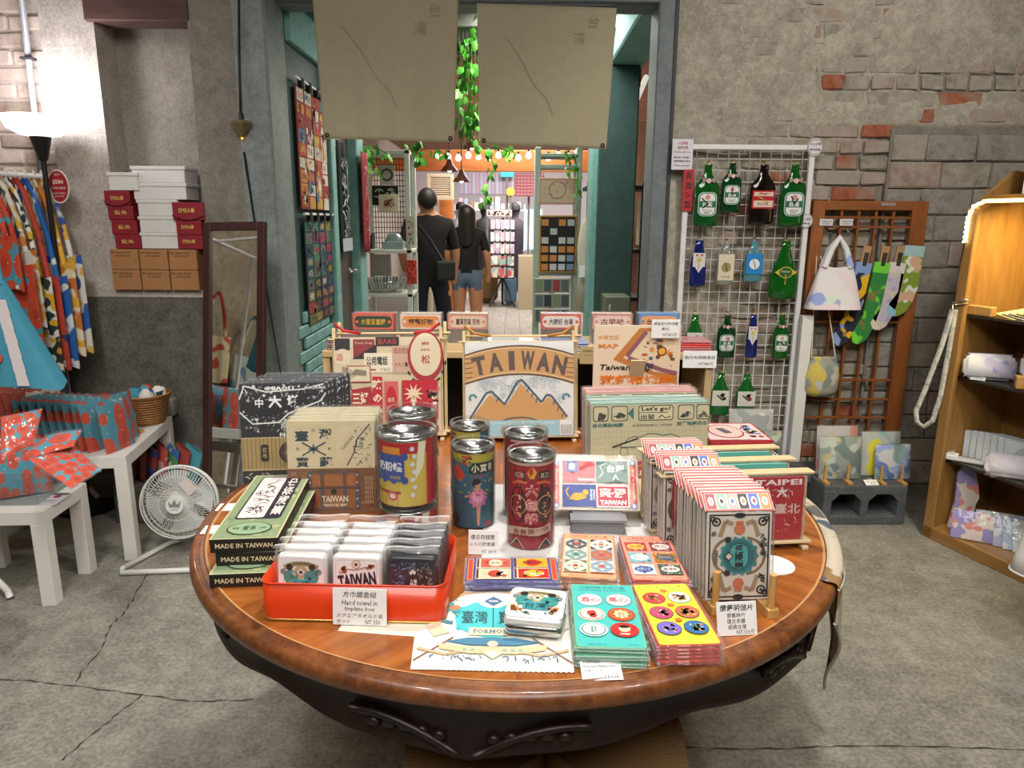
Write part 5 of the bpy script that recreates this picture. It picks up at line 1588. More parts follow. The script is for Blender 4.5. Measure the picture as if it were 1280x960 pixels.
def art_retro(a, w, h):
 a.rect(0, h / 2, w, h, 'd6c6a4').up()
 R_, B_, C_ = 'a8232e', '221e1e', 'ddcfae'
 a.rect(-0.42 * w, 0.93 * h, 0.14 * w, 0.12 * h, B_).rect(-0.22 * w, 0.88 * h, 0.2 * w, 0.2 * h, '8f2a30').up()
 a.shape([(-0.33 * w, 0.78 * h), (-0.1 * w, 0.93 * h), (-0.1 * w, 0.78 * h)], B_).text('Dairy Soap', -0.22 * w, 0.94 * h, 0.035 * h, C_, 0.16 * w)
 a.disc(-0.42 * w, 0.8 * h, 0.08 * w, C_, 16).up().text('酒', -0.45 * w, 0.8 * h, 0.07 * h, 'c23a34')
 a.rect(-0.0 * w, 0.955 * h, 0.22 * w, 0.09 * h, B_).up().text('鐵人火柴', 0.0, 0.955 * h, 0.06 * h, 'c8443c', 0.18 * w)
 a.rect(-0.06 * w, 0.74 * h, 0.32 * w, 0.2 * h, 'e6dcc2').up().text('公用電話', -0.1 * w, 0.76 * h, 0.09 * h, '1c1a1a', 0.2 * w, bold=0.02).rect(-0.15 * w, 0.67 * h, 0.08 * w, 0.014 * h, R_).text('PUBLIC', -0.02 * w, 0.67 * h, 0.025 * h, '5a504a', 0.09 * w)
 a.rect(0.13 * w, 0.77 * h, 0.17 * w, 0.28 * h, 'c9a890').up().text('鐵道便當', 0.13 * w, 0.86 * h, 0.06 * h, 'b04a48', 0.14 * w).text('大人小人', 0.13 * w, 0.72 * h, 0.05 * h, 'b04a48', 0.13 * w)
 a.disc(0.36 * w, 0.8 * h, 0.17 * w, 'a8232e', 26, 0.26 * h).up().disc(0.36 * w, 0.82 * h, 0.145 * w, 'dccfaf', 26, 0.22 * h).up().text('黑', 0.36 * w, 0.9 * h, 0.09 * h, 'b04038', bold=0.02).text('松', 0.36 * w, 0.77 * h, 0.09 * h, 'b04038', bold=0.02)
 for i in range(9):
  t_ = RAD(195 + i * 19)
  a.rect(0.36 * w + 0.19 * w * cos(t_), 0.8 * h + 0.3 * h * sin(t_), 0.02 * w, 0.04 * h, B_, t_)
 a.disc(-0.46 * w, 0.42 * h, 0.13 * w, B_, 22, 0.2 * h).up().disc(-0.46 * w, 0.42 * h, 0.12 * w, 'd9cba6', 22, 0.185 * h).up().text('酒', -0.43 * w, 0.42 * h, 0.11 * h, 'b83a34', bold=0.03)
 for i in range(4):
  a.arc(-0.44 * w, 0.5 * h, (0.13 + i * 0.018) * w, RAD(35), RAD(85), 0.006 * w, B_)
 a.rect(-0.27 * w, 0.63 * h, 0.22 * w, 0.17 * h, 'd9cfae').up().frame(-0.27 * w, 0.63 * h, 0.22 * w, 0.17 * h, 0.008 * w, R_).shape([(-0.35 * w, 0.62 * h), (-0.3 * w, 0.68 * h), (-0.2 * w, 0.66 * h), (-0.2 * w, 0.61 * h)][::-1], '8a7f6a')
 a.shape([(-0.36 * w, 0.3 * h), (-0.34 * w, 0.47 * h), (-0.16 * w, 0.5 * h), (-0.13 * w, 0.3 * h), (-0.25 * w, 0.2 * h)][::-1], R_).up().text('三好', -0.26 * w, 0.38 * h, 0.13 * h, C_, 0.15 * w, bold=0.03)
 a.rect(-0.1 * w, 0.35 * h, 0.09 * w, 0.5 * h, 'b02832').up().text('味', -0.1 * w, 0.52 * h, 0.1 * h, C_, bold=0.04).text('の', -0.1 * w, 0.38 * h, 0.09 * h, C_, bold=0.04).text('素', -0.1 * w, 0.23 * h, 0.1 * h, C_, bold=0.04)
 a.rect(0.03 * w, 0.35 * h, 0.13 * w, 0.4 * h, 'c0605a').up().disc(0.03 * w, 0.37 * h, 0.05 * w, 'b02832', 14, 0.13 * h).up().text('煉乳', 0.03 * w, 0.36 * h, 0.05 * h, C_, 0.07 * w)
 a.rect(0.3 * w, 0.36 * h, 0.34 * w, 0.4 * h, 'b02832').up().star(0.24 * w, 0.42 * h, 0.1 * w, 'd9c6a4', 10, 0.4).rect(0.24 * w, 0.25 * h, 0.03 * w, 0.3 * h, 'e4d6bc')
 for x in (0.19, 0.29, 0.36, 0.43):
  a.shape([(x * w - 0.025 * w, 0.0), (x * w + 0.025 * w, 0.0), (x * w + 0.022 * w, 0.16 * h), (x * w + 0.009 * w, 0.24 * h), (x * w - 0.009 * w, 0.24 * h), (x * w - 0.022 * w, 0.16 * h)], '2a2222' if x < 0.33 else 'c4b79a')
 a.scatter(36, 0.1 * w, 0.1 * h, 0.75 * w, 0.18 * h, [R_, B_, 'e4d6bc', '8a7f6a'], 0.02 * w, 0.07 * w, 5)
 a.scatter(20, 0.42 * w, 0.35 * h, 0.14 * w, 0.34 * h, ['e4d6bc', B_, 'c0605a'], 0.02 * w, 0.06 * w, 6)
def art_taiwan(a, w, h):
 a.rect(0, h / 2, w, h, 'dcdcd8').up()
 for k in range(26):
  rn_ = random.Random(k)
  x, y = rn_.uniform(-0.42, 0.42) * w, rn_.uniform(0.34, 0.62) * h
  for j in range(3):
   a.arc(x, y, (0.02 + j * 0.02) * w, rn_.uniform(0, 2), rn_.uniform(3, 5), 0.0016, 'a3b3ba', 8)
 a.up(); top = [(w * x, h * (0.86 + 0.10 * (1 - (x / 0.5) ** 2))) for x in [i / 10 - 0.5 for i in range(11)]]
 bot = [(w * x, h * (0.56 + 0.10 * (1 - (x / 0.5) ** 2))) for x in [i / 10 - 0.5 for i in range(11)]]
 for (p0, p1, q1, q0) in zip(bot[:-1], bot[1:], top[1:], top[:-1]):
  a.shape([p0, p1, q1, q0], 'c9995e')
 a.up(); a.line(top, 0.004, '5a4034').line(bot, 0.004, '5a4034').line([(x, y - 0.02 * h) for x, y in top], 0.0025, 'e6c99a').line([(x, y + 0.02 * h) for x, y in bot], 0.0025, 'e6c99a')
 for s in (-1, 1):
  for j in range(5):
   a.line([(s * 0.5 * w, h * (0.82 - j * 0.05)), (s * (0.43 - 0.0 * j) * w, h * (0.83 - j * 0.05))], 0.002, '6a4a3a')
 for i, ch in enumerate('TAIWAN'):
  x = -0.37 + i * 0.148
  a.text(ch, x * w, h * (0.705 + 0.10 * (1 - (x / 0.5) ** 2)), h * 0.2, '5c4a44', w * (0.125 if ch != 'I' else 0.055), rot=-x * 0.55, bold=0.05)
 mt = [((-0.48, 0.2), (-0.3, 0.47), (-0.24, 0.47), (-0.14, 0.34)), ((-0.2, 0.2), (-0.0, 0.6), (0.04, 0.6), (0.22, 0.36)), ((0.1, 0.2), (0.24, 0.44), (0.29, 0.44), (0.48, 0.2))]
 a.shape([(-0.46 * w, 0.17 * h), (-0.28 * w, 0.44 * h), (-0.12 * w, 0.34 * h), (0.01 * w, 0.56 * h), (0.2 * w, 0.34 * h), (0.27 * w, 0.42 * h), (0.44 * w, 0.2 * h), (0.4 * w, 0.17 * h)][::-1], 'c9995e').up()
 for l in ([(-0.46, 0.19), (-0.31, 0.46), (-0.26, 0.48), (-0.14, 0.34), (-0.02, 0.58), (0.02, 0.6), (0.2, 0.36), (0.25, 0.44), (0.29, 0.43), (0.44, 0.2)],):
  a.line([(x * w, y * h) for x, y in l], 0.0055, '4a5a62')
 for (x, y) in ((0.08, 0.52), (0.12, 0.46), (0.16, 0.4), (-0.2, 0.42), (0.32, 0.38), (0.36, 0.31), (0.4, 0.24)):
  a.line([(x * w, y * h), (x * w - 0.012 * w, (y - 0.05) * h)], 0.003, '4a5a62')
 a.arc(0, -0.32 * h, 0.52 * h, RAD(60), RAD(120), 0.004, '4a5a62')
 for s in (-1, 1):
  a.arc(s * 0.43 * w, 0.41 * h, 0.03 * w, 0, 4, 0.006, '4a8a94')
 a.up(); a.rect(0, 0.085 * h, w, 0.17 * h, '9cc3cc').up()
 a.text('Taiwan Style Door Curtain', 0.02 * w, 0.14 * h, 0.035 * h, 'e9f0f0', 0.6 * w).rect(-0.38 * w, 0.12 * h, 0.13 * w, 0.08 * h, 'd9d4c8').rect(0.43 * w, 0.09 * h, 0.12 * w, 0.16 * h, 'e6e6e2')
 for i in range(7):
  a.rect(0.385 * w + i * 0.015 * w, 0.07 * h, 0.006 * w, 0.1 * h, '3a3a3a')
 for x in (-0.13, 0.02, 0.17):
  a.disc(x * w, 0.06 * h, 0.05 * w, 'b08a78', 16).up().disc(x * w, 0.05 * h, 0.04 * w, '8a8f92', 14); a.k -= 1
bsL = look(420, 552, 553, 549)
rack('bamboo rack with a red strap holding the retro advertisement board', bsL, 0.315, 0, 'c01f26')
board('printed_mat', 'cream mat printed with red and black retro advertisements on the bamboo rack', bsL, 0.02, bsL[2] * 0.985, 0.272, art_retro, 'cdbf9c', dy=-0.012)
bsR = look(581, 553, 717, 551)
rack('bamboo rack with an orange strap holding the TAIWAN board', bsR, 0.31, 0, 'b9772c')
board('printed_mat', 'brown TAIWAN mat with mountains and a blue band on the bamboo rack', bsR, 0.02, bsR[2] * 0.985, 0.262, art_taiwan, 'b9a98a', dy=-0.012)
def art_taipei(a, w, h):
 a.rect(0, h / 2, w, h, 'a8222c').up()
 a.text('TAIPEI', 0.3 * w, 0.92 * h, 0.09 * h, 'e4d8d0', 0.36 * w, bold=0.03).text('大', 0.33 * w, 0.76 * h, 0.17 * h, 'e4d8d0', bold=0.05)
 a.text('臺北', 0.38 * w, 0.5 * h, 0.16 * h, 'd9b8b0', 0.2 * w, bold=0.02)
 a.scatter(110, 0, 0.45 * h, w * 0.94, 0.86 * h, ['dcc4bc', 'c98a88', 'd9b8b0'], 0.015 * w, 0.05 * w, 4, 'l')
def art_tealb(a, w, h):
 a.rect(0, h / 2, w, h, '5fb5a4').up().scatter(60, 0, 0.5 * h, w * 0.94, 0.9 * h, ['e4e8e0', '2f7a70'], 0.02 * w, 0.07 * w, 4, 'l')
bsT = look(832, 690, 1001, 683)
for k in range(3):
 m_ = bsT[0] + Vector((-0.006 * k, 0.075 * k, 0))
 bk = (m_, bsT[1], bsT[2] - 0.0)
 rack(('bamboo rack holding the red TAIPEI board', 'bamboo rack behind the TAIPEI rack, in the middle of three', 'bamboo rack nearest the flat boxes, last of three')[k], bk, 0.148, 0, None, 0.06, (0.985,), 'bamboo racks by the postcards', 0.03, frames=1)
 board('printed_board', ('red TAIPEI board printed with white characters', 'teal board in the middle one of three bamboo racks', 'teal board in the last of three bamboo racks')[k], bk, 0.02, bsT[2] * 0.95, 0.122, art_taipei if k == 0 else art_tealb, ('8f1f28', '6fbcaa', '6fbcaa')[k], 0.06, -0.008)
# ---- four label stickers on a grey riser
p = atZ(748, 668, ZT)
b = MB(); b.prism([(-0.054, 0), (0.054, 0), (0.05, 0.03), (-0.05, 0.03)], 0, 0.1, ink('77777a', 0.55), None)
b.prism([(-0.056, 0.026), (0.056, 0.026), (0.056, 0.031), (-0.056, 0.031)], -0.004, 0.03, ink('8b8b8d', 0.45))
tag(b.build('riser', None, (p.x, p.y, ZT + 0.0004), (0, 0, -0.02)), 'grey felt riser block under the sticker pack', 'riser')
def art_four(a, w, h):
 a.rect(0, h / 2, w, h, 'd9c9b4').up()
 for s in (-1, 1):
  a.rect(s * 0.44 * w, h * 0.5, 0.085 * w, h * 0.86, 'e09a5a').up().rect(s * 0.44 * w, h * 0.5, 0.06 * w, h * 0.76, 'd0302c').up()
  a.text('美麗寶島人人愛', s * 0.44 * w, h * 0.5, 0.03 * w, 'f0dcc0', h * 0.6, rot=pi / 2)
  for y in (0.08, 0.92):
   a.disc(s * 0.44 * w, h * y, 0.035 * w, '6a7fb4', 12).up().star(s * 0.44 * w, h * y, 0.028 * w, 'e9ecf0', 5, 0.5)
 a.rect(-0.18 * w, 0.74 * h, 0.37 * w, 0.42 * h, 'c62a34').up().rect(-0.26 * w, 0.835 * h, 0.14 * w, 0.23 * h, '4a4f9a').up().star(-0.26 * w, 0.835 * h, 0.05 * w, 'f2f2f0', 12, 0.55).text('TAIWAN', -0.1 * w, 0.58 * h, 0.055 * h, 'f0e4dc', 0.2 * w, bold=0.04)
 a.rect(0.2 * w, 0.74 * h, 0.36 * w, 0.42 * h, '35685a').up().text('台灣', 0.24 * w, 0.8 * h, 0.15 * h, 'eef0ea', 0.2 * w, bold=0.03).text('人', 0.24 * w, 0.63 * h, 0.12 * h, 'eef0ea', bold=0.03).text('FORMOSA', 0.26 * w, 0.92 * h, 0.04 * h, 'eef0ea', 0.14 * w).line([(0.05 * w, 0.62 * h), (0.1 * w, 0.72 * h), (0.06 * w, 0.85 * h), (0.13 * w, 0.9 * h)], 0.002, 'cfe0d6')
 a.rect(-0.18 * w, 0.27 * h, 0.38 * w, 0.42 * h, '3f4f94').up()
 tg = 'd0a22c'
 a.shape([(-0.3 * w, 0.2 * h), (-0.24 * w, 0.32 * h), (-0.12 * w, 0.32 * h), (-0.1 * w, 0.22 * h), (-0.2 * w, 0.17 * h)][::-1], tg).disc(-0.11 * w, 0.33 * h, 0.035 * w, 'd8ae3a', 10).line([(-0.3 * w, 0.24 * h), (-0.33 * w, 0.35 * h), (-0.3 * w, 0.42 * h)], 0.003, tg).text('臺灣', -0.03 * w, 0.29 * h, 0.22 * h, 'eef0f4', 0.06 * w)
 a.rect(0.2 * w, 0.26 * h, 0.37 * w, 0.42 * h, 'f0ebe6').up().rect(0.2 * w, 0.26 * h, 0.34 * w, 0.37 * h, 'c22f3c').up().text('臺·灣', 0.2 * w, 0.32 * h, 0.19 * h, 'f2eeea', 0.3 * w, bold=0.05).text('TAIWAN', 0.2 * w, 0.14 * h, 0.09 * h, 'f2eeea', 0.3 * w, bold=0.05)
c0_ = Vector((p.x - 0.002, p.y + 0.045, ZT + 0.032))
for k in range(3):
 bq = (Vector((c0_.x, c0_.y + k * 0.010, 0)), -0.02, 0)
 board('sticker_pack', ('pack of four TAIWAN label stickers leaning on the grey riser', 'sticker pack behind the four TAIWAN labels, second of three', 'sticker pack behind the four TAIWAN labels, last of three')[k], bq, 0.032 + k * 0.0005, 0.18, 0.108, art_four, 'cbbba4', 0.62, 0, 'sticker packs', 0.006, 'sticker pack')
o = thing('sticker_prop', 'clear acrylic wedge holding up the sticker packs', 'display stand', (p.x, p.y + 0.105, ZT + 0.0004))
b = MB(); b.prism([(-0.05, 0), (0.05, 0), (0.05, 0.004), (-0.05, 0.004)], 0, 0.06, film(0.2, 0.1, wrinkle=0)); b.box(-0.045, 0.045, 0.058, 0.062, 0.0, 0.09, film(0.2, 0.1, wrinkle=0)); b.build('wedge', o)
# white board lying under the tins
q = [atZ(*c, ZT) for c in ((602, 700), (700, 704), (842, 676), (836, 600), (606, 606))]
b = MB(); b.slab([(v.x, v.y) for v in q], ZT + 0.00005, ZT + 0.0004, ink('d9d7d2', 0.4))
tag(b.build('white_sheet', None), 'glossy white sheet lying under the money tins', 'sheet')
# ---- postcards standing in a long row
def art_post(a, w, h):
 a.rect(0, h / 2, w, h, 'd3c9bc').up()
 a.frame(0, h / 2, w * 0.94, h * 0.95, 0.0025, '1f1c1c')
 for sx in (-1, 1):
  for sy in (-1, 1):
   x, y = sx * w * 0.36, h / 2 + sy * h * 0.39
   a.arc(x, y, w * 0.06, 0, 2 * pi, 0.003, '1f1c1c').arc(x + sx * w * 0.05, y + sy * h * 0.03, w * 0.035, 0, 2 * pi, 0.0025, '1f1c1c').star(x, y, w * 0.035, '1f1c1c', 5, 0.5)
   a.line([(sx * w * 0.1, h / 2 + sy * h * 0.36), (sx * w * 0.22, h / 2 + sy * h * 0.4), (sx * w * 0.3, h / 2 + sy * h * 0.22)], w * 0.07, 'a08668')
   a.arc(sx * w * 0.12, h / 2 + sy * h * 0.0, w * 0.28, RAD(90 if sx > 0 else 90), RAD(-90 if sx > 0 else 270), w * 0.045, 'a08668')
 a.up()
 a.disc(0, h * 0.5, w * 0.25, '3f8a8c', 22, h * 0.19).star(0, h * 0.5, w * 0.32, '3f8a8c', 14, 0.86).up()
 a.rrect(0, h * 0.5, w * 0.3, h * 0.3, '24484c', w * 0.14).up().rrect(0, h * 0.5, w * 0.28, h * 0.28, '4fa0a0', w * 0.13).up().text('寶島', 0, h * 0.56, h * 0.1, '1d2a2c', w * 0.2, bold=0.02, rot=pi / 2).text('臺灣', 0, h * 0.44, h * 0.1, '1d2a2c', w * 0.2, bold=0.02, rot=pi / 2)
 for sy in (-1, 1):
  a.disc(0, h / 2 + sy * h * 0.31, w * 0.09, 'c9704a', 9).rect(0, h / 2 + sy * h * 0.38, w * 0.12, h * 0.04, 'c9704a').disc(0, h / 2 + sy * h * 0.465, w * 0.09, '1f1c1c', 12, h * 0.03)
  a.disc(-w * 0.18, h / 2 + sy * h * 0.19, w * 0.05, '2a2624', 8).disc(-w * 0.4, h / 2 + sy * h * 0.26, w * 0.04, '6a6a66', 10)
 a.rect(-w * 0.16, h * 0.5, w * 0.11, w * 0.11, '2a2826', pi / 4).up().rect(-w * 0.16, h * 0.5, w * 0.075, w * 0.075, 'd3c9bc', pi / 4)
 a.text('TAIWAN', -w * 0.355, h * 0.49, w * 0.05, '2a2624', h * 0.16, rot=pi / 2, bold=0.03).text('FORMOSA', w * 0.26, h * 0.5, w * 0.045, '7a6a58', h * 0.24, rot=pi / 2)
 a.scatter(26, w * 0.38, h * 0.62, w * 0.14, h * 0.3, ['1f1c1c'], w * 0.04, w * 0.09, 5, 'l').scatter(16, w * 0.36, h * 0.24, w * 0.16, h * 0.14, ['1f1c1c'], w * 0.04, w * 0.09, 6, 'l')
def art_header(a, w, h, seed=0):
 a.rect(0, h / 2, w, h, 'e0c6bc').up().frame(0, h / 2, w, h, 0.0025, 'c8504a')
 pal = ['a5444a', '8fae9c', 'd8a0a0', '2a2424', '4a6ab4', 'e0894a']
 for i in range(6):
  x = -w * 0.4 + i * w * 0.16
  a.rect(x, h / 2, w * 0.135, h * 0.78, pal[i]).up().disc(x, h * 0.5, w * 0.045, 'ecd9c8', 10, h * 0.24).up().disc(x, h * 0.5, w * 0.025, pal[(i + 2) % 6], 8, h * 0.12); a.k -= 2
L0, L1 = atZ(888, 766, ZT), atZ(970, 771, ZT)
pyaw = atan2((L1 - L0).y, (L1 - L0).x)
pm = (L0 + L1) / 2
PW, PH = 0.104, 0.143
rn = random.Random(9)
o0 = None
sd = Vector((-0.155, 0.988, 0)).normalized()
pyaw2 = atan2(sd.y, sd.x) - pi / 2
for k in range(16):
 t_ = 0.0135 * k if k < 10 else (0.193 + 0.0125 * (k - 10) if k < 13 else 0.268 + 0.0125 * (k - 13))
 loc = pm + sd * (t_ + 0.022) + Vector((0, 0, 0.0145))
 rt = (-0.13, rn.uniform(-0.01, 0.01), pyaw * 0.3 + pyaw2 * 0.6 + rn.uniform(-0.012, 0.012))
 lb = 'sleeved retro postcard with a teal crest, front of the long row' if k == 0 else ('sleeved postcard right behind the front crest postcard' if k <= 9 else 'sleeved postcard with a striped header in the middle of the long row' if k <= 12 else 'sleeved postcard at the far end of the long row by the teal boards')
 if o0 is None:
  o0 = thing('postcard_pack', lb, 'postcard pack', loc, rt, 'sleeved postcards in the long row')
  b = MB(); b.rbox(-PW / 2, PW / 2, 0, 0.006, 0, PH, ink('d9d4cc', 0.6), 0.001)
  b.build('cards', o0)
  a = Art('front', 0.0003, 0.45); art_post(a, PW, PH); a.build(o0, 'print')
  Tm = MT((0, -0.001, PH + 0.002)) @ MR(-0.75, 4, 'X')
  b = MB(); b.box(-PW / 2 - 0.004, PW / 2 + 0.004, 0.0, 0.0012, 0, 0.036, ink('e3cfc6', 0.5), Tm)
  hd_ = b.build('header_card', o0)
  a = Art('front', 0.0003, 0.4, Tm); art_header(a, PW + 0.006, 0.034); a.build(hd_, 'header_print')
  b = MB(); b.rbox(-PW / 2 - 0.005, PW / 2 + 0.005, -0.003, 0.0085, -0.0005, PH + 0.002, M_FILM, 0.002)
  b.build('plastic_sleeve', o0)
 else:
  dup(o0, loc, rt, label=lb)
# the wooden rails with pegs under the postcards
st = thing('postcard_stand', 'wooden rails with round pegs under the row of postcards', 'display stand', (pm.x, pm.y, ZT), 0)
for s in (-1, 1):
 off = Vector((cos(pyaw), sin(pyaw), 0)) * (s * 0.043)
 b = MB()
 pa, pb = off + sd * -0.006, off + sd * 0.15
 nrm = Vector((-sd.y, sd.x, 0)) * 0.009
 b.slab([(v.x, v.y) for v in (pa - nrm, pb - nrm, pb + nrm, pa + nrm)][::-1], 0.0004, 0.0135, M_PEG)
 b.build('rail', st)
 for d_ in (0.0035,):
  q_ = off + sd * d_
  b = MB(); b.cyl(0.006, 0.0136, 0.07, M_PEG, 12, MT((q_.x, q_.y, 0)))
  b.build('peg', st)
p = atZ(922, 795, ZT)
card_stand('price_card', 'white price card of the postcards standing by the front peg', (p.x, p.y, ZT + 0.0006), 0.1, 0.062, 0.05,
  [('懷舊明信片', 0.0, 0.82, 0.2, 0.84, 0.01), ('懷舊時代', -0.02, 0.6, 0.14, 0.46, 0), ('復古老櫃', -0.02, 0.43, 0.14, 0.46, 0), ('經典台灣', 0, 0.26, 0.14, 0.46, 0), ('NT150元', 0.2, 0.1, 0.14, 0.46, 0)], 0.3)
p = atZ(968, 706, ZT)
b = MB(); b.disc(0.04, 0.0008, ink('e6e4e0', 0.5), 24); b.lathe([(0.04, 0), (0.04, 0.0008)], ink('e6e4e0', 0.5), 24)
tag(b.build('paper_disc', None, (p.x - 0.005, p.y + 0.0, ZT + 0.0002)), 'round white paper lying beside the postcards', 'paper')
# ---- flat boxed goods at the back right
def flat_pack(label, quad, ztop, th, fn, edge):
 P = [atZ(*c, ztop) for c in quad]
 c_ = (P[0] + P[1] + P[2] + P[3]) / 4
 e1, e2 = (P[1] - P[0] + P[2] - P[3]) / 2, (P[3] - P[0] + P[2] - P[1]) / 2
 w, d = e1.length, e2.length
 o = thing('flat_pack', label, 'flat pack', (c_.x, c_.y, ztop - th), atan2(e1.y, e1.x))
 b = MB(); b.rbox(-w / 2, w / 2, -d / 2, d / 2, 0, th, ink(edge, 0.4), 0.003)
 b.build('box', o)
 a = Art('top', 0.0004, 0.35)
 fn(a, w, d)
 a.build(o, 'print', (0, 0, th))
 return o
def art_redpack(a, w, d):
 a.rect(0, 0, w, d, 'b3262f').up().rect(0, 0, w * 0.94, d * 0.9, 'd8c6c0').up()
 a.disc(-w * 0.1, 0, w * 0.28, 'b3262f', 24, d * 0.38).up().disc(-w * 0.1, 0, w * 0.255, 'dcb9ae', 24, d * 0.34).up().rect(-w * 0.12, 0.02 * d, w * 0.14, d * 0.3, '5f5a5e', 0.3)
 a.scatter(26, w * 0.3, 0, w * 0.26, d * 0.7, ['6a7fb0', '8a9a6a', 'b3262f', 'ecdcd4'], w * 0.04, w * 0.12, 3).text('台灣小吃', w * 0.0, -d * 0.42, d * 0.1, 'ecdcd4', w * 0.4)
def art_bluepack(a, w, d):
 a.rect(0, 0, w, d, 'd6d8dc').up().frame(0, 0, w * 0.96, d * 0.94, 0.005, '2a3450').up()
 a.disc(0, 0, w * 0.3, '4f9aa8', 22, d * 0.3).up().scatter(40, 0, 0, w * 0.8, d * 0.75, ['4f9aa8', '2a6f84', 'b98a6a', '9a8a7a', '3a4258'], w * 0.03, w * 0.1, 5)
flat_pack('red edged flat pack with a pale oval behind the bamboo racks', ((880, 551), (962, 551), (944, 529), (872, 529)), ZT + 0.075, 0.03, art_redpack, 'b3262f')
flat_pack('white flat pack with a blue crest behind the bamboo racks', ((884, 575), (974, 574), (958, 553), (882, 552)), ZT + 0.045, 0.03, art_bluepack, 'c9ccd2')
bx_ = MB(); bx_.rbox(-0.1, 0.1, -0.08, 0.08, 0, 0.0445, ink('5a4a3c', 0.7), 0.002)
p = atZ(915, 545, ZT + 0.045)
tag(bx_.build('riser_box', None, (p.x, p.y + 0.01, ZT + 0.0002)), 'plain brown riser box under the red edged flat pack', 'riser')
bx_ = MB(); bx_.rbox(-0.1, 0.1, -0.07, 0.07, 0, 0.0145, ink('5a4a3c', 0.7), 0.002)
p = atZ(925, 566, ZT + 0.015)
tag(bx_.build('riser_box', None, (p.x, p.y, ZT + 0.0002)), 'thin brown riser under the blue crest flat pack', 'riser')
# ---- wooden crate shelf behind the table with small boxes on top
YC = 2.27
M_CRATE = wood('a5865a', 'c9ab7c', 5, 0.6, 'X')
x0, x1 = atY(402, 440, YC).x, atY(893, 443, YC).x
zc_ = atY(640, 440, YC).z
cs = thing('wooden_crate', 'pale wooden crate shelf standing behind the round table', 'shelf', ((x0 + x1) / 2, YC, 0))
hw_ = (x1 - x0) / 2
for nm, bb_ in (('top_board', (-hw_, hw_, 0, 0.34, zc_ - 0.022, zc_)), ('middle_board', (-hw_ + 0.02, hw_ - 0.02, 0.02, 0.33, 0.45, 0.47)), ('bottom_board', (-hw_ + 0.02, hw_ - 0.02, 0.02, 0.33, 0.04, 0.06))):
 b = MB(); b.rbox(*bb_, M_CRATE, 0.002); b.build(nm, cs)
for s in (-1, 1):
 b = MB(); b.rbox(s * hw_ - (0.0 if s < 0 else 0.024), s * hw_ + (0.024 if s < 0 else 0.0), 0.004, 0.336, 0, zc_ - 0.0225, wood('a5865a', 'c9ab7c', 5, 0.6, 'Z'), 0.002); b.build('side_board', cs)
b = MB(); b.box(-hw_ + 0.024, hw_ - 0.024, 0.322, 0.334, 0.06, zc_ - 0.023, ink('241c17', 0.9)); b.build('back_board', cs)  # near-black colour stands in for the shade inside the crate
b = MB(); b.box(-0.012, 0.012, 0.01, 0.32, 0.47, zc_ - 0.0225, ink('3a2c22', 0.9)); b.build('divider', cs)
def sign_box(label, u, w_px, face, art, h_px=19, v=412):
 p = atY(u, v, YC + 0.17)
 w = w_px / (FPX / (YC + 0.17) * 1.0) * 1.0
 o = thing('display_box', label, 'box', (p.x, YC + 0.17, zc_ + 0.0006), 0, 'small display boxes on the crate shelf')
 h = atY(u, 394, YC + 0.17).z - zc_ + 0.004
 b = MB(); b.rbox(-w / 2, w / 2, 0, 0.05, 0, h, ink(face, 0.5), 0.001); b.build('box', o)
 a = Art('front', 0.0004, 0.4); art(a, w, h); a.build(o, 'print')
 b = MB(); b.rbox(-w / 2 - 0.004, w / 2 + 0.004, -0.004, 0.054, -0.0004, h + 0.003, M_FILM, 0.002); b.build('plastic_wrap', o)
def sart(bg, mid_, txt, s, border):
 def f(a, w, h):
  hh = 0.05
  y = h - hh / 2 - 0.002
  a.rect(0, h / 2, w, h, '6f675f').up().rect(0, y, w, hh, border).up().rrect(0, y, w * 0.92, hh * 0.78, mid_, hh * 0.3).up().text(s, 0, y, hh * 0.42, txt, w * 0.6, bold=0.02)
  for sx in (-1, 1):
   a.disc(sx * w * 0.4, y, hh * 0.12, border, 8)
 return f
sign_box('red display box with a green label and gold characters', 467, 51, 'c9503f', sart('c9503f', '24402f', 'd0a83a', '水蜜豆童糖', 'd2604a'))
sign_box('display box with an orange oval label beside the red one', 526, 51, 'c9b8a8', sart('c9b8a8', 'd98a4a', '3a2a24', '懷舊好物', 'd8c8bc'))
sign_box('cream display box with a row of dotted characters', 585, 50, 'd0b8a4', sart('d0b8a4', 'd9bfa8', '4a3030', '臺灣百貨 花布', 'c98a78'))
sign_box('display box with a white and orange flower label', 701, 50, 'c9b0b8', sart('c9b0b8', 'e0d4c8', '4a3a3a', '大家好 台灣', 'd0604a'))
sign_box('pink display box with a dotted border', 765, 50, 'd9b8ac', sart('d9b8ac', 'dfc6b8', '7a3a3a', '古早味', 'c08a80'))
sign_box('blue edged display box with an orange oval label', 823, 50, '5a8ac0', sart('5a8ac0', 'e0a06a', '3a3a4a', '台灣製造', '5a8ac0'))
def sleeves(label, u0, u1, v, n, cols, y0, grp):
 pa, pb = atY(u0, v, YC + y0), atY(u1, v, YC + y0)
 w = pb.x - pa.x
 rn_ = random.Random(int(u0))
 o0 = None
 for k in range(n):
  loc = ((pa.x + pb.x) / 2 + rn_.uniform(-0.004, 0.004), YC + y0 + 0.05, zc_ + 0.0006 + k * 0.0075)
  b = MB(); b.rbox(-w / 2, w / 2, -0.05, 0.06, 0, 0.0062, ink(cols[k % len(cols)], 0.3, 0, 0.05, 0.4), 0.002)
  tag(b.build('flat_sleeve', None, loc, (0, 0, rn_.uniform(-0.03, 0.03))), label, 'flat pack', grp)
sleeves('thin mauve sleeve in the stack at the end of the crate shelf', 408, 440, 440, 5, ['8a6a70', '7a5a62', '94787c'], 0.01, 'mauve sleeves on the crate shelf')
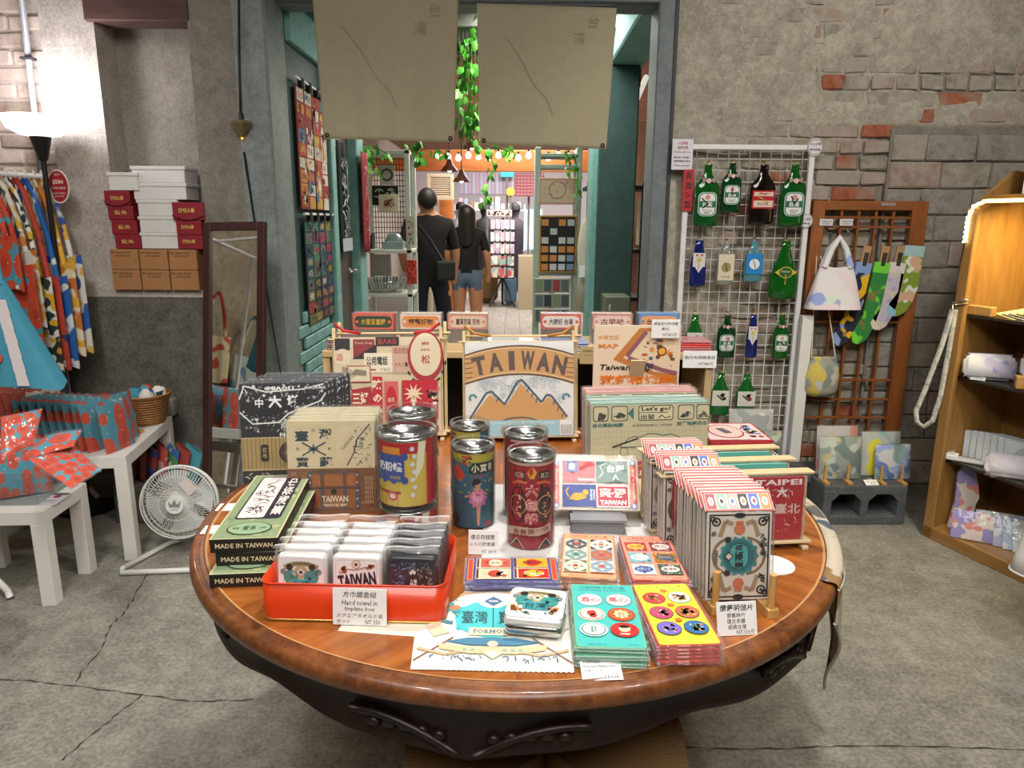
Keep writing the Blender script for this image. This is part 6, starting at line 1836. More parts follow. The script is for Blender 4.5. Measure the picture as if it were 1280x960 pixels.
sleeves('thin grey blue sleeve in the low stack in the middle of the crate shelf', 600, 668, 428, 3, ['9a9aa4', '6a7a9a', '8a8f98'], 0.05, 'grey sleeves on the crate shelf')
sleeves('thin blue striped sleeve under the flower label box', 672, 735, 428, 4, ['7a8ab0', 'a0a4b4', '6a709a'], 0.01, 'blue sleeves on the crate shelf')
sleeves('thin red sleeve in the stack beside the map board', 852, 890, 434, 5, ['d24a44', 'b07a80', 'd8605a'], 0.01, 'red sleeves on the crate shelf')
p = atY(874, 460, YC - 0.004)
card_stand('price_card', 'white price card hanging on the front of the crate shelf', (p.x, YC - 0.005, p.z), 0, 0.108, 0.056,
  [('觀光布旗鐵盒組', 0, 0.62, 0.2, 0.9, 0), ('NT380元', 0.18, 0.25, 0.19, 0.44, 0)], 0.0)
p = atY(736, 455, YC - 0.004)
card_stand('price_card', 'tan kraft price card on the crate shelf beside the map board', (p.x, YC - 0.005, p.z), 0, 0.06, 0.056, [('台灣布包', 0, 0.75, 0.14, 0.7, 0), ('Tote bag', 0, 0.5, 0.12, 0.6, 0)], 0.0, color='b39a6a')
p = atY(632, 420, YC + 0.045)
card_stand('price_card', 'blank grey card on the low grey sleeves', (p.x, YC + 0.05, zc_ + 0.0232), 0, 0.09, 0.02, [('NT', 0.3, 0.5, 0.2, 0.1, 0)], 0.5, color='a9a69c')
# ------------------------------------------------------------------ left side: boxes, lamp, mirror, rack, white tables, fan
YL = WL
ORG, TEA2 = 'c8472a', '3f8f9f'
# boxes on the niche sill
sill = zs + 0.0005
kx = [(X(145 + 36 * i + 17, 345), ) for i in range(3)]
M_KRAFT = ink('a9774a', 0.75)
def gift_box(name, label, x, z, w, h, d, color, lid, text, grp, y=YL + 0.0, tcol='c9a25a', handle=False, yaw_=0.0):
 o = thing(name, label, 'box', (x, y, z), yaw_, grp)
 b = MB(); b.rbox(-w / 2, w / 2, 0, d, 0, h, color, 0.002)
 b.build('box', o)
 if lid:
  b = MB(); b.rbox(-w / 2 - 0.006, w / 2 + 0.006, -0.004, d + 0.003, h - 0.014, h + 0.002, color, 0.002)
  b.build('lid', o)
 if text:
  a = Art('front', 0.0005)
  for s, xx, yy, hh, ww in text:
   a.text(s, xx * w, yy * h, hh * h, tcol, ww * w, bold=0.02)
  a.build(o, 'lettering')
 if handle:
  b = MB(); b.tube([(w * (-0.5 + i / 10), -0.006 - 0.004 * sin(i / 10 * pi), h * 0.28 - 0.02 * sin(i / 10 * pi)) for i in range(11)], 0.003, ink('7a1a22', 0.6), 6)
  b.build('cord', o)
 return o
px_m = FPX / (YL * cos(PITCH) + 0.15)
kw, kh = 33.5 / px_m, 24.0 / px_m
for r_ in range(2):
 for c_ in range(3):
  x = X(162 + 36 * c_, 345)
  gift_box('kraft_box', ('brown kraft bottle box in the lower row on the niche sill', 'brown kraft bottle box in the upper row under the gift boxes')[r_], x, sill + r_ * (kh + 0.002), kw, kh, 0.13, M_KRAFT, False, [('Flat Glass Bottle', -0.1, 0.84, 0.1, 0.7), ('GIFT PACKAGE', -0.05, 0.68, 0.08, 0.5)], 'kraft bottle boxes', YL - 0.03, '4a3220')
z0 = sill + 2 * (kh + 0.002) + 0.001
M_WINE, M_WHITEBOX = ink('8a1f2a', 0.5), ink('d9d8d4', 0.6)
gw, gh = 30.0 / px_m, 16.5 / px_m
for k in range(4):
 gift_box('red_gift_box', ('wine red gift box at the bottom of the stack under a white box', 'wine red gift box second from below under a white box', 'wine red gift box third from below under a white box', 'wine red gift box with a cord directly under a white box')[k], X(160 - k * 2.5, 280), z0 + k * (gh + 0.0015), gw, gh, 0.12, M_WINE, False, [('EMBA●' if k == 3 else '寶島', 0, 0.5, 0.3, 0.5)], 'wine red gift boxes', YL - 0.02, handle=(k == 3))
zz = z0 + 4 * (gh + 0.0015)
gift_box('white_gift_box', 'short white lidded box on top of four wine red boxes', X(157, 230), zz, 34 / px_m, 20 / px_m, 0.13, M_WHITEBOX, True, None, 'white lidded boxes', YL - 0.02)
ww_, wh_ = 46 / px_m, 18.5 / px_m
for k in range(5):
 gift_box('white_gift_box', ('white lidded box at the bottom of the tall stack of five', 'white lidded box second from below in the stack of five', 'white lidded box in the middle of the stack of five', 'white lidded box second from the top of the stack of five', 'white lidded box at the top of the stack of five')[k], X(199 + (k > 2) * 5, 270), z0 + k * (wh_ + 0.0025), ww_ * (1.0 if k < 3 else 1.35), wh_, 0.14, M_WHITEBOX, True, None, 'white lidded boxes', YL - 0.01)
for k in range(3):
 gift_box('red_gift_box', ('wine red gift box at the bottom of the stack beside the mirror', 'wine red gift box in the middle of the stack beside the mirror', 'wine red gift box with a cord on top beside the mirror')[k], X((240, 240, 241)[k], 290), z0 + k * (gh + 0.0015), gw * (1.0 + 0.25 * (k == 2)), gh * (1.0 + 0.25 * (k == 2)), 0.13, M_WINE, False, [('EMBA●', -0.05, 0.55, 0.28, 0.5)], 'wine red gift boxes', YL - 0.03, handle=(k == 2))
# grey conduit pipe on the brick strip
b = MB(); b.tube([(X(28, 0, 3.45), 3.45, Z(-40, 3.45, 28)), (X(43, 220, 3.45), 3.45, 0.0)], 0.014, ink('7f8288', 0.4), 10)
pp = thing('conduit_pipe', 'grey plastic conduit pipe running down the brick strip', 'pipe', (0, 0, 0))
b.build('pipe', pp)
b = MB(); zz_ = Z(73, 3.44, 33); b.rbox(X(33, 73, 3.44) - 0.022, X(33, 73, 3.44) + 0.03, 3.425, 3.47, zz_ - 0.005, zz_ + 0.006, ink('4a4a4e', 0.5, 0.5), 0.002); b.build('clamp', pp)
# torchiere lamp
lp = atY(49, 160, 3.28)
M_LBLK = ink('16181a', 0.35)
tl = thing('floor_lamp', 'black torchiere floor lamp with a glowing white bowl', 'lamp', (lp.x, lp.y, 0))
b = MB(); b.cyl(0.13, 0, 0.02, M_LBLK, 28); b.build('base', tl)
zb = atY(49, 172, 3.28).z
rB = 39.5 / (FPX / (3.28 * cos(PITCH) + 0.1))
b = MB(); b.cyl(0.011, 0.02, zb - 0.09, M_LBLK, 12); b.build('pole', tl)
b = MB(); b.cyl(0.018, zb - 0.095, zb + 0.008, M_LBLK, 24, None, 0.044); b.build('socket', tl)
b = MB(); b.lathe([(0.03, zb), (rB * 0.55, zb + 0.01), (rB * 0.85, zb + 0.035), (rB, zb + 0.085), (rB - 0.004, zb + 0.086), (rB * 0.83, zb + 0.04), (rB * 0.53, zb + 0.016), (0.03, zb + 0.006)], glow('fff6ee', 1.0), 36)
b.build('bowl_shade', tl)
lamp('torchiere_bulb', 'POINT', (lp.x, lp.y, zb + 0.20), 6.5, (0.97, 0.94, 1.0), 0.06)
# oval price sign
p = atY(73, 233, 3.35)
o = thing('price_sign', 'dark red oval price sign reading 580 on the clothes rack', 'sign', tuple(p))
rx, ry = 12.5 / (FPX / 3.3), 19.5 / (FPX / 3.3)
b = MB(); b.prism([(rx * 1.05 * cos(2 * pi * i / 32), ry * 1.03 * sin(2 * pi * i / 32)) for i in range(32)], 0, 0.003, ink('e0d8d0', 0.6)); b.build('plate', o)
a = Art('front', 0.0005); a.disc(0, 0, rx * 0.94, '9a1f2a', 32, ry * 0.95).up()
a.text('$580', 0, ry * 0.26, ry * 0.3, 'ecdcd4', rx * 1.1, bold=0.02).text('環保防水購物袋', 0, ry * -0.1, ry * 0.14, 'ecdcd4', rx * 1.4).text('花布系列', 0, ry * 0.72, ry * 0.12, 'ecdcd4', rx * 0.6).text('台灣設計 台灣製造', 0, -ry * 0.42, ry * 0.1, 'ecdcd4', rx * 1.2).text('輕巧好收納', 0, -ry * 0.6, ry * 0.1, 'ecdcd4', rx * 0.9)
a.build(o, 'lettering')
b = MB(); b.tube([(0, 0.003, ry * 0.6), (-0.045, 0.03, ry * 0.62)], 0.0018, ink('1a1a1a', 0.5), 6); b.build('cable_tie', o)
# clothes rack
M_RACKW = ink('dcdad4', 0.4)
zr = atY(60, 221, 3.38).z
xr_ = atY(60, 221, 3.38).x
rk = thing('clothes_rack', 'white metal clothes rack with bags hanging from it', 'clothes rack', (xr_, 3.38, 0))
b = MB(); b.tube([(-0.35, -1.2, zr), (0, 0, zr)], 0.011, M_RACKW, 10); b.build('top_rail', rk)
for (x, y) in ((-0.34, -1.17), (-0.01, -0.01)):
 b = MB(); b.tube([(x, y, zr), (x, y, 0.06)], 0.012, M_RACKW, 10); b.build('post', rk)
 b = MB(); b.tube([(x - 0.2, y + 0.05, 0.02), (x - 0.08, y + 0.02, 0.06), (x + 0.03, y, 0.06), (x + 0.06, y, 0.02)], 0.014, M_RACKW, 10); b.build('foot', rk)
p = atZ(8, 745, 0.012)
b = MB(); b.tube([(p.x - 0.35, p.y + 0.02, 0.10), (p.x - 0.12, p.y + 0.01, 0.10), (p.x - 0.03, p.y, 0.085), (p.x + 0.012, p.y - 0.005, 0.035), (p.x + 0.016, p.y - 0.005, 0.0125)], 0.012, ink('d9d7d2', 0.4), 10)
tag(b.build('stool_foot', None), 'curved white tube foot of a stand beside the low white table', 'stand')
# cloth materials
def m_tomato(scale=9.0, key='tomato'):
 m, nt, b = newmat(key)
 v = coords(nt, (scale, scale, scale))
 w = N(nt, 'ShaderNodeTexVoronoi', feature='F1'); w.inputs['Scale'].default_value = 1.0; w.inputs['Randomness'].default_value = 0.4
 mp = N(nt, 'ShaderNodeMapping'); mp.inputs['Scale'].default_value = (1.1, 1.1, 0.62); nt.links.new(v, mp.inputs[0]); nt.links.new(mp.outputs[0], w.inputs['Vector'])
 c = ramp(nt, w.outputs['Distance'], [(0.0, 'b53a22'), (0.3, 'c8472a'), (0.54, '4a92a4')], 'CONSTANT')
 w2 = N(nt, 'ShaderNodeTexVoronoi', feature='F1'); w2.inputs['Scale'].default_value = 2.3; nt.links.new(v, w2.inputs['Vector'])
 k = ramp(nt, w2.outputs['Distance'], [(0.0, 1.0), (0.09, 0.0)], 'CONSTANT')
 nt.links.new(mixc(nt, k, c, 'e6d8cc'), b.inputs['Base Color'])
 b.inputs['Roughness'].default_value = 0.7
 return m
M_TOM = m_tomato(13, 'tomato_print')
M_TOMS = m_tomato(26, 'small_tomato_print')
M_FLOWER = blobs('3f8fa6', ['d9d2cc', 'c24a2c'], 7, 0.55, 0.8, 4)
M_DUCK = blobs('20382f', ['e6e2d8', 'e6e2d8', 'd9a82c'], 15, 0.54, 0.8, 6)
M_STRIPE = blobs('e0a83c', ['e6d8b8', 'c8722a'], 10, 0.52, 0.8, 2)
M_BLUED = blobs('1f5fae', ['d9dcd8'], 9, 0.58, 0.8, 5)
M_REDD = blobs('b8402e', ['2a3a5a'], 14, 0.66, 0.8, 8)
M_WHB = blobs('d6d6cc', ['2a5aa8', 'd0a84a'], 12, 0.56, 0.8, 9)
M_GRNW = blobs('d8d4c6', ['c8722a', '20402f', 'd0a83c'], 13, 0.56, 0.8, 12)
def bag(name, label, loc, w, h, m, yaw_, strap=0.35, depth=0.05, flare=0.1, group='cloth bags on the rack', tagc=True, ms=None, sag=0.02, lean=0.0):
 """shopping bag hanging by two straps; loc = where the straps hook on"""
 o = thing(name, label, 'bag', loc, (0, lean, yaw_), group)
 b = MB()
 def pt(u, v):
  a = u * 2 * pi
  ww = w / 2 * (1 + flare * v)
  c_, s_ = cos(a), sin(a)
  q = (abs(c_) ** 4 + abs(s_) ** 4) ** -0.25
  f = 1 + 0.12 * sin(a * 3 + v * 4)
  return (ww * c_ * q, depth * s_ * q * f * (0.35 + 0.65 * v), -strap - h * v + sag * 0.3 * cos(a * 2) * (1 - v) + 0.008 * sin(a * 5) * v)
 b.grid(pt, 28, 10, m)
 b.add([pt(i / 28, 1.0) for i in range(28)], [list(range(28))], m)
 b.build('bag_body', o)
 for s in (-1, 1):
  b = MB()
  pts = [(s * w * 0.32, s * depth * 0.2, -strap - 0.01), (s * w * 0.22, s * 0.012, -strap * 0.55), (s * w * 0.08, s * 0.006, -strap * 0.12), (0.0, 0, 0.0)]
  b.tube(pts, 0.011, ms or m, 6)
  b.build('strap', o)
 if tagc:
  b = MB(); b.box(w * 0.42, w * 0.42 + 0.014, -depth - 0.002, -depth, -strap - h * 0.97, -strap - h * 0.9, ink('e6e2da', 0.7)); b.build('care_tag', o)
 return o
# hanging along the rack (rail runs towards the camera on the left)
def rail(t):
 return Vector((xr_ - 0.35 * t, 3.38 - 1.2 * t, zr - 0.016))
ry_ = atan2(-1.2, -0.35)
by_ = ry_ + pi / 2
specs = [
 ('white cloth bag with blue shapes, last on the rack by the wall', 0.05, 0.27, 0.40, M_WHB, 0.33),
 ('yellow striped cloth bag on the rack', 0.12, 0.27, 0.38, M_STRIPE, 0.36),
 ('blue cloth bag with small dark figures on the rack', 0.19, 0.27, 0.37, M_BLUED, 0.42),
 ('red cloth bag with small dark figures on the rack', 0.26, 0.27, 0.37, M_REDD, 0.42),
 ('dark green cloth bag with white geese on the rack', 0.33, 0.28, 0.46, M_DUCK, 0.42),
 ('cream cloth bag with orange and green shapes on the rack', 0.40, 0.26, 0.3, M_GRNW, 0.3),
 ('tall orange and teal tomato print bag on the rack', 0.47, 0.3, 0.44, M_TOM, 0.36),
 ('orange tomato print bag with folded top on the rack', 0.53, 0.26, 0.2, M_TOM, 0.24),
]
for lb, t_, w, h, m, st_ in specs:
 bag('cloth_bag', lb, tuple(rail(t_ * 0.5)), w * 1.08, h * 1.12, m, RAD(-8), st_, 0.013, 0.04)
p = atY(45, 400, 2.5)
o = thing('cloth_bag', 'large teal bag with orange flowers and white stripes at the front of the rack', 'bag', (p.x - 0.16, 2.5, atY(30, 352, 2.5).z), 0.1, 'cloth bags on the rack')
def bigbag(u, v):
 a = u * 2 * pi
 ww = 0.06 + 0.13 * v
 c_, s_ = cos(a), sin(a)
 q = (abs(c_) ** 4 + abs(s_) ** 4) ** -0.25
 return (ww * c_ * q + 0.03 * v, 0.05 * s_ * q * (0.4 + 0.6 * v), -0.37 * v + 0.012 * sin(3 * a))
b = MB(); b.grid(bigbag, 32, 12, ink('3f8ba2', 0.8)); b.add([bigbag(i / 32, 1) for i in range(32)], [list(range(32))], ink('3f8ba2', 0.8)); b.build('bag_body', o)
zs_ = zr - 0.012 - o.location.z
for s in (-1, 1):
 b = MB(); b.tube([(s * 0.05, 0, -0.01), (s * 0.03, 0.015, zs_ * 0.55), (0, 0.03, zs_)], 0.012, ink('3f8ba2', 0.8), 6); b.build('strap', o)
q0, q1 = rail(0.69) + Vector((0, 0, 0.016)), o.location + MR(0.1, 3, 'Z') @ Vector((0.03, 0.03, zs_ + 0.012))
b = MB(); b.tube([q0 - rk.location, q1 - rk.location], 0.009, M_RACKW, 8); b.build('side_arm', rk)
a = Art('front', 0.0008, 0.8)
a.wrap = lambda x, y, k: (x, -0.05 * (0.4 + 0.6 * min(1, -y / 0.37)) - 0.006 - k, y)
for (x0_, x1_) in ((-0.03, -0.07), (0.06, 0.11)):
 for i in range(6):
  y0_, y1_ = -0.06 - i * 0.05, -0.11 - i * 0.05
  xa, xb2 = x0_ + (x1_ - x0_) * i / 6, x0_ + (x1_ - x0_) * (i + 1) / 6
  a.shape([(xa - 0.018, y0_), (xb2 - 0.02, y1_), (xb2 + 0.02, y1_), (xa + 0.018, y0_)], 'd0c8c8')
a.up()
for (fx, fy, fr) in ((-0.03, -0.17, 0.045), (-0.09, -0.27, 0.045), (0.0, -0.27, 0.05), (-0.1, -0.36, 0.04)):
 for i in range(5):
  t_ = i * 2 * pi / 5 + 0.3
  a.disc(fx + fr * 0.62 * cos(t_), fy + fr * 0.62 * sin(t_), fr * 0.4, 'c24a2c', 10)
 a.up().star(fx, fy, fr * 0.3, 'd8d4cc', 5, 0.6).up().disc(fx, fy, fr * 0.14, '3f6f8a', 8); a.k -= 2
a.build(o, 'flower_print')
# hangers
for t_ in (0.03, 0.06, 0.095, 0.13, 0.165, 0.20):
 q = rail(t_)
 b = MB()
 b.tube([(0, 0, 0.02), (0.006, 0, 0.031), (0.012, 0, 0.024), (0.004, 0, 0.0), (-0.005, 0, -0.07), (0.0, 0, -0.1)], 0.0035, ink('d9d4c8', 0.4), 6)
 tag(b.build('hanger_hook', None, (q.x, q.y, q.z + 0.01), (0, 0, by_)), 'cream plastic hook on the clothes rack rail', 'hook', 'hooks on the rack rail')
# ---- white side tables
M_WHT = ink('dedad2', 0.45, 0, 0.02)
def side_table(label, c_near, yaw_, w, d, h, leg=0.05, top=0.05):
 """c_near: near right corner on the floor; the table reaches away along +y local and left along -x local"""
 o = thing('side_table', label, 'table', c_near, yaw_)
 b = MB(); b.rbox(-w, 0, 0, d, h - top, h, M_WHT, 0.0015); b.build('table_top', o)
 for x in (-w, -leg):
  for y in (0, d - leg):
   b = MB(); b.rbox(x, x + leg, y, y + leg, 0, h - top, M_WHT, 0.0015); b.build('leg', o)
 return o
A_ = atZ(72, 748, 0.0); hA = 0.365
B_ = atZ(122, 604, hA)
C_ = atZ(53, 640, hA)
ya = RAD(3)
TA = (C_.x, C_.y, 0)
side_table('low white square table carrying the acrylic bin of tomato packs', TA, ya, 0.5, (B_ - C_).length * 1.02, hA)
hB = 0.45
C2 = atZ(157, 570, hB); B2 = atZ(215, 520, hB)
yb = atan2((B2 - C2).y, (B2 - C2).x) - pi / 2
TB = (C2.x, C2.y, 0)
side_table('taller white square table carrying the row of tomato packs', TB, yb, 0.55, max((B2 - C2).length, 0.45), hB)
LB = max((B2 - C2).length, 0.45)
fA = MT(TA) @ MR(ya, 4, 'Z')
fB = MT(TB) @ MR(yb, 4, 'Z')
def soft_pack(name, label, w, h, t_, m, grp, loc, rot, cat='bag pack', puff=0.3):
 o = thing(name, label, cat, loc, rot, grp)
 b = MB()
 def pt(u, v):
  x, z_ = -w / 2 + w * u, h * v
  e = (sin(pi * u) * sin(pi * (0.06 + 0.88 * v))) ** 0.45
  return x, z_, e
 b.grid(lambda u, v: (lambda q: (q[0], -t_ / 2 * q[2], q[1]))(pt(u, v)), 10, 10, m)
 b.grid(lambda u, v: (lambda q: (q[0], t_ / 2 * q[2], q[1]))(pt(1 - u, v)), 10, 10, m)
 b.build('folded_bag', o)
 b = MB()
 b.grid(lambda u, v: (lambda q: (q[0] * 1.05, -t_ / 2 * q[2] - 0.003, q[1] * 1.04 - 0.002))(pt(u, v)), 8, 8, M_FILM2)
 b.grid(lambda u, v: (lambda q: (q[0] * 1.05, t_ / 2 * q[2] + 0.003, q[1] * 1.04 - 0.002))(pt(1 - u, v)), 8, 8, M_FILM2)
 b.build('plastic_bag', o)
 return o
# packs on the tall table: a row standing, facing right-forward
sp0 = None
for k in range(11):
 L_ = fB @ Vector((-0.045 - k * 0.036 if k > 1 else -0.05 - k * 0.02, 0.10 + (0.0 if k > 1 else 0.10 * k) + 0.012 * k, hB + 0.001))
 face = yb + RAD(62) if k > 1 else yb + RAD(70)
 lb = ('orange and teal tomato print pack standing at the corner of the tall table', 'tomato print pack standing behind the two wooden pegs')[k] if k < 2 else 'tomato print pack standing in the row on the tall white table'
 if k == 0:
  sp0 = soft_pack('tomato_pack', lb, 0.165, 0.205, 0.026, M_TOM, 'tomato print packs', tuple(L_), (-0.12, 0, face))
 else:
  dup(sp0, tuple(L_), (-0.12 - 0.01 * (k % 3), 0.02 * (k % 2), face), label=lb)
sp1 = None
for k in range(8):
 L_ = fB @ Vector((-0.40 - 0.036 * (k % 4), 0.22 + 0.13 * (k // 4), hB + 0.001))
 if sp1 is None:
  sp1 = soft_pack('orange_pack', 'plain orange pack in the crowd behind the tomato packs', 0.14, 0.23, 0.032, blobs('b8442a', ['c8542f', 'e0d0c0'], 16, 0.62, 0.7, 3), 'orange packs behind', tuple(L_), (-0.2, 0, yb + RAD(60)))
 else:
  dup(sp1, tuple(L_), (-0.2, 0, yb + RAD(60) + 0.05 * (k % 3)))
# rolled cloths piled along the back
rollm = [(M_TOM, 'orange tomato print'), (M_DUCK, 'dark green goose print'), (M_WHB, 'white and blue'), (M_STRIPE, 'yellow'), (ink('3f8ba2', 0.8), 'plain teal'), (M_BLUED, 'blue'), (M_REDD, 'red')]
rn = random.Random(2)
ridx = 0
for r_ in range(2):
 for k in range(7):
  m, nm = rollm[(k + r_ * 3) % 7]
  L_ = fB @ Vector((-0.10 - k * 0.064, LB - 0.085 - 0.02 * rn.random() + 0.0 * r_, hB + 0.001 + 0.034 + r_ * 0.066))
  b = MB(); b.lathe([(0.0005, -0.075), (0.026, -0.072), (0.032, -0.05), (0.031, 0.05), (0.026, 0.072), (0.0005, 0.075)], m, 14)
  tag(b.build('rolled_bag', None, tuple(L_), (RAD(90), 0, yb + RAD(rn.uniform(-25, 25)))), nm + (' rolled bag at the bottom of the pile by the basket', ' rolled bag on top of the pile by the basket')[r_], 'bag', 'rolled bags')
# wicker basket
def m_wicker():
 m, nt, b = newmat('wicker')
 v = coords(nt, (1, 1, 1))
 w1 = N(nt, 'ShaderNodeTexWave', bands_direction='Z'); w1.inputs['Scale'].default_value = 28; w1.inputs['Distortion'].default_value = 2.5; w1.inputs['Detail Scale'].default_value = 6; nt.links.new(v, w1.inputs['Vector'])
 nt.links.new(ramp(nt, w1.outputs['Fac'], [(0.2, '6a401c'), (0.6, 'a56c30'), (0.9, 'c08a48')]), b.inputs['Base Color'])
 b.inputs['Roughness'].default_value = 0.6
 bump(nt, b, w1.outputs['Fac'], 0.004, 0.8)
 return m
M_WICK = m_wicker()
L_ = fB @ Vector((-0.035, LB - 0.12, hB + 0.001))
o = thing('wicker_basket', 'brown wicker basket behind the tomato packs', 'basket', tuple(atZ(172, 532, hB) + Vector((0.02, 0.05, 0.001))), yb)
b = MB(); b.lathe([(0.0005, 0.002), (0.075, 0.002), (0.085, 0.02), (0.108, 0.13), (0.112, 0.135), (0.104, 0.132), (0.08, 0.02)], M_WICK, 32); b.build('basket_wall', o)
b = MB()
for k in range(3):
 b.tube([(0.11 * cos(2 * pi * i / 40), 0.11 * sin(2 * pi * i / 40), 0.136 + 0.004 * sin(i * 2.1 + k * 2)) for i in range(40)], 0.004, M_WICK, 6, True)
b.build('braided_rim', o)
for k, (m, nm) in enumerate(((M_DUCK, 'goose print'), (M_TOM, 'tomato print'), (ink('3f8ba2', 0.8), 'teal'), (M_WHB, 'white and blue'))):
 q = o.location + Vector((0.05 * cos(k * pi / 2 + 0.5), 0.05 * sin(k * pi / 2 + 0.5), 0.085))
 b = MB(); b.lathe([(0.0005, -0.07), (0.028, -0.066), (0.034, -0.04), (0.034, 0.06), (0.02, 0.085), (0.0005, 0.088)], m, 14)
 tag(b.build('rolled_bag', None, tuple(q), (0.2 * sin(k), 0.2 * cos(k), k)), nm + ' rolled bag standing in the wicker basket', 'bag', 'rolled bags')
# pegs holding the packs
for k, (u, v) in enumerate(((158, 552), (173, 541))):
 q = atZ(u, v, hB)
 o = thing('peg_stand', ('wooden peg stand before the front tomato pack on the tall table', 'wooden peg stand nearer the basket on the tall table')[k], 'display stand', (q.x, q.y, hB + 0.0005), yb - 0.4)
 b = MB(); b.rbox(-0.024, 0.024, -0.012, 0.012, 0, 0.012, M_PEG, 0.001); b.build('base', o)
 b = MB(); b.rbox(-0.018, -0.007, -0.005, 0.005, 0.012, 0.085, M_PEG, 0.001); b.build('peg', o)
card_stand('price_tag', 'small black price tag standing on the tall white table', tuple(atZ(196, 526, hB) + Vector((0, 0, 0.0006))), yb + 0.9, 0.042, 0.036, [], 0.5, 'price tag', None, '26282a')
q = atZ(152, 556, hB)
b = MB(); b.box(-0.03, 0.03, -0.018, 0.018, 0, 0.001, ink('a52a34', 0.6))
tag(b.build('red_card', None, (q.x + 0.0, q.y - 0.006, hB + 0.0003), (0, 0, yb + 0.9)), 'small red card lying at the edge of the tall white table', 'card')
q = atY(200, 510, WL - 0.06)
b = MB(); b.rbox(-0.06, 0.06, 0, 0.055, -0.045, 0.04, ink('8f8e88', 0.6), 0.006)
ob = thing('outlet_box', 'grey electrical outlet box on the dark wall', 'outlet', (q.x, WL - 0.052, q.z))
b.build('housing', ob)
b = MB(); b.rbox(-0.035, -0.005, -0.012, 0, -0.035, -0.01, ink('1a1a1a', 0.5), 0.003); b.build('plug', ob)
# acrylic bin with packs on the low table
ab = fA @ Vector((-0.20, 0.16, hA))
o = thing('acrylic_bin', 'clear acrylic bin holding wrapped packs on the low white table', 'bin', (ab.x, ab.y, hA + 0.0006), ya)
MAC = film(0.1, 0.05, 'f0f4f4', 0)
b = MB()
for bb_ in ((-0.15, 0.15, -0.1, 0.1, 0, 0.004), (-0.15, 0.15, -0.1, -0.097, 0.004, 0.12), (-0.15, 0.15, 0.097, 0.1, 0.004, 0.12), (-0.15, -0.147, -0.097, 0.097, 0.004, 0.12), (0.147, 0.15, -0.097, 0.097, 0.004, 0.12)):
 b.box(*bb_, MAC)
b.build('bin', o)
sp2 = None
for k in range(7):
 L_ = fA @ Vector((-0.32 + k * 0.03, 0.15 + 0.005 * (k % 2), hA + 0.008))
 lb = 'wrapped small tomato print pack leaning in the acrylic bin'
 if sp2 is None:
  sp2 = soft_pack('tomato_pack', lb, 0.17, 0.2, 0.012, M_TOMS, 'packs in the acrylic bin', tuple(L_), (-0.25, 0, ya + RAD(40)))
 else:
  dup(sp2, tuple(L_), (-0.25 - 0.02 * (k % 3), 0, ya + RAD(40) - 0.03 * k))
def flat_bagpack(name, label, pts, th, m, zoff=0.0):
 """wrapped flat pack given by its four corner points in space"""
 P = [Vector(p) for p in pts]
 n_ = (P[1] - P[0]).cross(P[3] - P[0]).normalized()
 if n_.z < 0:
  n_ = -n_
 c_ = sum(P, Vector()) / 4
 o = thing(name, label, 'bag pack', tuple(c_))
 ux = ((P[1] - P[0]) + (P[2] - P[3])).normalized()
 M3 = Matrix((ux, n_.cross(ux), n_)).transposed().to_4x4()
 o.rotation_euler = M3.to_euler()
 inv = M3.inverted()
 L = [inv @ (p - c_) for p in P]
 def pt(u, v, s):
  a = L[0].lerp(L[1], u).lerp(L[3].lerp(L[2], u), v)
  return (a.x, a.y, s * th / 2 * (sin(pi * u) * sin(pi * v)) ** 0.3)
 b = MB(); b.grid(lambda u, v: pt(u, v, 1), 12, 12, m); b.grid(lambda u, v: pt(1 - u, v, -1), 12, 12, m); b.build('folded_bag', o)
 b = MB(); b.grid(lambda u, v: (lambda q: (q[0] * 1.04, q[1] * 1.04, q[2] + 0.004))(pt(u, v, 1)), 12, 12, M_FILM2); b.grid(lambda u, v: (lambda q: (q[0] * 1.04, q[1] * 1.04, q[2] - 0.002))(pt(1 - u, v, -1)), 10, 10, M_FILM2); b.build('plastic_bag', o)
 return o
def D3(u, v, dist):
 return Vector((0, 0, CAMH)) + ray(u, v) * dist
flat_bagpack('tomato_pack', 'wrapped teal and orange pack lying across the acrylic bin', [D3(22, 575, 2.66), D3(92, 562, 2.64), D3(101, 533, 2.72), D3(60, 545, 2.76)], 0.022, M_TOM)
flat_bagpack('tomato_pack', 'wrapped pack sliding off the edge of the low white table', [D3(36, 574, 2.62), D3(88, 614, 2.52), D3(127, 584, 2.60), D3(92, 558, 2.70)], 0.02, M_TOMS)
flat_bagpack('tomato_pack', 'upright teal and orange pack at the back of the acrylic bin', [D3(2, 575, 2.74), D3(44, 553, 2.76), D3(52, 512, 2.82), D3(1, 521, 2.8)], 0.02, M_TOMS)
q = atZ(68, 624, hA)
b = MB(); b.box(-0.035, 0.035, -0.06, 0.06, 0, 0.002, ink('c9c6cc', 0.4))
o = thing('price_card', 'white price sheet lying at the edge of the low white table', 'price card', (q.x, q.y, hA + 0.0006), ya)
b.build('card', o)
a = Art('top', 0.0004); a.rect(0, 0.045, 0.06, 0.018, '4a4a52').disc(0, 0.02, 0.014, '9a2a3a', 12).text('環保購物袋', 0, -0.02, 0.01, '4a4a52', 0.05).text('NT 580', 0, -0.04, 0.012, '4a4a52', 0.05)
a.build(o, 'print', (0, 0, 0.002))
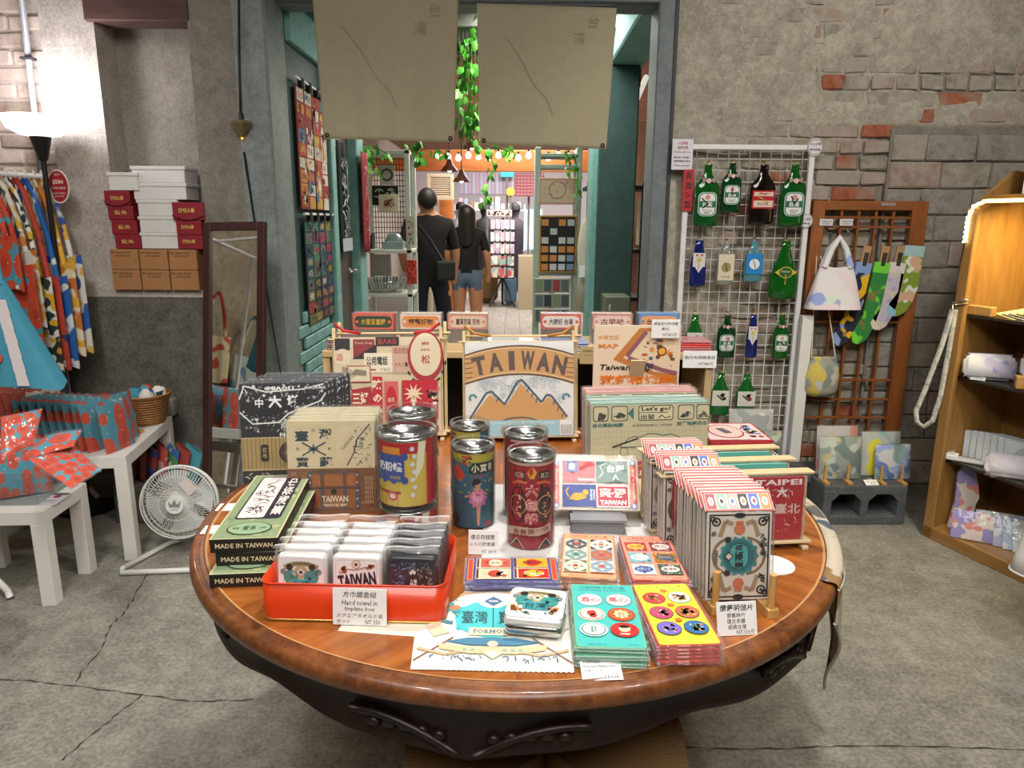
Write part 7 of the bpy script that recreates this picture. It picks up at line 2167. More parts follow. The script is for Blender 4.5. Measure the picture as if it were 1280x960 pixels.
# wrapped packs on the kerb beside the fan
lowm = [('b03a34', 'dark red'), ('2a4fa0', 'blue and green'), ('b8402e', 'red and pink'), ('3f9aa8', 'teal')]
zk = 0.112
st_ = thing('low_shelf', 'low dark shelf board beside the fan', 'shelf', (X(205, 610, 3.17), 3.18, 0.0005))
b = MB(); b.rbox(-0.2, 0.2, -0.08, 0.08, 0, 0.19, M_PLASTER_D, 0.004); b.build('board', st_)
zk2 = 0.191
for k in range(7):
 nm = ['dark red', 'maroon', 'blue and green striped', 'pink red', 'blue and green checked', 'red', 'teal'][k]
 m = [ink('7a2a30', 0.6), ink('8a3038', 0.6), patches(['2a4fa0', '3a7a4a', 'b03a34'], 30, 0.6, k), blobs('b8402e', ['d9a0a0'], 14, 0.55, 0.7, 3), patches(['2a5fae', '3f8a4a', 'd0cfc8', '2a5fae'], 34, 0.6, k), ink('a8352c', 0.6), ink('3f9aa8', 0.6)][k]
 q = atY(166 + k * 12, 612, 3.17)
 soft_pack('wrapped_pack', nm + ' wrapped pack standing on the low shelf beside the fan', 0.13, 0.165, 0.036, m, 'packs beside the fan', (q.x, 3.175 - 0.004 * k, zk2 + 0.002), (-0.15, 0.04 * k, RAD(-60 + k * 4)))
# ---- electric fan
M_FANW = ink('d9d8d2', 0.4)
fc = atY(225, 627, 2.78)
fan = thing('electric_fan', 'white round electric floor fan with wire cage on a bent tube stand', 'fan', (fc.x, fc.y, 0), RAD(6))
zf = fc.z
R_ = 45.5 / (FPX / 2.95)
Tf = MT((0, 0, zf)) @ MR(RAD(-8), 4, 'X')
b = MB()
for r, y in ((R_, 0.0), (R_ * 0.985, -0.028), (R_ * 0.97, 0.03)):
 b.tube([(r * cos(2 * pi * i / 48), y, r * sin(2 * pi * i / 48)) for i in range(48)], 0.005 if r == R_ else 0.0025, M_FANW, 6, True, Tf)
b.build('cage_ring', fan)
b = MB()
for i in range(72):
 a0 = 2 * pi * i / 72
 pts = []
 for f in (0.2, 0.5, 0.8, 0.97, 1.0):
  aa = a0 + 0.32 * (f - 0.2)
  pts.append((R_ * f * cos(aa), -0.05 + 0.045 * max(0, (f - 0.6) / 0.4) ** 2, R_ * f * sin(aa)))
 b.tube(pts, 0.0011, M_FANW, 4, False, Tf)
for f in (0.45, 0.75):
 b.tube([(R_ * f * cos(2 * pi * i / 40), -0.05 + 0.045 * max(0, (f - 0.6) / 0.4) ** 2, R_ * f * sin(2 * pi * i / 40)) for i in range(40)], 0.0013, M_FANW, 4, True, Tf)
b.build('front_grille', fan)
b = MB()
for i in range(48):
 a0 = 2 * pi * i / 48
 b.tube([(R_ * f * cos(a0), 0.075 - 0.06 * f * f, R_ * f * sin(a0)) for f in (0.3, 0.7, 1.0)], 0.0011, M_FANW, 4, False, Tf)
b.build('rear_grille', fan)
b = MB()
for i in range(4):
 def bl(u, v, i=i):
  a_ = i * pi / 2 + 0.25 + (v - 0.5) * (0.5 + 0.75 * u)
  r = R_ * (0.2 + 0.68 * u)
  return (r * cos(a_), 0.012 + 0.018 * (v - 0.5) * 2, r * sin(a_))
 b.grid(bl, 8, 8, ink('c3c6c4', 0.3), True, Tf)
b.build('blades', fan)
b = MB(); b.cyl(R_ * 0.235, 0, 0.014, ink('dcdbd6', 0.35), 28, Tf @ MT((0, -0.05, 0)) @ MR(RAD(90), 4, 'X')); hub = b.build('hub', fan)
a = Art('front', 0.0006); a.M = Tf @ MT((0, -0.0645, 0))
a.shape([(-0.02, -0.008), (0.02, -0.008), (0.025, 0.018), (0.011, 0.003), (0.0, 0.024), (-0.011, 0.003), (-0.025, 0.018)], '7f8486').text('KING', 0, -0.017, 0.007, '7f8486', 0.026)
a.build(hub, 'crown_badge')
b = MB(); b.cyl(0.05, 0.03, 0.14, M_FANW, 20, Tf @ MR(RAD(-90), 4, 'X'), 0.04); b.build('motor', fan)
b = MB(); b.box(-0.022, 0.022, -0.001, 0, -0.032, 0.032, ink('cfc3bb', 0.6), Tf @ MT((R_ * 0.36, -0.058, R_ * 0.5)) @ MR(RAD(-38), 4, 'Y'))
b.build('paper_label', fan)
b = MB(); b.tube([(-0.20, -0.12, 0.012), (-0.19, -0.16, 0.012), (0.19, -0.16, 0.012), (0.20, -0.12, 0.012), (0.1, 0.1, 0.012), (0.06, 0.12, 0.016), (0.055, 0.09, 0.05), (0.05, 0.05, zf - R_ - 0.0)], 0.011, M_FANW, 10)
b.tube([(-0.20, -0.12, 0.012), (-0.1, 0.1, 0.012), (-0.06, 0.12, 0.016), (-0.055, 0.09, 0.05), (-0.05, 0.05, zf - R_ - 0.0)], 0.011, M_FANW, 10)
b.tube([(-0.05, 0.05, zf - R_), (-0.03, 0.06, zf - 0.06), (0, 0.08, zf - 0.03)], 0.010, M_FANW, 8)
b.tube([(0.05, 0.05, zf - R_), (0.03, 0.06, zf - 0.06), (0, 0.08, zf - 0.03)], 0.010, M_FANW, 8)
b.build('tube_stand', fan)
# ---- standing mirror
Ym = 3.0
mt_l, mt_r, mb_l, mb_r = atY(253, 271, 3.2), atY(331, 274, 3.2), atY(238, 600, 2.98), atY(308, 600, 2.98)
M_MFR = wood('2a1513', '43231f', 6, 0.45, 'Z')
def m_mirror():
 m, nt, b = newmat('mirror_glass')
 b.inputs['Base Color'].default_value = (0.82, 0.84, 0.82, 1)
 b.inputs['Metallic'].default_value = 1.0
 b.inputs['Roughness'].default_value = 0.02
 return m
base_m = (mb_l + mb_r) / 2
Hm = 1.38
mi_ = thing('standing_mirror', 'tall dark framed mirror leaning beside the door jamb', 'mirror', (atY(283, 590, 3.02).x, 3.02, 0.001), (0, RAD(-1.2), RAD(-16)))
wm = 0.315
Tm = MR(RAD(-9), 4, 'X')
for nm, bb_ in (('frame_side', (-wm / 2, -wm / 2 + 0.036, 0, 0.025, 0, Hm)), ('frame_side', (wm / 2 - 0.036, wm / 2, 0, 0.025, 0, Hm)), ('frame_rail', (-wm / 2 + 0.036, wm / 2 - 0.036, 0, 0.025, Hm - 0.036, Hm)), ('frame_rail', (-wm / 2 + 0.036, wm / 2 - 0.036, 0, 0.025, 0, 0.036))):
 b = MB(); b.rbox(*bb_, M_MFR, 0.002, 1, Tm); b.build(nm, mi_)
b = MB(); b.box(-wm / 2 + 0.03, wm / 2 - 0.03, 0.012, 0.018, 0.03, Hm - 0.03, m_mirror(), Tm); b.build('glass', mi_)
# cable with an open pendant clip on the column
p0 = atY(298, -20, WL - 0.035); p1 = atY(299, 90, WL - 0.035); p2 = atY(301, 150, WL - 0.05); p3 = atY(305, 190, WL - 0.05); p4 = atY(318, 275, WL - 0.035); p5 = atY(352, 470, WL - 0.07)
o = thing('pendant_cable', 'black cable with a small olive glass lamp shade hanging on the column', 'lamp', tuple(p2))
b = MB(); b.tube([p - p2 for p in (p0, p1, p2)], 0.006, ink('17181a', 0.5), 8); b.tube([p - p2 for p in (p3, p4, p5)], 0.005, ink('17181a', 0.5), 8); b.build('cable', o)
b = MB(); b.cyl(0.012, -0.012, 0.03, ink('141414', 0.4), 12); b.build('socket', o)
b = MB(); b.lathe([(0.006, -0.075), (0.016, -0.065), (0.05, -0.016), (0.046, -0.004), (0.012, 0.0)], ink('6f6240', 0.25), 6, False); b.build('shade', o)
b = MB(); b.lathe([(0.0005, -0.085), (0.006, -0.08), (0.005, -0.07)], glow('ff7a2a', 3.0), 8); b.build('pilot_light', o)
# things the mirror shows: printed wall cloth and tote bags along the left wall
b = MB(); b.box(-2.615, -2.6, 0.4, 1.6, 0.95, 1.75, patches(['c9b8a0', 'a8323a', '2a2626', 'd8ccb8', 'b85a58'], 34, 0.8, 3))
tag(b.build('wall_cloth', None), 'red and cream printed cloth hanging on the side brick wall', 'cloth')
for k in range(4):
 bag('tote_bag', ('cream tote bag hanging on the side wall beside the printed cloth', 'grey printed tote bag on the side wall', 'orange printed tote bag on the side wall', 'plain cream tote bag low on the side wall')[k], (-2.55, 1.75 + k * 0.3, 1.3 - 0.1 * (k % 2)), 0.26, 0.3, [ink('c9b890', 0.9), blobs('a8b0a0', ['5a7a8a'], 12, 0.55), blobs('c9b890', ['b8452c'], 9, 0.52), ink('cbbd98', 0.9)][k], RAD(90), 0.28, 0.03, 0.05, 'tote bags on the side wall')
# ------------------------------------------------------------------ doorway curtains, passage and the shop behind
M_WIREW = ink('d8d8d4', 0.4)
M_NOREN = ink('b0a68a', 0.95, 0, 0.05)
def noren(label, c_tl, c_tr, c_bl, c_br, seed):
 Y = WB - 0.075
 P = [atY(*c, Y) for c in (c_tl, c_tr, c_bl, c_br)]
 o = thing('noren_curtain', label, 'curtain', tuple(P[0]))
 rn_ = random.Random(seed)
 ph = rn_.random() * 6
 def pt(u, v):
  a = P[0].lerp(P[1], u).lerp(P[2].lerp(P[3], u), v) - P[0]
  return (a.x, a.y + 0.010 * sin(u * 9 + ph) * v + 0.006 * sin(u * 23 + 2 * ph) * v - 0.008 * max(0, sin(u * 5 + v * 6 + ph)) * v, a.z)
 b = MB(); b.grid(pt, 48, 30, M_NOREN); b.build('cloth', o, solid=0.002)
 for u in (0.03, 0.97):
  q = pt(u, 0.975)
  b = MB(); b.lathe([(0.004, -0.002), (0.011, -0.001), (0.011, 0.001), (0.004, 0.002)], ink('4a4436', 0.4, 0.8), 14, True, MT((q[0], q[1] - 0.004, q[2])) @ MR(pi / 2, 4, 'X')); b.build('grommet', o)
 a = Art('front', 0.0008, 0.95)
 a.wrap = lambda x, y, k: (lambda q: (q[0], q[1] - 0.0035 - k, q[2]))(pt(x, 1 - y))
 a.line([(0.2, 0.78), (0.32, 0.62), (0.42, 0.44), (0.52, 0.34), (0.57, 0.22)], 0.010, 'a0967b')
 a.build(o, 'brush_stroke')
 a2 = Art('front', 0.0008, 0.95); a2.wrap = a.wrap; a = a2
 a.text('台', 0.84, 0.9, 0.09, '9f957a').text('湾', 0.74, 0.78, 0.09, '9f957a')
 a.build(o, 'lettering')
 b = MB(); b.tube([(pt(u / 10, 0)[0], 0.02, pt(0, 0)[2]) for u in range(11)], 0.008, ink('55585a', 0.5), 8); b.build('rod', o)
noren('beige cloth doorway curtain nearest the turquoise passage wall', (390, -8), (573, -6), (404, 173), (568, 178), 1)
noren('beige cloth doorway curtain nearest the teal column', (596, 4), (771, 10), (600, 180), (758, 186), 2)
# banners on the passage wall: face +X
def banner(label, y0, y1, z0, z1, bg, cols, seed, words, cat='banner', X_=None, slit=True, n=70):
 xx = (XP + 0.022) if X_ is None else X_
 o = thing('cloth_banner', label, cat, (xx, (y0 + y1) / 2, z0), RAD(90))
 w, h = y1 - y0, z1 - z0
 b = MB(); b.rbox(-w / 2, w / 2, 0, 0.006, 0, h, ink(bg, 0.9), 0.001); b.build('cloth', o)
 a = Art('front', 0.0012, 0.85)
 rn_ = random.Random(seed)
 cw, rh = w / 4, h / 9
 for i in range(4):
  for j in range(9):
   c = rn_.choice(cols)
   a.rect(-w / 2 + (i + 0.5) * cw, (j + 0.5) * rh, cw * rn_.uniform(0.75, 0.97), rh * rn_.uniform(0.7, 1.0), c)
 a.up()
 for i in range(4):
  for j in range(9):
   if rn_.random() < 0.75:
    a.text(rn_.choice(words), -w / 2 + (i + 0.5) * cw, (j + 0.5) * rh, rh * 0.55, rn_.choice(['e6dfd0', '221d1c', 'd8b83a', 'c23a34']), cw * 0.6)
 a.scatter(n, 0, h / 2, w * 0.95, h * 0.95, cols, w * 0.04, w * 0.12, seed, 'ld')
 if slit:
  a.up().rect(0, h * 0.42, w * 0.03, h * 0.84, '15120f')
 a.build(o, 'print')
 b = MB(); b.tube([(-w / 2 - 0.03, -0.012, h + 0.035), (w / 2 + 0.03, -0.012, h + 0.035)], 0.007, M_WIREW, 8); b.build('rod', o)
 for i in range(4):
  b = MB(); b.rbox(-w / 2 + (i + 0.5) * w / 4 - 0.02, -w / 2 + (i + 0.5) * w / 4 + 0.02, -0.022, 0.002, h, h + 0.045, ink('15120f', 0.9), 0.001); b.build('loop', o)
zz = lambda v, Y, u=380: atY(u, v, Y).z
banner('red and cream banner crowded with shop sign characters', WB + 0.17, ty1 - 0.1, zz(262, 4.1), zz(118, 4.1), '8a2a26', ['a8322c', '8a2a26', 'c9bda8', '4a6f8a', 'c08a3a', 'b8452c', 'd8cdb8'], 3, list('台灣酒茶好吃來福美大小金'))
banner('dark banner with neon coloured street signs', WB + 0.2, ty1 - 0.09, zz(400, 4.1), zz(276, 4.1), '1f2c33', ['24424a', '3a6f5a', '7a3a5a', '2a4f7a', '8a7a3a', '9a3a34', '24303a'], 5, list('夜市旅館樂麵') + ['HOTEL', 'WE'])
for nm, lb, u0, u1, v0, v1, bg, cols, sd in (('c', 'black cloth with white bird drawings hanging on the brown door', 414, 430, 178, 315, '12191c', ['c9cdc8', '8a9490'], 4), ('d', 'crimson cloth with pale drawings hanging beside the brown door', 434, 447, 190, 315, 'a83a44', ['d9a8a4', 'c8707a'], 6)):
 Yc = 4.72 if nm == 'c' else 5.08
 xx = XP + (0.035 if nm == 'c' else 0.09)
 ya_, yb_ = (4.58, 4.86) if nm == 'c' else (5.03, 5.26)
 o = thing('hanging_cloth', lb, 'cloth', (xx, (ya_ + yb_) / 2, zz(v1, Yc, 425)), RAD(90))
 w, h = yb_ - ya_, zz(v0, Yc, 425) - zz(v1, Yc, 425)
 b = MB(); b.grid(lambda u, v: (-w / 2 + w * u, -0.012 * sin(u * 12), h * v), 20, 8, ink(bg, 0.9)); b.build('cloth', o, solid=0.003)
 a = Art('front', 0.001, 0.9); a.M = MT((0, -0.015, 0))
 a.scatter(70, 0, h * 0.5, w * 0.8, h * 0.8, cols, w * 0.08, w * 0.25, sd, 'l')
 if nm == 'c':
  a.rect(0, h * 0.07, w * 0.98, h * 0.12, 'a9b0ae')
 a.build(o, 'print')
# ---- trailing ivy
M_LEAF = [ink('5fb23a', 0.4), ink('7fca55', 0.4), ink('3f8f2c', 0.4)]
lm = []
for m in M_LEAF:
 b = MB(); b.add([(0, 0, 0), (0.022, 0.004, -0.018), (0.016, 0.002, -0.045), (0, 0.004, -0.062), (-0.016, 0.002, -0.045), (-0.022, 0.004, -0.018), (0, -0.004, -0.028)], [(0, 6, 1), (1, 6, 2), (2, 6, 3), (3, 6, 4), (4, 6, 5), (5, 6, 0)], m, True)
 me = b.build('leaf'); lm.append(me.data); bpy.data.objects.remove(me)
def ivy(label, strands, seed, per=16, size=1.0, cat='plant', top=2.66):
 """strands: list of lists of points"""
 rn_ = random.Random(seed)
 o = thing('trailing_ivy', label, cat, tuple(strands[0][0]), 0, 'trailing ivy')
 base = strands[0][0]
 b = MB(); b.tube([(0, 0, 0), (0, 0, top - base.z)], 0.003, ink('4a5a2a', 0.7), 5); b.build('stem', o)
 for st in strands:
  P = [p_ - base for p_ in st]
  b = MB(); b.tube(P, 0.003, ink('4a5a2a', 0.7), 5); b.build('stem', o)
  for k in range(per):
   f = rn_.random() * (len(P) - 1)
   i = int(f)
   q = P[i].lerp(P[min(i + 1, len(P) - 1)], f - i)
   lf_ = bpy.data.objects.new('leaf', rn_.choice(lm))
   COL.objects.link(lf_)
   lf_.parent = o
   lf_.location = q + Vector((rn_.uniform(-0.04, 0.04), rn_.uniform(-0.04, 0.04), rn_.uniform(-0.03, 0.03))) * size
   lf_.rotation_euler = (rn_.uniform(-0.6, 0.6), rn_.uniform(-0.7, 0.7), rn_.uniform(-1.5, 1.5))
   s = rn_.uniform(0.7, 1.25) * size
   lf_.scale = (s, s, s)
Yi = 4.75
ivy('dense green ivy hanging in the gap between the two curtains', [[atY(572 + 5 * k, -25, Yi), atY(574 + 5 * k, 60, Yi), atY(573 + 5 * k, 120, Yi), atY(574 + 5 * k, 185 - 8 * (k % 2), Yi)] for k in range(6)], 3, 24, 0.95)
ivy('green ivy trailing below the curtain over the white shelf', [[atY(446, 178, 5.4), atY(470, 184, 5.4), atY(490, 196, 5.4)], [atY(450, 180, 5.4), atY(462, 198, 5.4), atY(470, 218, 5.4)], [atY(505, 178, 5.4), atY(520, 186, 5.4), atY(530, 200, 5.4)], [atY(520, 178, 5.4), atY(545, 186, 5.4), atY(556, 192, 5.4)]], 5, 13, 1.0)
ivy('green ivy trailing before the striped awning', [[atY(590, 178, 7.0), atY(612, 186, 7.0), atY(616, 205, 7.0), atY(618, 215, 7.0)], [atY(606, 180, 7.0), atY(632, 186, 7.0), atY(642, 196, 7.0)], [atY(614, 214, 7.0), atY(608, 236, 7.0), atY(606, 250, 7.0)]], 8, 14, 1.2, top=3.0)
ivy('pale variegated ivy trailing down the turquoise display frame', [[atY(716, 190, 6.2), atY(722, 210, 6.2), atY(722, 245, 6.2)], [atY(708, 188, 6.2), atY(712, 205, 6.2), atY(714, 218, 6.2)]], 11, 18, 0.7, top=3.0)
# ---- people seen from behind
def person(label, loc, yaw_, joints, mats, hair, group=None):
 """joints: name -> (x, y, z, radius); drawn as one skinned figure"""
 bones = [('pelvis', 'waist'), ('waist', 'chest'), ('chest', 'neck'), ('neck', 'head'), ('head', 'crown')]
 for s in 'lr':
  bones += [('chest', 'sh' + s), ('sh' + s, 'el' + s), ('el' + s, 'wr' + s), ('wr' + s, 'hd' + s), ('pelvis', 'hp' + s), ('hp' + s, 'kn' + s), ('kn' + s, 'an' + s), ('an' + s, 'to' + s)]
 if 'nose' in joints:
  bones.append(('head', 'nose'))
 nm = list(joints)
 me = bpy.data.meshes.new('body')
 me.from_pydata([joints[n][:3] for n in nm], [(nm.index(a_), nm.index(b_)) for a_, b_ in bones], [])
 ob = bpy.data.objects.new('body', me); COL.objects.link(ob)
 ob.modifiers.new('skin', 'SKIN'); sd_ = ob.modifiers.new('sub', 'SUBSURF'); sd_.levels = sd_.render_levels = 2
 for i, n in enumerate(nm):
  r = joints[n][3]
  me.skin_vertices[0].data[i].radius = r if isinstance(r, tuple) else (r, r)
  me.skin_vertices[0].data[i].use_root = n == 'pelvis'
 bpy.context.view_layer.update()
 m2 = bpy.data.meshes.new_from_object(ob.evaluated_get(bpy.context.evaluated_depsgraph_get()))
 bpy.data.objects.remove(ob)
 o = thing('person', label, 'person', loc, yaw_, group)
 ob = bpy.data.objects.new('body', m2); COL.objects.link(ob); ob.parent = o
 for m in mats[0]:
  m2.materials.append(m)
 for p_ in m2.polygons:
  p_.use_smooth = True
  p_.material_index = mats[1](p_.center)
 hair(o)
 return o
SK = ink('b5805f', 0.55)
man = dict(pelvis=(0, 0, .95, (.15, .12)), waist=(0, 0, 1.1, (.155, .12)), chest=(0, 0, 1.36, (.17, .13)), neck=(0, 0, 1.49, .06), head=(-.01, -.0, 1.6, (.075, .085)), crown=(-.01, .0, 1.69, (.065, .075)),
  shl=(-.2, 0, 1.4, .075), ell=(-.27, -.02, 1.14, .055), wrl=(-.24, .12, .96, .035), hdl=(-.22, .17, .93, .035), shr=(.2, 0, 1.4, .075), elr=(.27, .02, 1.12, .055), wrr=(.26, .06, .88, .035), hdr=(.25, .08, .8, .035),
  hpl=(-.1, 0, .88, .11), knl=(-.11, .02, .5, .085), anl=(-.12, 0, .08, .06), tol=(-.13, .14, .04, .045), hpr=(.1, 0, .88, .11), knr=(.15, -.02, .5, .085), anr=(.2, -.04, .08, .06), tor=(.2, .1, .04, .045), nose=(-.1, .03, 1.6, .018))
def man_mat(c):
 if c.z > 1.485 or (abs(c.x) > 0.2 and c.z < 1.16 and c.z > 0.72) or (abs(c.x) > .19 and .72 < c.z < 1.02):
  return 0
 return 1 if c.z > .86 else (2 if c.z > .07 else 3)
def man_hair(o):
 b = MB()
 b.grid(lambda u, v: (lambda a, t_: (-.01 + .098 * cos(a) * sin(t_), -.005 + .105 * sin(a) * sin(t_) - .012, 1.635 + .115 * cos(t_)))(u * 2 * pi, v * pi * (0.5 + 0.3 * max(0, -sin(u * 2 * pi)))), 28, 12, ink('14110f', 0.6))
 b.build('hair', o)
 for s in (-1, 1):
  b = MB(); b.rbox(s * .09 - .008, s * .09 + .008, -.012, .018, 1.575, 1.635, SK, .006, 2); b.build('ear', o)
 b = MB(); b.tube([(-.17, -.11, 1.46), (0.0, -.165, 1.25), (.14, -.16, 1.02)], .014, ink('0f0f10', .7), 6); b.rbox(.05, .24, -.21, -.15, .86, 1.05, ink('101011', .7), .02, 2); b.build('shoulder_bag', o)
pm_ = atY(536, 300, 7.0)
person('person in black t-shirt and dark jeans with a shoulder bag, seen from behind', (pm_.x, 7.0, 0), RAD(12), man, ([SK, ink('08080a', 0.9), ink('0e131e', 0.9), ink('2a2a2c', 0.6)], man_mat), man_hair).scale = (.95, .95, .96)
wom = dict(pelvis=(0, 0, .88, (.155, .12)), waist=(0, 0, 1.02, (.13, .105)), chest=(0, 0, 1.25, (.15, .115)), neck=(0, 0, 1.37, .05), head=(0, 0, 1.47, (.07, .08)), crown=(0, 0, 1.54, (.06, .07)),
  shl=(-.17, 0, 1.28, .06), ell=(-.23, 0, 1.05, .045), wrl=(-.24, .08, .86, .03), hdl=(-.23, .1, .79, .03), shr=(.17, 0, 1.28, .06), elr=(.23, 0, 1.03, .045), wrr=(.24, .05, .82, .03), hdr=(.23, .06, .74, .03),
  hpl=(-.09, 0, .8, .115), knl=(-.1, 0, .46, .075), anl=(-.1, 0, .08, .045), tol=(-.11, .13, .035, .04), hpr=(.09, 0, .8, .115), knr=(.1, 0, .46, .075), anr=(.1, 0, .08, .045), tor=(.11, .13, .035, .04))
def wom_mat(c):
 if c.z > 1.36 or (abs(c.x) > .175 and c.z < 1.1):
  return 0
 return 1 if c.z > .87 else (2 if c.z > .68 else (0 if c.z > .06 else 3))
def wom_hair(o):
 b = MB()
 def hp(u, v):
  a, t_ = u * 2 * pi, v
  if t_ < .4:
   q = t_ / .4 * pi / 2
   return (.098 * cos(a) * sin(q), .1 * sin(a) * sin(q) - .012, 1.49 + .108 * cos(q))
  q = (t_ - .4) / .6
  k = .5 + .5 * sin(a)            # 1 at the face side
  return ((.098 + .03 * q) * cos(a) * (1 - .25 * q), (.1 * sin(a)) * (1 - .35 * q) - .012 - .03 * q, 1.49 - .34 * q * (1 - .75 * k))
 b.grid(hp, 28, 16, ink('15100e', 0.5)); b.build('hair', o)
pw_ = atY(584, 300, 7.9)
person('person with long dark hair in black t-shirt and denim shorts, seen from behind', (pw_.x, 7.9, 0), RAD(-4), wom, ([SK, ink('08080a', 0.9), ink('52657a', 0.9), ink('c8c4bc', 0.6)], wom_mat), wom_hair).scale = (.95, .95, .97)
# ---- generic box things placed by photo rectangle at a given distance
def slab(name, label, cat, u0, u1, v0, v1, Y, d, m, art=None, group=None, floor=False, bevel=0.004, part='body', pole=0):
 a_, c_ = atY(u0, v0, Y), atY(u1, v1, Y)
 z0 = 0.0 if floor else c_.z
 o = thing(name, label, cat, ((a_.x + c_.x) / 2, Y, z0 + 0.0005), 0, group)
 w, h = c_.x - a_.x, a_.z - z0
 b = MB(); b.rbox(-w / 2, w / 2, 0, d, 0, h, m, bevel); b.build(part, o)
 if pole:
  b = MB(); b.rbox(-.02, .02, d, d + .03, -z0, h * .8, ink('8a8680', .6), .003); b.build('post', o)
 if art:
  a = Art('front', 0.002, 0.5); art(a, w, h); a.build(o, 'print')
 return o, w, h
M_WSH = ink('c3c9bf', 0.5)
Ys = 6.0
# white shelf with a black wire grid
a_, c_ = atY(446, 186, Ys), atY(511, 186, Ys)
sh_ = thing('white_shelf', 'white shelf unit with a black wire grid beside the person in jeans', 'shelf', (a_.x, Ys, 0))
SW = c_.x - a_.x
for x in (0, SW - 0.04):
 for y in (0, 0.36):
  b = MB(); b.rbox(x, x + 0.04, y, y + 0.04, 0, a_.z, M_WSH, 0.004); b.build('post', sh_)
shz = [zz(v, Ys, 480) for v in (187, 312, 367)]
for z in shz:
 b = MB(); b.rbox(0, SW, 0.0, 0.4, z - 0.03, z, M_WSH, 0.004); b.build('shelf_board', sh_)
b = MB()
for i in range(15):
 b.tube([(0.04 + (SW - 0.08) * i / 14, 0.37, shz[1]), (0.04 + (SW - 0.08) * i / 14, 0.37, shz[0])], 0.003, ink('1c1c1c', 0.5), 4)
for j in range(18):
 z = shz[1] + (shz[0] - shz[1]) * j / 18
 b.tube([(0.03, 0.37, z), (SW - 0.03, 0.37, z)], 0.003, ink('1c1c1c', 0.5), 4)
b.build('wire_grid', sh_)
slab('printed_bag', 'white cloth bag with a red drawing hanging on the black grid', 'bag', 473, 499, 243, 265, Ys + 0.31, 0.02, ink('d2c6b0', .9), lambda a, w, h: a.scatter(40, 0, h / 2, w * .6, h * .6, ['b8504a'], w * .08, w * .2, 3, 'l'))
slab('printed_bag', 'black cloth bag with pale lattice print on the black grid', 'bag', 465, 498, 232, 257, Ys + 0.345, 0.02, ink('1e211c', .9), lambda a, w, h: a.scatter(30, 0, h / 2, w * .9, h * .9, ['c9c9b8'], w * .12, w * .24, 4, 'l'))
slab('printed_bag', 'white cloth bag with small dark animals on the black grid', 'bag', 444, 460, 232, 260, Ys + 0.345, 0.02, ink('c9c4bc', .9), lambda a, w, h: a.scatter(30, 0, h / 2, w * .9, h * .9, ['2a3038', '8a3a34'], w * .08, w * .14, 5, 'rd'))
slab('printed_bag', 'round faced grey bag at the top of the black grid', 'bag', 474, 493, 206, 231, Ys + 0.345, 0.02, ink('b9b4aa', .9), lambda a, w, h: a.arc(0, h * .5, w * .36, 0, 2 * pi, w * .14, '3a3a38', 18))
for k in range(8):
 slab('book', 'thin dark book in the row on the upper white shelf', 'book', 447 + k * 2.4, 449.2 + k * 2.4, 291, 311.4, Ys + 0.1, 0.12, ink(('2a3038', '5a2a30', '2f4a4a', '3a3a44')[k % 4], .6), None, 'books on the white shelf', bevel=0.001)
o, w, h = slab('helmet_bag', 'silver dome shaped bag on the upper white shelf', 'bag', 478, 504, 302, 311.4, Ys + 0.08, 0.16, ink('8fa3a4', .3, .4))
b = MB(); b.lathe([(0.0005, h + .07), (w * .3, h + .055), (w * .47, h + .0), (w * .5, h * .2)], ink('8fa3a4', .25, .5), 20, True, MT((0, .08, 0)), 0, 2 * pi, 1, .5); b.build('dome', o)
o = thing('card_bowl', 'clear bowl filled with fanned cards on the lower white shelf', 'bowl', (atY(482, 366, Ys + .15).x, Ys + .15, shz[2] + .001))
b = MB(); b.lathe([(.08, 0), (.16, .05), (.19, .1), (.185, .1), (.15, .05), (.075, .006), (.0005, .006)], film(.15, .05, wrinkle=0), 24); b.build('bowl', o)
for k in range(14):
 b = MB(); b.rbox(-.004, .004, -.06, .06, .02, .13, ink(('c9cdc8', '8fa0a4', 'd8d4cc')[k % 3], .4), .001, 1, MT((-.13 + k * .02, 0, 0)) @ MR((k - 7) * .07, 4, 'Y')); b.build('card', o)
slab('shirt_stack', 'folded white shirt hanging below the upper white shelf', 'shirt', 462, 488, 318, 345, Ys + .25, .06, ink('b8b8b6', .9))
slab('printed_pouch', 'red patterned pouch hanging on the white shelf post', 'pouch', 508, 521, 325, 355, Ys - .05, .03, patches(['b8301f', '8f2018', 'c8452c'], 50, .7, 2))
slab('card_strip', 'strip of printed cards hanging on the white shelf post', 'card', 508, 519, 270, 307, Ys - .03, .004, ink('b9b4a4', .6), lambda a, w, h: a.scatter(20, 0, h / 2, w * .8, h * .9, ['c8504a', '3a3a38', '8fa89c'], w * .15, w * .3, 3))
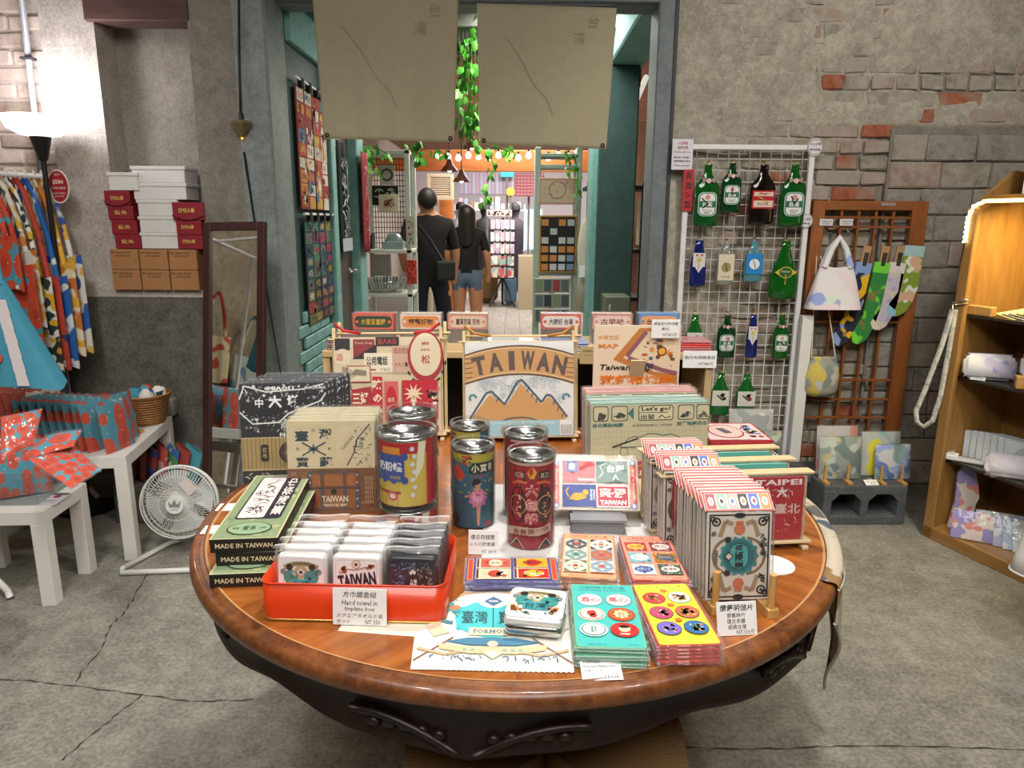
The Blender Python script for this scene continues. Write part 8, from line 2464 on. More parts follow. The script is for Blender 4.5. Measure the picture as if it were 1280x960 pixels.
# ---- far shop
WO = wood('9a4f1f', 'c9793a', 2, .5, 'X')
slab('wood_fascia', 'orange wooden fascia beam with string lights across the shop', 'beam', 404, 884, 186, 216, 10.2, .12, WO)
for k in range(14):
 u = 548 + k * 12.5
 p = atY(u, 194 + (k % 3) * 1.5, 9.9)
 o = thing('string_bulb', 'glowing bulb on the string of lights along the fascia beam', 'bulb', tuple(p), 0, 'string lights')
 b = MB(); b.lathe([(.0005, -.045), (.03, -.03), (.035, 0), (.018, .035), (.015, .04)], glow('fff2dc', 9.0), 12); b.build('bulb', o)
 b = MB(); b.cyl(.015, .04, .075, ink('2a2420', .6), 10); b.tube([(0, 0, .07), (0, .3, .08)], .006, ink('2a2420', .6), 5); b.build('socket', o)
for k, (u, v) in enumerate(((562, 212), (577, 225), (590, 184))):
 p = atY(u, v, 8.6)
 o = thing('pendant_lamp', ('rust brown pendant lamp beside the louvred shutter', 'rust brown pendant lamp hanging lower before the striped awning', 'dark pendant lamp right under the curtain gap')[k], 'lamp', tuple(p))
 b = MB(); b.lathe([(.1, -.02), (.095, 0), (.04, .06), (.025, .11), (.01, .12)], ink('5a2f20', .5), 20); b.build('shade', o)
 b = MB(); b.tube([(0, 0, .12), (0, 0, 1.0)], .006, ink('1a1614', .6), 6); b.build('cord', o)
 b = MB(); b.lathe([(.0005, -.035), (.022, -.02), (.02, 0)], glow('ffe9c8', 6.0), 10); b.build('bulb', o)
a_, c_ = atY(533, 217, 11), atY(567, 250, 11)
o = thing('louvred_shutter', 'cream louvred window shutter on the shop side', 'shutter', (a_.x, 11, c_.z))
w, h = c_.x - a_.x, a_.z - c_.z
b = MB(); b.rbox(.0, .05, .04, .09, -c_.z, h, ink('c4b498', .7), .004); b.build('post', o)
for x0_, x1_, z0_, z1_ in ((0, .05, 0, h), (w - .05, w, 0, h), (.05, w - .05, 0, .05), (.05, w - .05, h - .05, h)):
 b = MB(); b.rbox(x0_, x1_, 0, .04, z0_, z1_, ink('c4b498', .7), .004); b.build('shutter_frame', o)
s0 = None
b = MB(); b.rbox(.05, w - .05, -.02, .02, -.004, .004, ink('c4b498', .7), .001, 1, MR(.6, 4, 'X'))
for k in range(9):
 lc = (0, .02, .05 + (h - .1) * (k + .5) / 9)
 if s0 is None:
  s0 = b.build('slat', o, lc)
 else:
  dup(s0, lc)
def stripes(cols, n, cross=None):
 def f(a, w, h):
  for i in range(n):
   a.rect(-w / 2 + (i + .5) * w / n, h / 2, w / n, h, cols[i % len(cols)])
  if cross:
   a.up()
   for j in range(7):
    a.rect(0, h * (j + .5) / 7, w, h * .03, cross)
 return f
slab('striped_awning', 'pale blue and pink striped awning at the far shop', 'awning', 574, 642, 216, 243, 13, .3, ink('b4b4c8', .8), stripes(['9fb4dc', 'd9b0bc', 'a9a4cc', 'd8cdd4'], 28), pole=1)
slab('checked_awning', 'pink and red checked awning at the far shop', 'awning', 643, 680, 216, 245, 13.2, .3, ink('cf7f8a', .8), stripes(['d27a86', 'c05a6a'], 18, 'e0b4b8'), pole=1)
slab('shop_sign', 'turquoise shop sign panel between the two awnings', 'sign', 626, 642, 213, 221, 12.8, .05, glow('35c4cc', .8), pole=1)
slab('lantern', 'glowing yellow lantern below the shop sign', 'lantern', 633, 643, 235, 244, 12.6, .1, glow('f2b23a', 1.6), bevel=.03, pole=1)
slab('light_poster', 'bright blue and white lit poster panel at the far shop', 'poster', 655, 677, 262, 312, 14.2, .06, glow('9fe0ee', .9), lambda a, w, h: a.disc(0, h * .35, w * .4, glow('ecf8fa', 1.0), 16, h * .3), pole=1)
slab('counter', 'beige shop counter behind the postcard spinner', 'counter', 648, 690, 320, 371, 11.5, .6, ink('a8997e', .7), None, None, True)
slab('shop_counter', 'pale counter crowded with goods far back in the shop', 'counter', 575, 650, 300, 345, 14.95, .5, ink('b8b0a8', .7), None, None, True)
slab('appliance', 'grey blue kitchen appliance on the far counter', 'appliance', 600, 617, 252, 261.8, 15.6, .3, ink('7f8fa0', .4), lambda a, w, h: a.rect(0, h * .6, w * .7, h * .3, '3a4450'))
slab('timber_wall', 'orange timber wall panel behind the person in jeans', 'panel', 549, 566, 250, 278, 11.2, .06, WO, None, None, True)
rn = random.Random(6)
gs_ = thing('goods_shelf', 'pale open shelf crowded with packets far back in the shop', 'shelf', (atY(612, 300, 15.5).x, 15.5, 0))
for v in (262, 287, 312):
 b = MB(); b.rbox(-.75, .75, 0, .6, zz(v, 15.5, 612) - .03, zz(v, 15.5, 612), ink('c4bcb4', .6), .004); b.build('shelf_board', gs_)
for x in (-.75, .72):
 b = MB(); b.rbox(x, x + .03, .1, .5, 0, zz(255, 15.5, 612), ink('c4bcb4', .6), .004); b.build('post', gs_)
for k in range(36):
 v = (262, 287, 312)[k % 3] - .3
 u, s = 573 + (k // 3) * 6.6, rn.uniform(4, 6)
 slab('goods_box', ('pink', 'white', 'brown', 'grey blue')[k % 4] + ' packet of goods on the far shop counter', 'packet', u, u + s, v - rn.uniform(6, 16), v, 15.55 + .004 * k, .15, ink(('c9a0a8', 'd8d4d0', '8a6a50', '8f9cb0')[k % 4], .6), None, 'goods on the far counter', bevel=.01)
for k, (u, v, c) in enumerate(((576, 270, 'b9c4d0'), (606, 285, '2a2a30'), (644, 268, '3a3038'))):
 p = atY(u, v, 14.6)
 o = thing('person', ('distant person in a pale shirt', 'distant person in a dark apron', 'distant person with dark hair at the counter')[k], 'person', (p.x, 14.6, 0))
 b = MB(); b.lathe([(.0005, 0), (.12, .02), (.13, .5), (.17, .9), (.19, 1.2), (.17, 1.38), (.07, 1.44), (.06, 1.48), (.09, 1.55), (.1, 1.62), (.08, 1.7), (.0005, 1.73)], ink(c, .8), 16, True, None, 0, 2 * pi, 1, .7); b.build('body', o)
 b = MB(); b.lathe([(.105, 1.6), (.1, 1.68), (.06, 1.74), (.0005, 1.75)], ink('1c1614', .7), 14); b.build('hair', o)
# postcard spinner
Yp = 11.8
p = atY(628, 372, Yp)
sp_ = thing('postcard_spinner', 'black spinning postcard rack full of pale cards on a tripod', 'card rack', (p.x, Yp, 0))
zt0, zb0 = zz(272, Yp, 628), zz(347, Yp, 628)
b = MB(); b.cyl(.02, .15, zt0, ink('161616', .5), 10); b.build('pole', sp_)
for k in range(3):
 a_ = k * 2 * pi / 3 + pi / 2
 b = MB(); b.tube([(0, 0, zb0 + .02), (.24 * cos(a_), .24 * sin(a_), .02)], .016, ink('161616', .5), 8); b.build('leg', sp_)
wsp = 30 / (FPX / Yp)
for r_ in range(5):
 z = zb0 + (zt0 - zb0) * r_ / 5
 b = MB(); b.rbox(-wsp / 2, wsp / 2, -.12, .12, z - .012, z + .03, ink('161616', .5), .004); b.build('tray', sp_)
 nc = 3 if r_ < 2 else 5
 for c_ in range(nc):
  b = MB(); b.rbox(-wsp / 2 + (c_ + .1) * wsp / nc, -wsp / 2 + (c_ + .9) * wsp / nc, -.125, -.115, z + .01, z + (zt0 - zb0) / 5 * .82, patches([('c8a8b4', 'd9d0cc', 'b0a0b8', 'e0d8d0'), ('cfc8b0', 'b8545a', 'dcd4c8', '8fa8a0')][r_ < 2], 9, .5, r_ * 5 + c_), .002); b.build('postcard', sp_)
slab('header_rack', 'small clear rack of cards on top of the postcard spinner', 'card rack', 608, 640, 262, 271, Yp + .02, .2, ink('b4a8a4', .5), lambda a, w, h: a.scatter(30, 0, h / 2, w * .9, h * .8, ['7a5a50', 'd8d0c8', '3a3434'], w * .05, w * .1, 2, 'r'))
slab('jute_sack', 'brown jute sack on the shop floor behind the spinner', 'sack', 598, 622, 335, 369, 12.3, .4, M_BURLAP, None, None, True, .1)
slab('blue_bag', 'pale blue bag on the shop floor beside the spinner', 'bag', 630, 646, 345, 370, 12.2, .2, ink('7fa8cc', .7), None, None, True, .06)
# turquoise display frame with poster and black board
Yd = 6.4
a_, c_ = atY(669, 200, Yd), atY(728, 200, Yd)
df = thing('turquoise_shelf', 'pale turquoise display frame with shelves beside the teal column', 'shelf', (a_.x, Yd, 0))
DW = c_.x - a_.x
M_PT = ink('a8c0b4', .6)
for x in (0, DW - .05):
 b = MB(); b.rbox(x, x + .05, 0, .3, 0, zz(184, Yd, 700), M_PT, .004); b.build('post', df)
for v in (193, 207, 342):
 z = zz(v, Yd, 700)
 b = MB(); b.rbox(.05, DW - .05, 0, .3, z - .02, z + .01, M_PT, .003); b.build('shelf_board', df)
slab('printed_poster', 'cream and pink printed cloth poster hanging in the turquoise frame', 'poster', 674, 719, 222, 256, Yd - .02, .006, ink('cdbfa4', .8), lambda a, w, h: a.frame(0, h / 2, w * .96, h * .92, w * .025, 'c8847a').arc(0, h * .55, h * .32, 0, 2 * pi, w * .03, 'c8847a', 20).scatter(50, 0, h / 2, w * .85, h * .8, ['c8847a', 'a8b08a'], w * .03, w * .09, 3, 'l'))
def cards_board(a, w, h):
 rn_ = random.Random(3)
 a.rect(0, h / 2, w * .9, h * .94, '141416').up()
 for i in range(4):
  for j in range(6):
   if rn_.random() < .82:
    a.rect(-w * .34 + i * w * .225, h * (.1 + j * .155), w * .18, h * .11, rn_.choice(['d0d0c8', 'b8c4c4', 'c9b0a8', '7fa0b8', 'd08a4a', 'cfd4d0']))
slab('card_board', 'black board in a wooden frame pinned with small cards', 'board', 674, 720, 269, 341, Yd - .03, .02, wood('a5793c', 'c9a060', 5, .6), cards_board)
for r_ in range(3):
 slab('card_rack', ('tiered clear rack of dark cards at the foot of the turquoise frame, lowest tier', 'tiered clear rack of red cards at the foot of the turquoise frame, middle tier', 'tiered clear rack of grey cards at the foot of the turquoise frame, top tier')[r_], 'card rack', 668, 712, 386 - r_ * 19, 404 - r_ * 19, Yd - .25 + r_ * .07, .05, ink('8f948c', .4), lambda a, w, h, r_=r_: [a.rect(-w * .36 + i * w * .24, h * .5, w * .2, h * .8, ('4a5a58', '9a3a40', '5f6a6a', '2f3a3c', '7a8a6a')[(i + r_ * 2) % 5]) for i in range(4)], pole=1)
# white garment with a tag, black angle rack, metal cabinet
p = atY(735, 272, 5.5)
o = thing('white_garment', 'long white garment with a bright tag hanging beside the teal column', 'garment', tuple(p))
hl = p.z - zz(390, 5.5, 735)
b = MB(); b.lathe([(.01, 0), (.05, -.05), (.075, -.3 * hl), (.06, -.6 * hl), (.09, -hl), (.0005, -hl)], ink('c4bca8', .9), 20, True, None, 0, 2 * pi, 1, .5); b.build('cloth', o)
b = MB(); b.rbox(-.06, .02, -.06, -.056, -.62 * hl, -.5 * hl, ink('eceae4', .5), .001); b.build('paper_tag', o)
b = MB(); b.tube([(0, 0, 0), (0, 0, .06), (0, 0, 2.66 - p.z)], .004, ink('8a6a3a', .5), 6); b.build('hook', o)
Yk = 5.7
ak = thing('angle_rack', 'black slotted angle rack with lit goods behind the teal column', 'rack', (atY(800, 300, Yk).x, Yk, 0))
for x in (-.42, .0):
 b = MB(); b.rbox(x, x + .04, 0, .04, 0, zz(228, Yk, 800), ink('17181a', .5), .002)
 for j in range(40):
  b.box(x + .012, x + .028, -.001, .0, .1 + j * .045, .125 + j * .045, ink('b4b0a8', .6))
 b.build('slotted_post', ak)
for v in (232, 312, 372):
 b = MB(); b.rbox(-.42, .3, .0, .4, zz(v, Yk, 800) - .03, zz(v, Yk, 800), ink('1c1d1f', .5), .003); b.build('shelf_board', ak)
slab('cloth_bundle', 'cream cloth bundle standing on the upper board of the slotted rack', 'cloth', 802, 822, 245, 311.5, Yk + .12, .2, ink('c9bc9c', .9), None, None, False, .03)
slab('wood_box', 'reddish wooden box on the lower board of the slotted rack', 'box', 803, 824, 325, 371.5, Yk + .1, .25, wood('7a4526', 'a0623a', 4, .6))
slab('wood_cladding', 'pink brown wood wall seen between the column and the door post', 'panel', 788, 826, 150, 231, 6.6, .05, wood('a5745c', 'c89a80', 3, .6, 'Z'), None, None, True)
b = MB(); p = atY(803, 108, 5.4); b.tube([(p.x - .05, 5.4, p.z - .12), (p.x + .06, 5.6, p.z + .1)], .02, glow('f0ece0', .5), 10); b.tube([(p.x, 5.5, p.z), (p.x, 5.5, 2.66)], .004, ink('17181a', .5), 6)
tag(b.build('tube_lamp', None), 'short white fluorescent tube behind the door post', 'lamp')
o, w, h = slab('metal_cabinet', 'small olive green metal cabinet at the foot of the teal column', 'cabinet', 757, 787, 371, 396, 4.75, .28, ink('6f7560', .45))
b = MB(); b.rbox(-w * .36, -w * .28, -.008, 0, h * .3, h * .6, ink('c9c9c0', .4), .002); b.build('handle', o)
o, w, h = slab('cabinet_stand', 'plain dark stand under the small green metal cabinet', 'stand', 758, 786, 397, 500, 4.76, .26, ink('3a3c38', .7), None, None, True)
# ------------------------------------------------------------------ right side: wire panel with bottle clocks, lattice, blocks, cabinet
YG = WB - 0.075
gx0, gx1 = atY(857, 184, YG).x, atY(1019, 184, YG).x
gz1 = atY(940, 181, YG).z
gz0 = 0.12
gp = thing('wire_panel', 'white wire mesh panel with a tube frame hung with bottle clocks', 'display panel', (gx0, YG, 0))
GW = gx1 - gx0
b = MB(); b.rbox(0, GW, -0.012, 0.012, gz1 - 0.024, gz1, M_WIREW, 0.003); b.build('frame_top', gp)
b = MB(); b.rbox(0, GW, -0.012, 0.012, gz0, gz0 + 0.024, M_WIREW, 0.003); b.build('frame_bottom', gp)
for x in (0, GW - 0.026):
 b = MB(); b.rbox(x, x + 0.026, -0.013, 0.013, 0.0, gz1, M_WIREW, 0.003); b.build('frame_post', gp)
n_ = 11
w0 = None
b = MB(); b.tube([(0, -0.002, gz0), (0, -0.002, gz1 - 0.01)], 0.0021, M_WIREW, 6)
for i in range(n_):
 x = 0.03 + (GW - 0.06) * (i + 0.5) / n_
 if w0 is None:
  w0 = b.build('wire', gp, (x, 0, 0))
 else:
  dup(w0, (x, 0, 0))
b = MB(); b.tube([(0.02, 0.002, 0), (GW - 0.02, 0.002, 0)], 0.0021, M_WIREW, 6)
w0 = None
z = gz1 - 0.065
while z > gz0 + 0.03:
 if w0 is None:
  w0 = b.build('wire', gp, (0, 0, z))
 else:
  dup(w0, (0, 0, z))
 z -= 0.0525
p0 = atY(1003, 392, WB - 0.06)
b = MB(); b.rbox(-0.025, 0.03, -0.02, 0.02, 0, p0.z, M_WIREW, 0.003)
o = thing('folded_panel', 'folded white panel frame leaning beside the wooden lattice', 'panel', (p0.x - 0.005, WB - 0.125, 0)); b.build('frame_bar', o)
YB = YG - 0.045
def glassm(h, rough=0.08, trans=0.0):
 key = ('gl', h, trans)
 if key in _MC:
  return _MC[key]
 m, nt, b = newmat('bottle_glass')
 b.inputs['Base Color'].default_value = rgba(h)
 b.inputs['Roughness'].default_value = rough
 b.inputs['Transmission Weight'].default_value = trans
 b.inputs['Coat Weight'].default_value = 0.6
 _MC[key] = m
 return m
def bottle(label, u, vt, vb, wpx, shape, col, art, trans=0.25):
 top, bot = atY(u, vt, YB), atY(u, vb, YB)
 h = top.z - bot.z - 0.02
 w = wpx / (FPX / (YB * cos(PITCH) + 0.1)) / 2
 o = thing('bottle_clock', label, 'bottle clock', (bot.x, YB, bot.z), 0, 'bottle clocks on the wire panel')
 pr = {'beer': [(0.62, 0), (0.95, 0.015), (1.0, 0.06), (1.0, 0.6), (0.9, 0.68), (0.52, 0.78), (0.34, 0.85), (0.3, 0.98), (0.33, 0.985), (0.33, 1.0), (0.0, 1.0)],
  'slim': [(0.7, 0), (0.95, 0.02), (1.0, 0.08), (0.98, 0.5), (0.7, 0.72), (0.5, 0.9), (0.5, 1.0), (0, 1.0)],
  'pear': [(0.5, 0), (0.9, 0.03), (1.0, 0.14), (0.98, 0.34), (0.75, 0.55), (0.42, 0.78), (0.28, 0.92), (0.3, 1.0), (0, 1.0)],
  'soju': [(0.7, 0), (0.95, 0.02), (1.0, 0.07), (0.97, 0.55), (0.75, 0.66), (0.42, 0.82), (0.36, 1.0), (0, 1.0)]}[shape]
 prof = [(0.0005, 0)] + [(max(r, 0.0005) * w, z_ * h) for r, z_ in pr]
 b = MB(); b.lathe(prof, glassm(col, 0.08, trans), 28, True, None, 0, 2 * pi, 1, 0.3); b.build('flattened_bottle', o)
 b = MB(); b.tube([(0, 0.004, h - 0.012), (0, -0.004, h + 0.004), (0.004, 0.012, h + 0.016), (0, 0.036, h + 0.014)], 0.0026, ink('c8a24a', 0.3, 1.0), 6); b.build('hook', o)
 a = Art('front', 0.0006, 0.3); a.M = MT((0, -w * 0.3 - 0.0015, 0))
 art(a, w, h)
 a.build(o, 'label_and_hands')
 return o
def hands(a, x, y, r, a1, a2, c='121212'):
 a.up(2).line([(x, y), (x + r * cos(a1), y + r * sin(a1))], r * 0.12, c).line([(x, y), (x + r * 0.75 * cos(a2), y + r * 0.75 * sin(a2))], r * 0.16, c).disc(x, y, r * 0.1, c, 8)
def lab_beer(a1, a2):
 def f(a, w, h):
  y, lw, lh = h * 0.36, w * 1.62, h * 0.4
  a.rrect(0, y, lw, lh, '2f6a54', lw * 0.28).up().rrect(0, y, lw * 0.94, lh * 0.96, 'cfd8d0', lw * 0.26).up().rrect(0, y, lw * 0.88, lh * 0.92, '2f6a54', lw * 0.25).up().rrect(0, y, lw * 0.78, lh * 0.85, 'dcdcd4', lw * 0.22).up()
  a.rect(0, y, lw * 0.86, lh * 0.26, '2f6a54').up().text('台灣', 0, y, lh * 0.2, 'e6e6de', lw * 0.5, bold=0.02).text('TAIWAN', 0, y - lh * 0.26, lh * 0.07, '33403a', lw * 0.46).text('BEER', 0, y - lh * 0.35, lh * 0.06, '33403a', lw * 0.3).disc(0, y + lh * 0.28, lw * 0.13, 'c98a84', 10)
  for s in (-1, 1):
   a.shape([(0, h * 0.75), (s * w * 0.55, h * 0.79), (s * w * 0.5, h * 0.7)][::-s], 'a08478')
  a.up().disc(0, h * 0.735, w * 0.2, 'd8b4ac', 12)
  hands(a, 0, y + lh * 0.02, lw * 0.42, a1, a2)
 return f
def lab_black(a, w, h):
 y = h * 0.42
 a.rect(0, y, w * 1.75, h * 0.3, 'a8262c').up().rect(0, y, w * 1.5, h * 0.25, 'd2bcae').up().rect(0, y + h * 0.02, w * 1.5, h * 0.07, 'a8262c').up().text('黑麥', 0, y + h * 0.08, h * 0.07, 'a8262c', w * 0.8, bold=0.03).text('BLACK', 0, y - h * 0.07, h * 0.04, '4a3a34', w * 0.8)
 hands(a, 0, y, w * 0.6, 2.6, -0.6, 'c8a24a')
def lab_white(cols, art2=None):
 def f(a, w, h):
  a.rect(0, h * 0.58, w * 1.5, h * 0.3, cols[0]).up().shape([(-w * 0.75, h * 0.5), (0, h * 0.3), (w * 0.75, h * 0.5)][::1], cols[0]).up().disc(0, h * 0.58, w * 0.3, cols[1], 8).disc(-w * 0.3, h * 0.68, w * 0.14, 'b03a34', 8).disc(w * 0.3, h * 0.68, w * 0.14, 'b03a34', 8)
  hands(a, 0, h * 0.45, w * 0.5, 4.6, 1.9, 'b89a3a')
 return f
def lab_plain(bg, fg, y=0.45, s='', hh=0.4):
 def f(a, w, h):
  a.rect(0, h * y, w * 1.75, h * hh, bg).up().disc(0, h * y, w * 0.55, fg, 14).up()
  if s:
   a.text(s, 0, h * (y - hh * 0.36), h * 0.05, '2a2a2a', w * 1.0)
  hands(a, 0, h * y, w * 0.5, 1.9, 5.0)
 return f
def lab_perrier(a, w, h):
 a.disc(0, h * 0.47, w * 0.5, 'c9a83a', 18, h * 0.1).up().disc(0, h * 0.47, w * 0.44, '2a5a34', 18, h * 0.085).up().text('Perrier', 0, h * 0.49, h * 0.045, 'd8dcc8', w * 0.6)
 for s in (-1, 1):
  a.shape([(s * w * 0.45, h * 0.52), (s * w * 0.75, h * 0.47), (s * w * 0.45, h * 0.42)][::s], 'c9b23a')
 hands(a, 0, h * 0.34, w * 0.4, 1.6, 4.7, 'c8a24a')
def lab_soju(c):
 def f(a, w, h):
  a.rect(0, h * 0.42, w * 1.8, h * 0.36, 'd0ccc0').up().scatter(8, w * 0.2, h * 0.42, w * 0.9, h * 0.26, [c, '3a3a38'], w * 0.2, w * 0.5, 3, 'dl')
  hands(a, 0, h * 0.42, w * 0.7, 0.9, 2.4)
 return f
G1, G2 = '0f5a1e', '0a3f22'
bottle('large green beer bottle clock under the red paper strip', 881, 200, 283, 29, 'beer', G1, lab_beer(2.4, 3.9))
bottle('small green beer bottle clock beside the black one', 912, 198, 266, 24, 'beer', G2, lab_beer(1.6, 0.5))
bottle('black bottle clock with a red label', 950, 200, 281, 31, 'beer', '120b09', lab_black, 0.0)
bottle('large green beer bottle clock at the upper right post of the panel', 988, 200, 283, 30, 'beer', G1, lab_beer(2.0, 1.0))
bottle('blue and white painted bottle clock', 871, 295, 358, 20, 'slim', '131f5f', lab_white(('cfcdca', 'c9b04a')), 0.0)
bottle('clear bottle clock with a cream calendar label', 905, 298, 356, 22, 'soju', 'c9cdc4', lab_plain('d2c8b0', '9a8a60', 0.42, 'CLOCK', 0.62), 0.7)
bottle('pale blue bottle clock with a bright blue label', 940, 296, 352, 23, 'soju', '6aa8b8', lab_plain('2a7fc0', 'dfe4e6', 0.44, '', 0.5), 0.5)
bottle('wide pear shaped green bottle clock with a gold edged label', 977, 296, 374, 36, 'pear', '0f5f1c', lab_perrier)
bottle('green bottle clock half hidden by the crate shelf', 866, 388, 448, 22, 'soju', '1a6a2a', lab_soju('b03a34'))
bottle('green beer bottle clock in the third row beside the dark blue one', 906, 389, 447, 23, 'beer', G2, lab_beer(1.2, 4.5))
bottle('narrow dark blue bottle clock with a white figure', 938, 388, 447, 15, 'slim', '131f5f', lab_white(('cfcdca', 'c9b04a')), 0.0)
bottle('small green beer bottle clock in the third row by the post', 974, 388, 448, 20, 'beer', G1, lab_beer(2.9, 5.6))
bottle('green liquor bottle clock partly behind the crate side', 898, 461, 519, 24, 'soju', '14682a', lab_soju('3a3a38'))
bottle('green liquor bottle clock with a pink bird on its label', 930, 463, 519, 25, 'soju', '14682a', lab_soju('b8485a'))
def flat_sign(name, label, u, v, wpx, hpx, Y, color, lines, cat='sign', round_=False):
 p = atY(u, v, Y)
 k = FPX / (Y * cos(PITCH) + 0.1)
 w, h = wpx / k, hpx / k
 o = thing(name, label, cat, (p.x, Y, p.z))
 b = MB()
 if round_:
  b.prism([(w / 2 * cos(2 * pi * i / 28), h / 2 * sin(2 * pi * i / 28)) for i in range(28)], 0, 0.003, ink(color, 0.6))
 else:
  b.rbox(-w / 2, w / 2, 0, 0.003, -h / 2, h / 2, ink(color, 0.6), 0.0008)
 b.build('plate', o)
 a = Art('front', 0.0006)
 if round_:
  a.arc(0, 0, w * 0.47, 0, 2 * pi, w * 0.035, '5a5a5e', 24)
 for s, x, y, hh, ww, c in lines:
  a.text(s, x * w, y * h, hh * h, c, ww * w, bold=0.02)
 a.build(o, 'lettering')
 return o
flat_sign('warning_sign', 'white warning notice at the upper corner of the wire panel', 853, 193, 25, 35, YG - 0.02, 'cfccd0', [('小心輕放', 0, 0.36, 0.1, 0.5, 'a03a4a'), ('易碎注意', 0, 0.22, 0.1, 0.5, 'a03a4a'), ('Handle with care', 0, 0.08, 0.05, 0.8, 'a03a4a'), ('請勿拆下玻璃瓶', 0, -0.1, 0.07, 0.8, '3a3a44'), ('需要服務請洽櫃台', 0, -0.22, 0.06, 0.8, '3a3a44'), ('Please ask staff', 0, -0.36, 0.06, 0.7, '3a3a44')])
flat_sign('paper_strip', 'red paper strip with four black brush characters', 860, 238, 12.5, 49, YG - 0.02, 'b01c28', [(c, 0, 0.34 - 0.225 * i, 0.17, 0.62, '1a1414') for i, c in enumerate('長酒瓶藝')])
flat_sign('round_sign', 'round white notice on the upper right corner of the wire panel', 1019, 184, 18, 20, YG - 0.02, 'd2cfd0', [('小心玻璃', 0, 0.18, 0.16, 0.7, 'a03a4a'), ('請勿碰撞', 0, -0.14, 0.14, 0.7, '3a3a44')], round_=True)
flat_sign('round_sign', 'small round white notice on the right post of the wire panel', 1008, 276, 16, 17, YG - 0.02, 'd2cfd0', [('小心易碎', 0, 0.12, 0.18, 0.7, 'a03a4a'), ('請輕放', 0, -0.2, 0.14, 0.6, '3a3a44')], round_=True)
flat_sign('round_sign', 'small round white notice low on the panel beside the map board', 844, 394, 12, 12, YG - 0.02, 'd2cfd0', [('小心', 0, 0.0, 0.3, 0.5, 'a03a4a')], round_=True)
# ---- wooden lattice frame
YW = WB - 0.075
M_LAT = wood('6f3c1a', '9a5a2a', 5, 0.5, 'Z')
M_LATX = wood('6f3c1a', '9a5a2a', 5, 0.5, 'X')
lx0, lx1 = atY(1013, 300, YW).x, atY(1161, 260, YW).x
lz1 = atY(1090, 251, YW).z
lf = thing('wooden_lattice', 'brown wooden lattice window frame leaning on the brick wall', 'lattice', (lx0, YW, 0))
LW = lx1 - lx0
for x, w in ((0, 0.06), (LW - 0.075, 0.075)):
 b = MB(); b.rbox(x, x + w, 0, 0.035, 0, lz1, M_LAT, 0.003); b.build('stile', lf)
b = MB(); b.rbox(0.06, LW - 0.075, 0, 0.035, lz1 - 0.045, lz1, M_LATX, 0.003); b.build('rail', lf)
b = MB(); b.rbox(0.06, LW - 0.075, 0, 0.035, 0.05, 0.11, M_LATX, 0.003); b.build('rail', lf)
m0 = None
b = MB(); b.rbox(-0.006, 0.006, 0.008, 0.028, 0.11, lz1 - 0.045, M_LAT, 0.002)
for i in range(4):
 x = 0.06 + (LW - 0.135) * (i + 1) / 5
 if m0 is None:
  m0 = b.build('lattice_bar', lf, (x, 0, 0))
 else:
  dup(m0, (x, 0, 0))
b = MB(); b.rbox(0.06, LW - 0.075, 0.006, 0.026, -0.0055, 0.0055, M_LATX, 0.002)
m0 = None
for v in (272, 284, 380, 403, 476, 500, 523):
 z = atY(1085, v, YW).z
 if m0 is None:
  m0 = b.build('lattice_bar', lf, (0, 0, z))
 else:
  dup(m0, (0, 0, z))
b = MB(); b.rbox(LW * 0.58, LW * 0.71, -0.003, 0, lz1 - 0.024, lz1 - 0.008, ink('b9b4aa', 0.4, 0.6), 0.001); b.build('name_plate', lf)
for k, u in enumerate((1033, 1058)):
 flat_sign('price_card', ('white price card on the lattice above the tote bag', 'white price card on the lattice beside the first one')[k], u, 278, 16, 8, YW - 0.006, 'd8d4d0', [('保冷袋 NT 480', 0, 0.15, 0.3, 0.8, '4a4a4e'), ('花布系列', 0, -0.22, 0.2, 0.6, '4a4a4e')], 'price card')
# tote bag, drawstring bag
M_TOTE = blobs('d6d2d2', ['8f9fcf', 'c9d4cc', 'd9c8cc'], 9.5, 0.55, 0.75, 5)
p = atY(1049, 296, YW - 0.07)
k_ = FPX / (YW * cos(PITCH) + 0.1)
o = thing('tote_bag', 'white tote bag with blue cloud shapes hanging on the wooden lattice', 'bag', (p.x, YW - 0.075, p.z))
w, h = 66 / k_, 52 / k_
def tote(u, v):
 a = u * 2 * pi
 c_, s_ = cos(a), sin(a)
 q = (abs(c_) ** 4 + abs(s_) ** 4) ** -0.25
 ww = w / 2 * (0.55 + 0.45 * v ** 0.8)
 return (ww * c_ * q, 0.055 * s_ * q * (0.25 + 0.75 * v), -34 / k_ - h * v + 0.01 * cos(2 * a) * (1 - v))
b = MB(); b.grid(tote, 32, 12, M_TOTE); b.add([tote(i / 32, 1) for i in range(32)], [list(range(32))], M_TOTE); b.build('bag_body', o)
for s in (-1, 1):
 b = MB(); b.tube([(-w * 0.24, s * 0.012, -36 / k_), (-w * 0.14, s * 0.01, -15 / k_), (0, 0, -1 / k_), (w * 0.12, s * 0.01, -14 / k_), (w * 0.24, s * 0.012, -36 / k_)], 0.016, M_TOTE, 6); b.build('handle', o)
p = atY(1027, 470, YW - 0.06)
o = thing('drawstring_bag', 'grey drawstring bag with yellow flowers hanging below the tote bag', 'bag', (p.x, YW - 0.06, p.z))
M_YFL = blobs('9a9c90', ['c9b458', 'b8bab0', '7f8a86'], 14, 0.56, 0.8, 7)
b = MB(); b.lathe([(0.0005, -0.105), (0.06, -0.1), (0.085, -0.07), (0.088, 0.0), (0.078, 0.06), (0.06, 0.09), (0.064, 0.1), (0.0005, 0.096)], M_YFL, 20, True, None, 0, 2 * pi, 1, 0.5); b.build('pouch', o)
b = MB()
tp_ = atY(1024, 320, YW - 0.02) - o.location
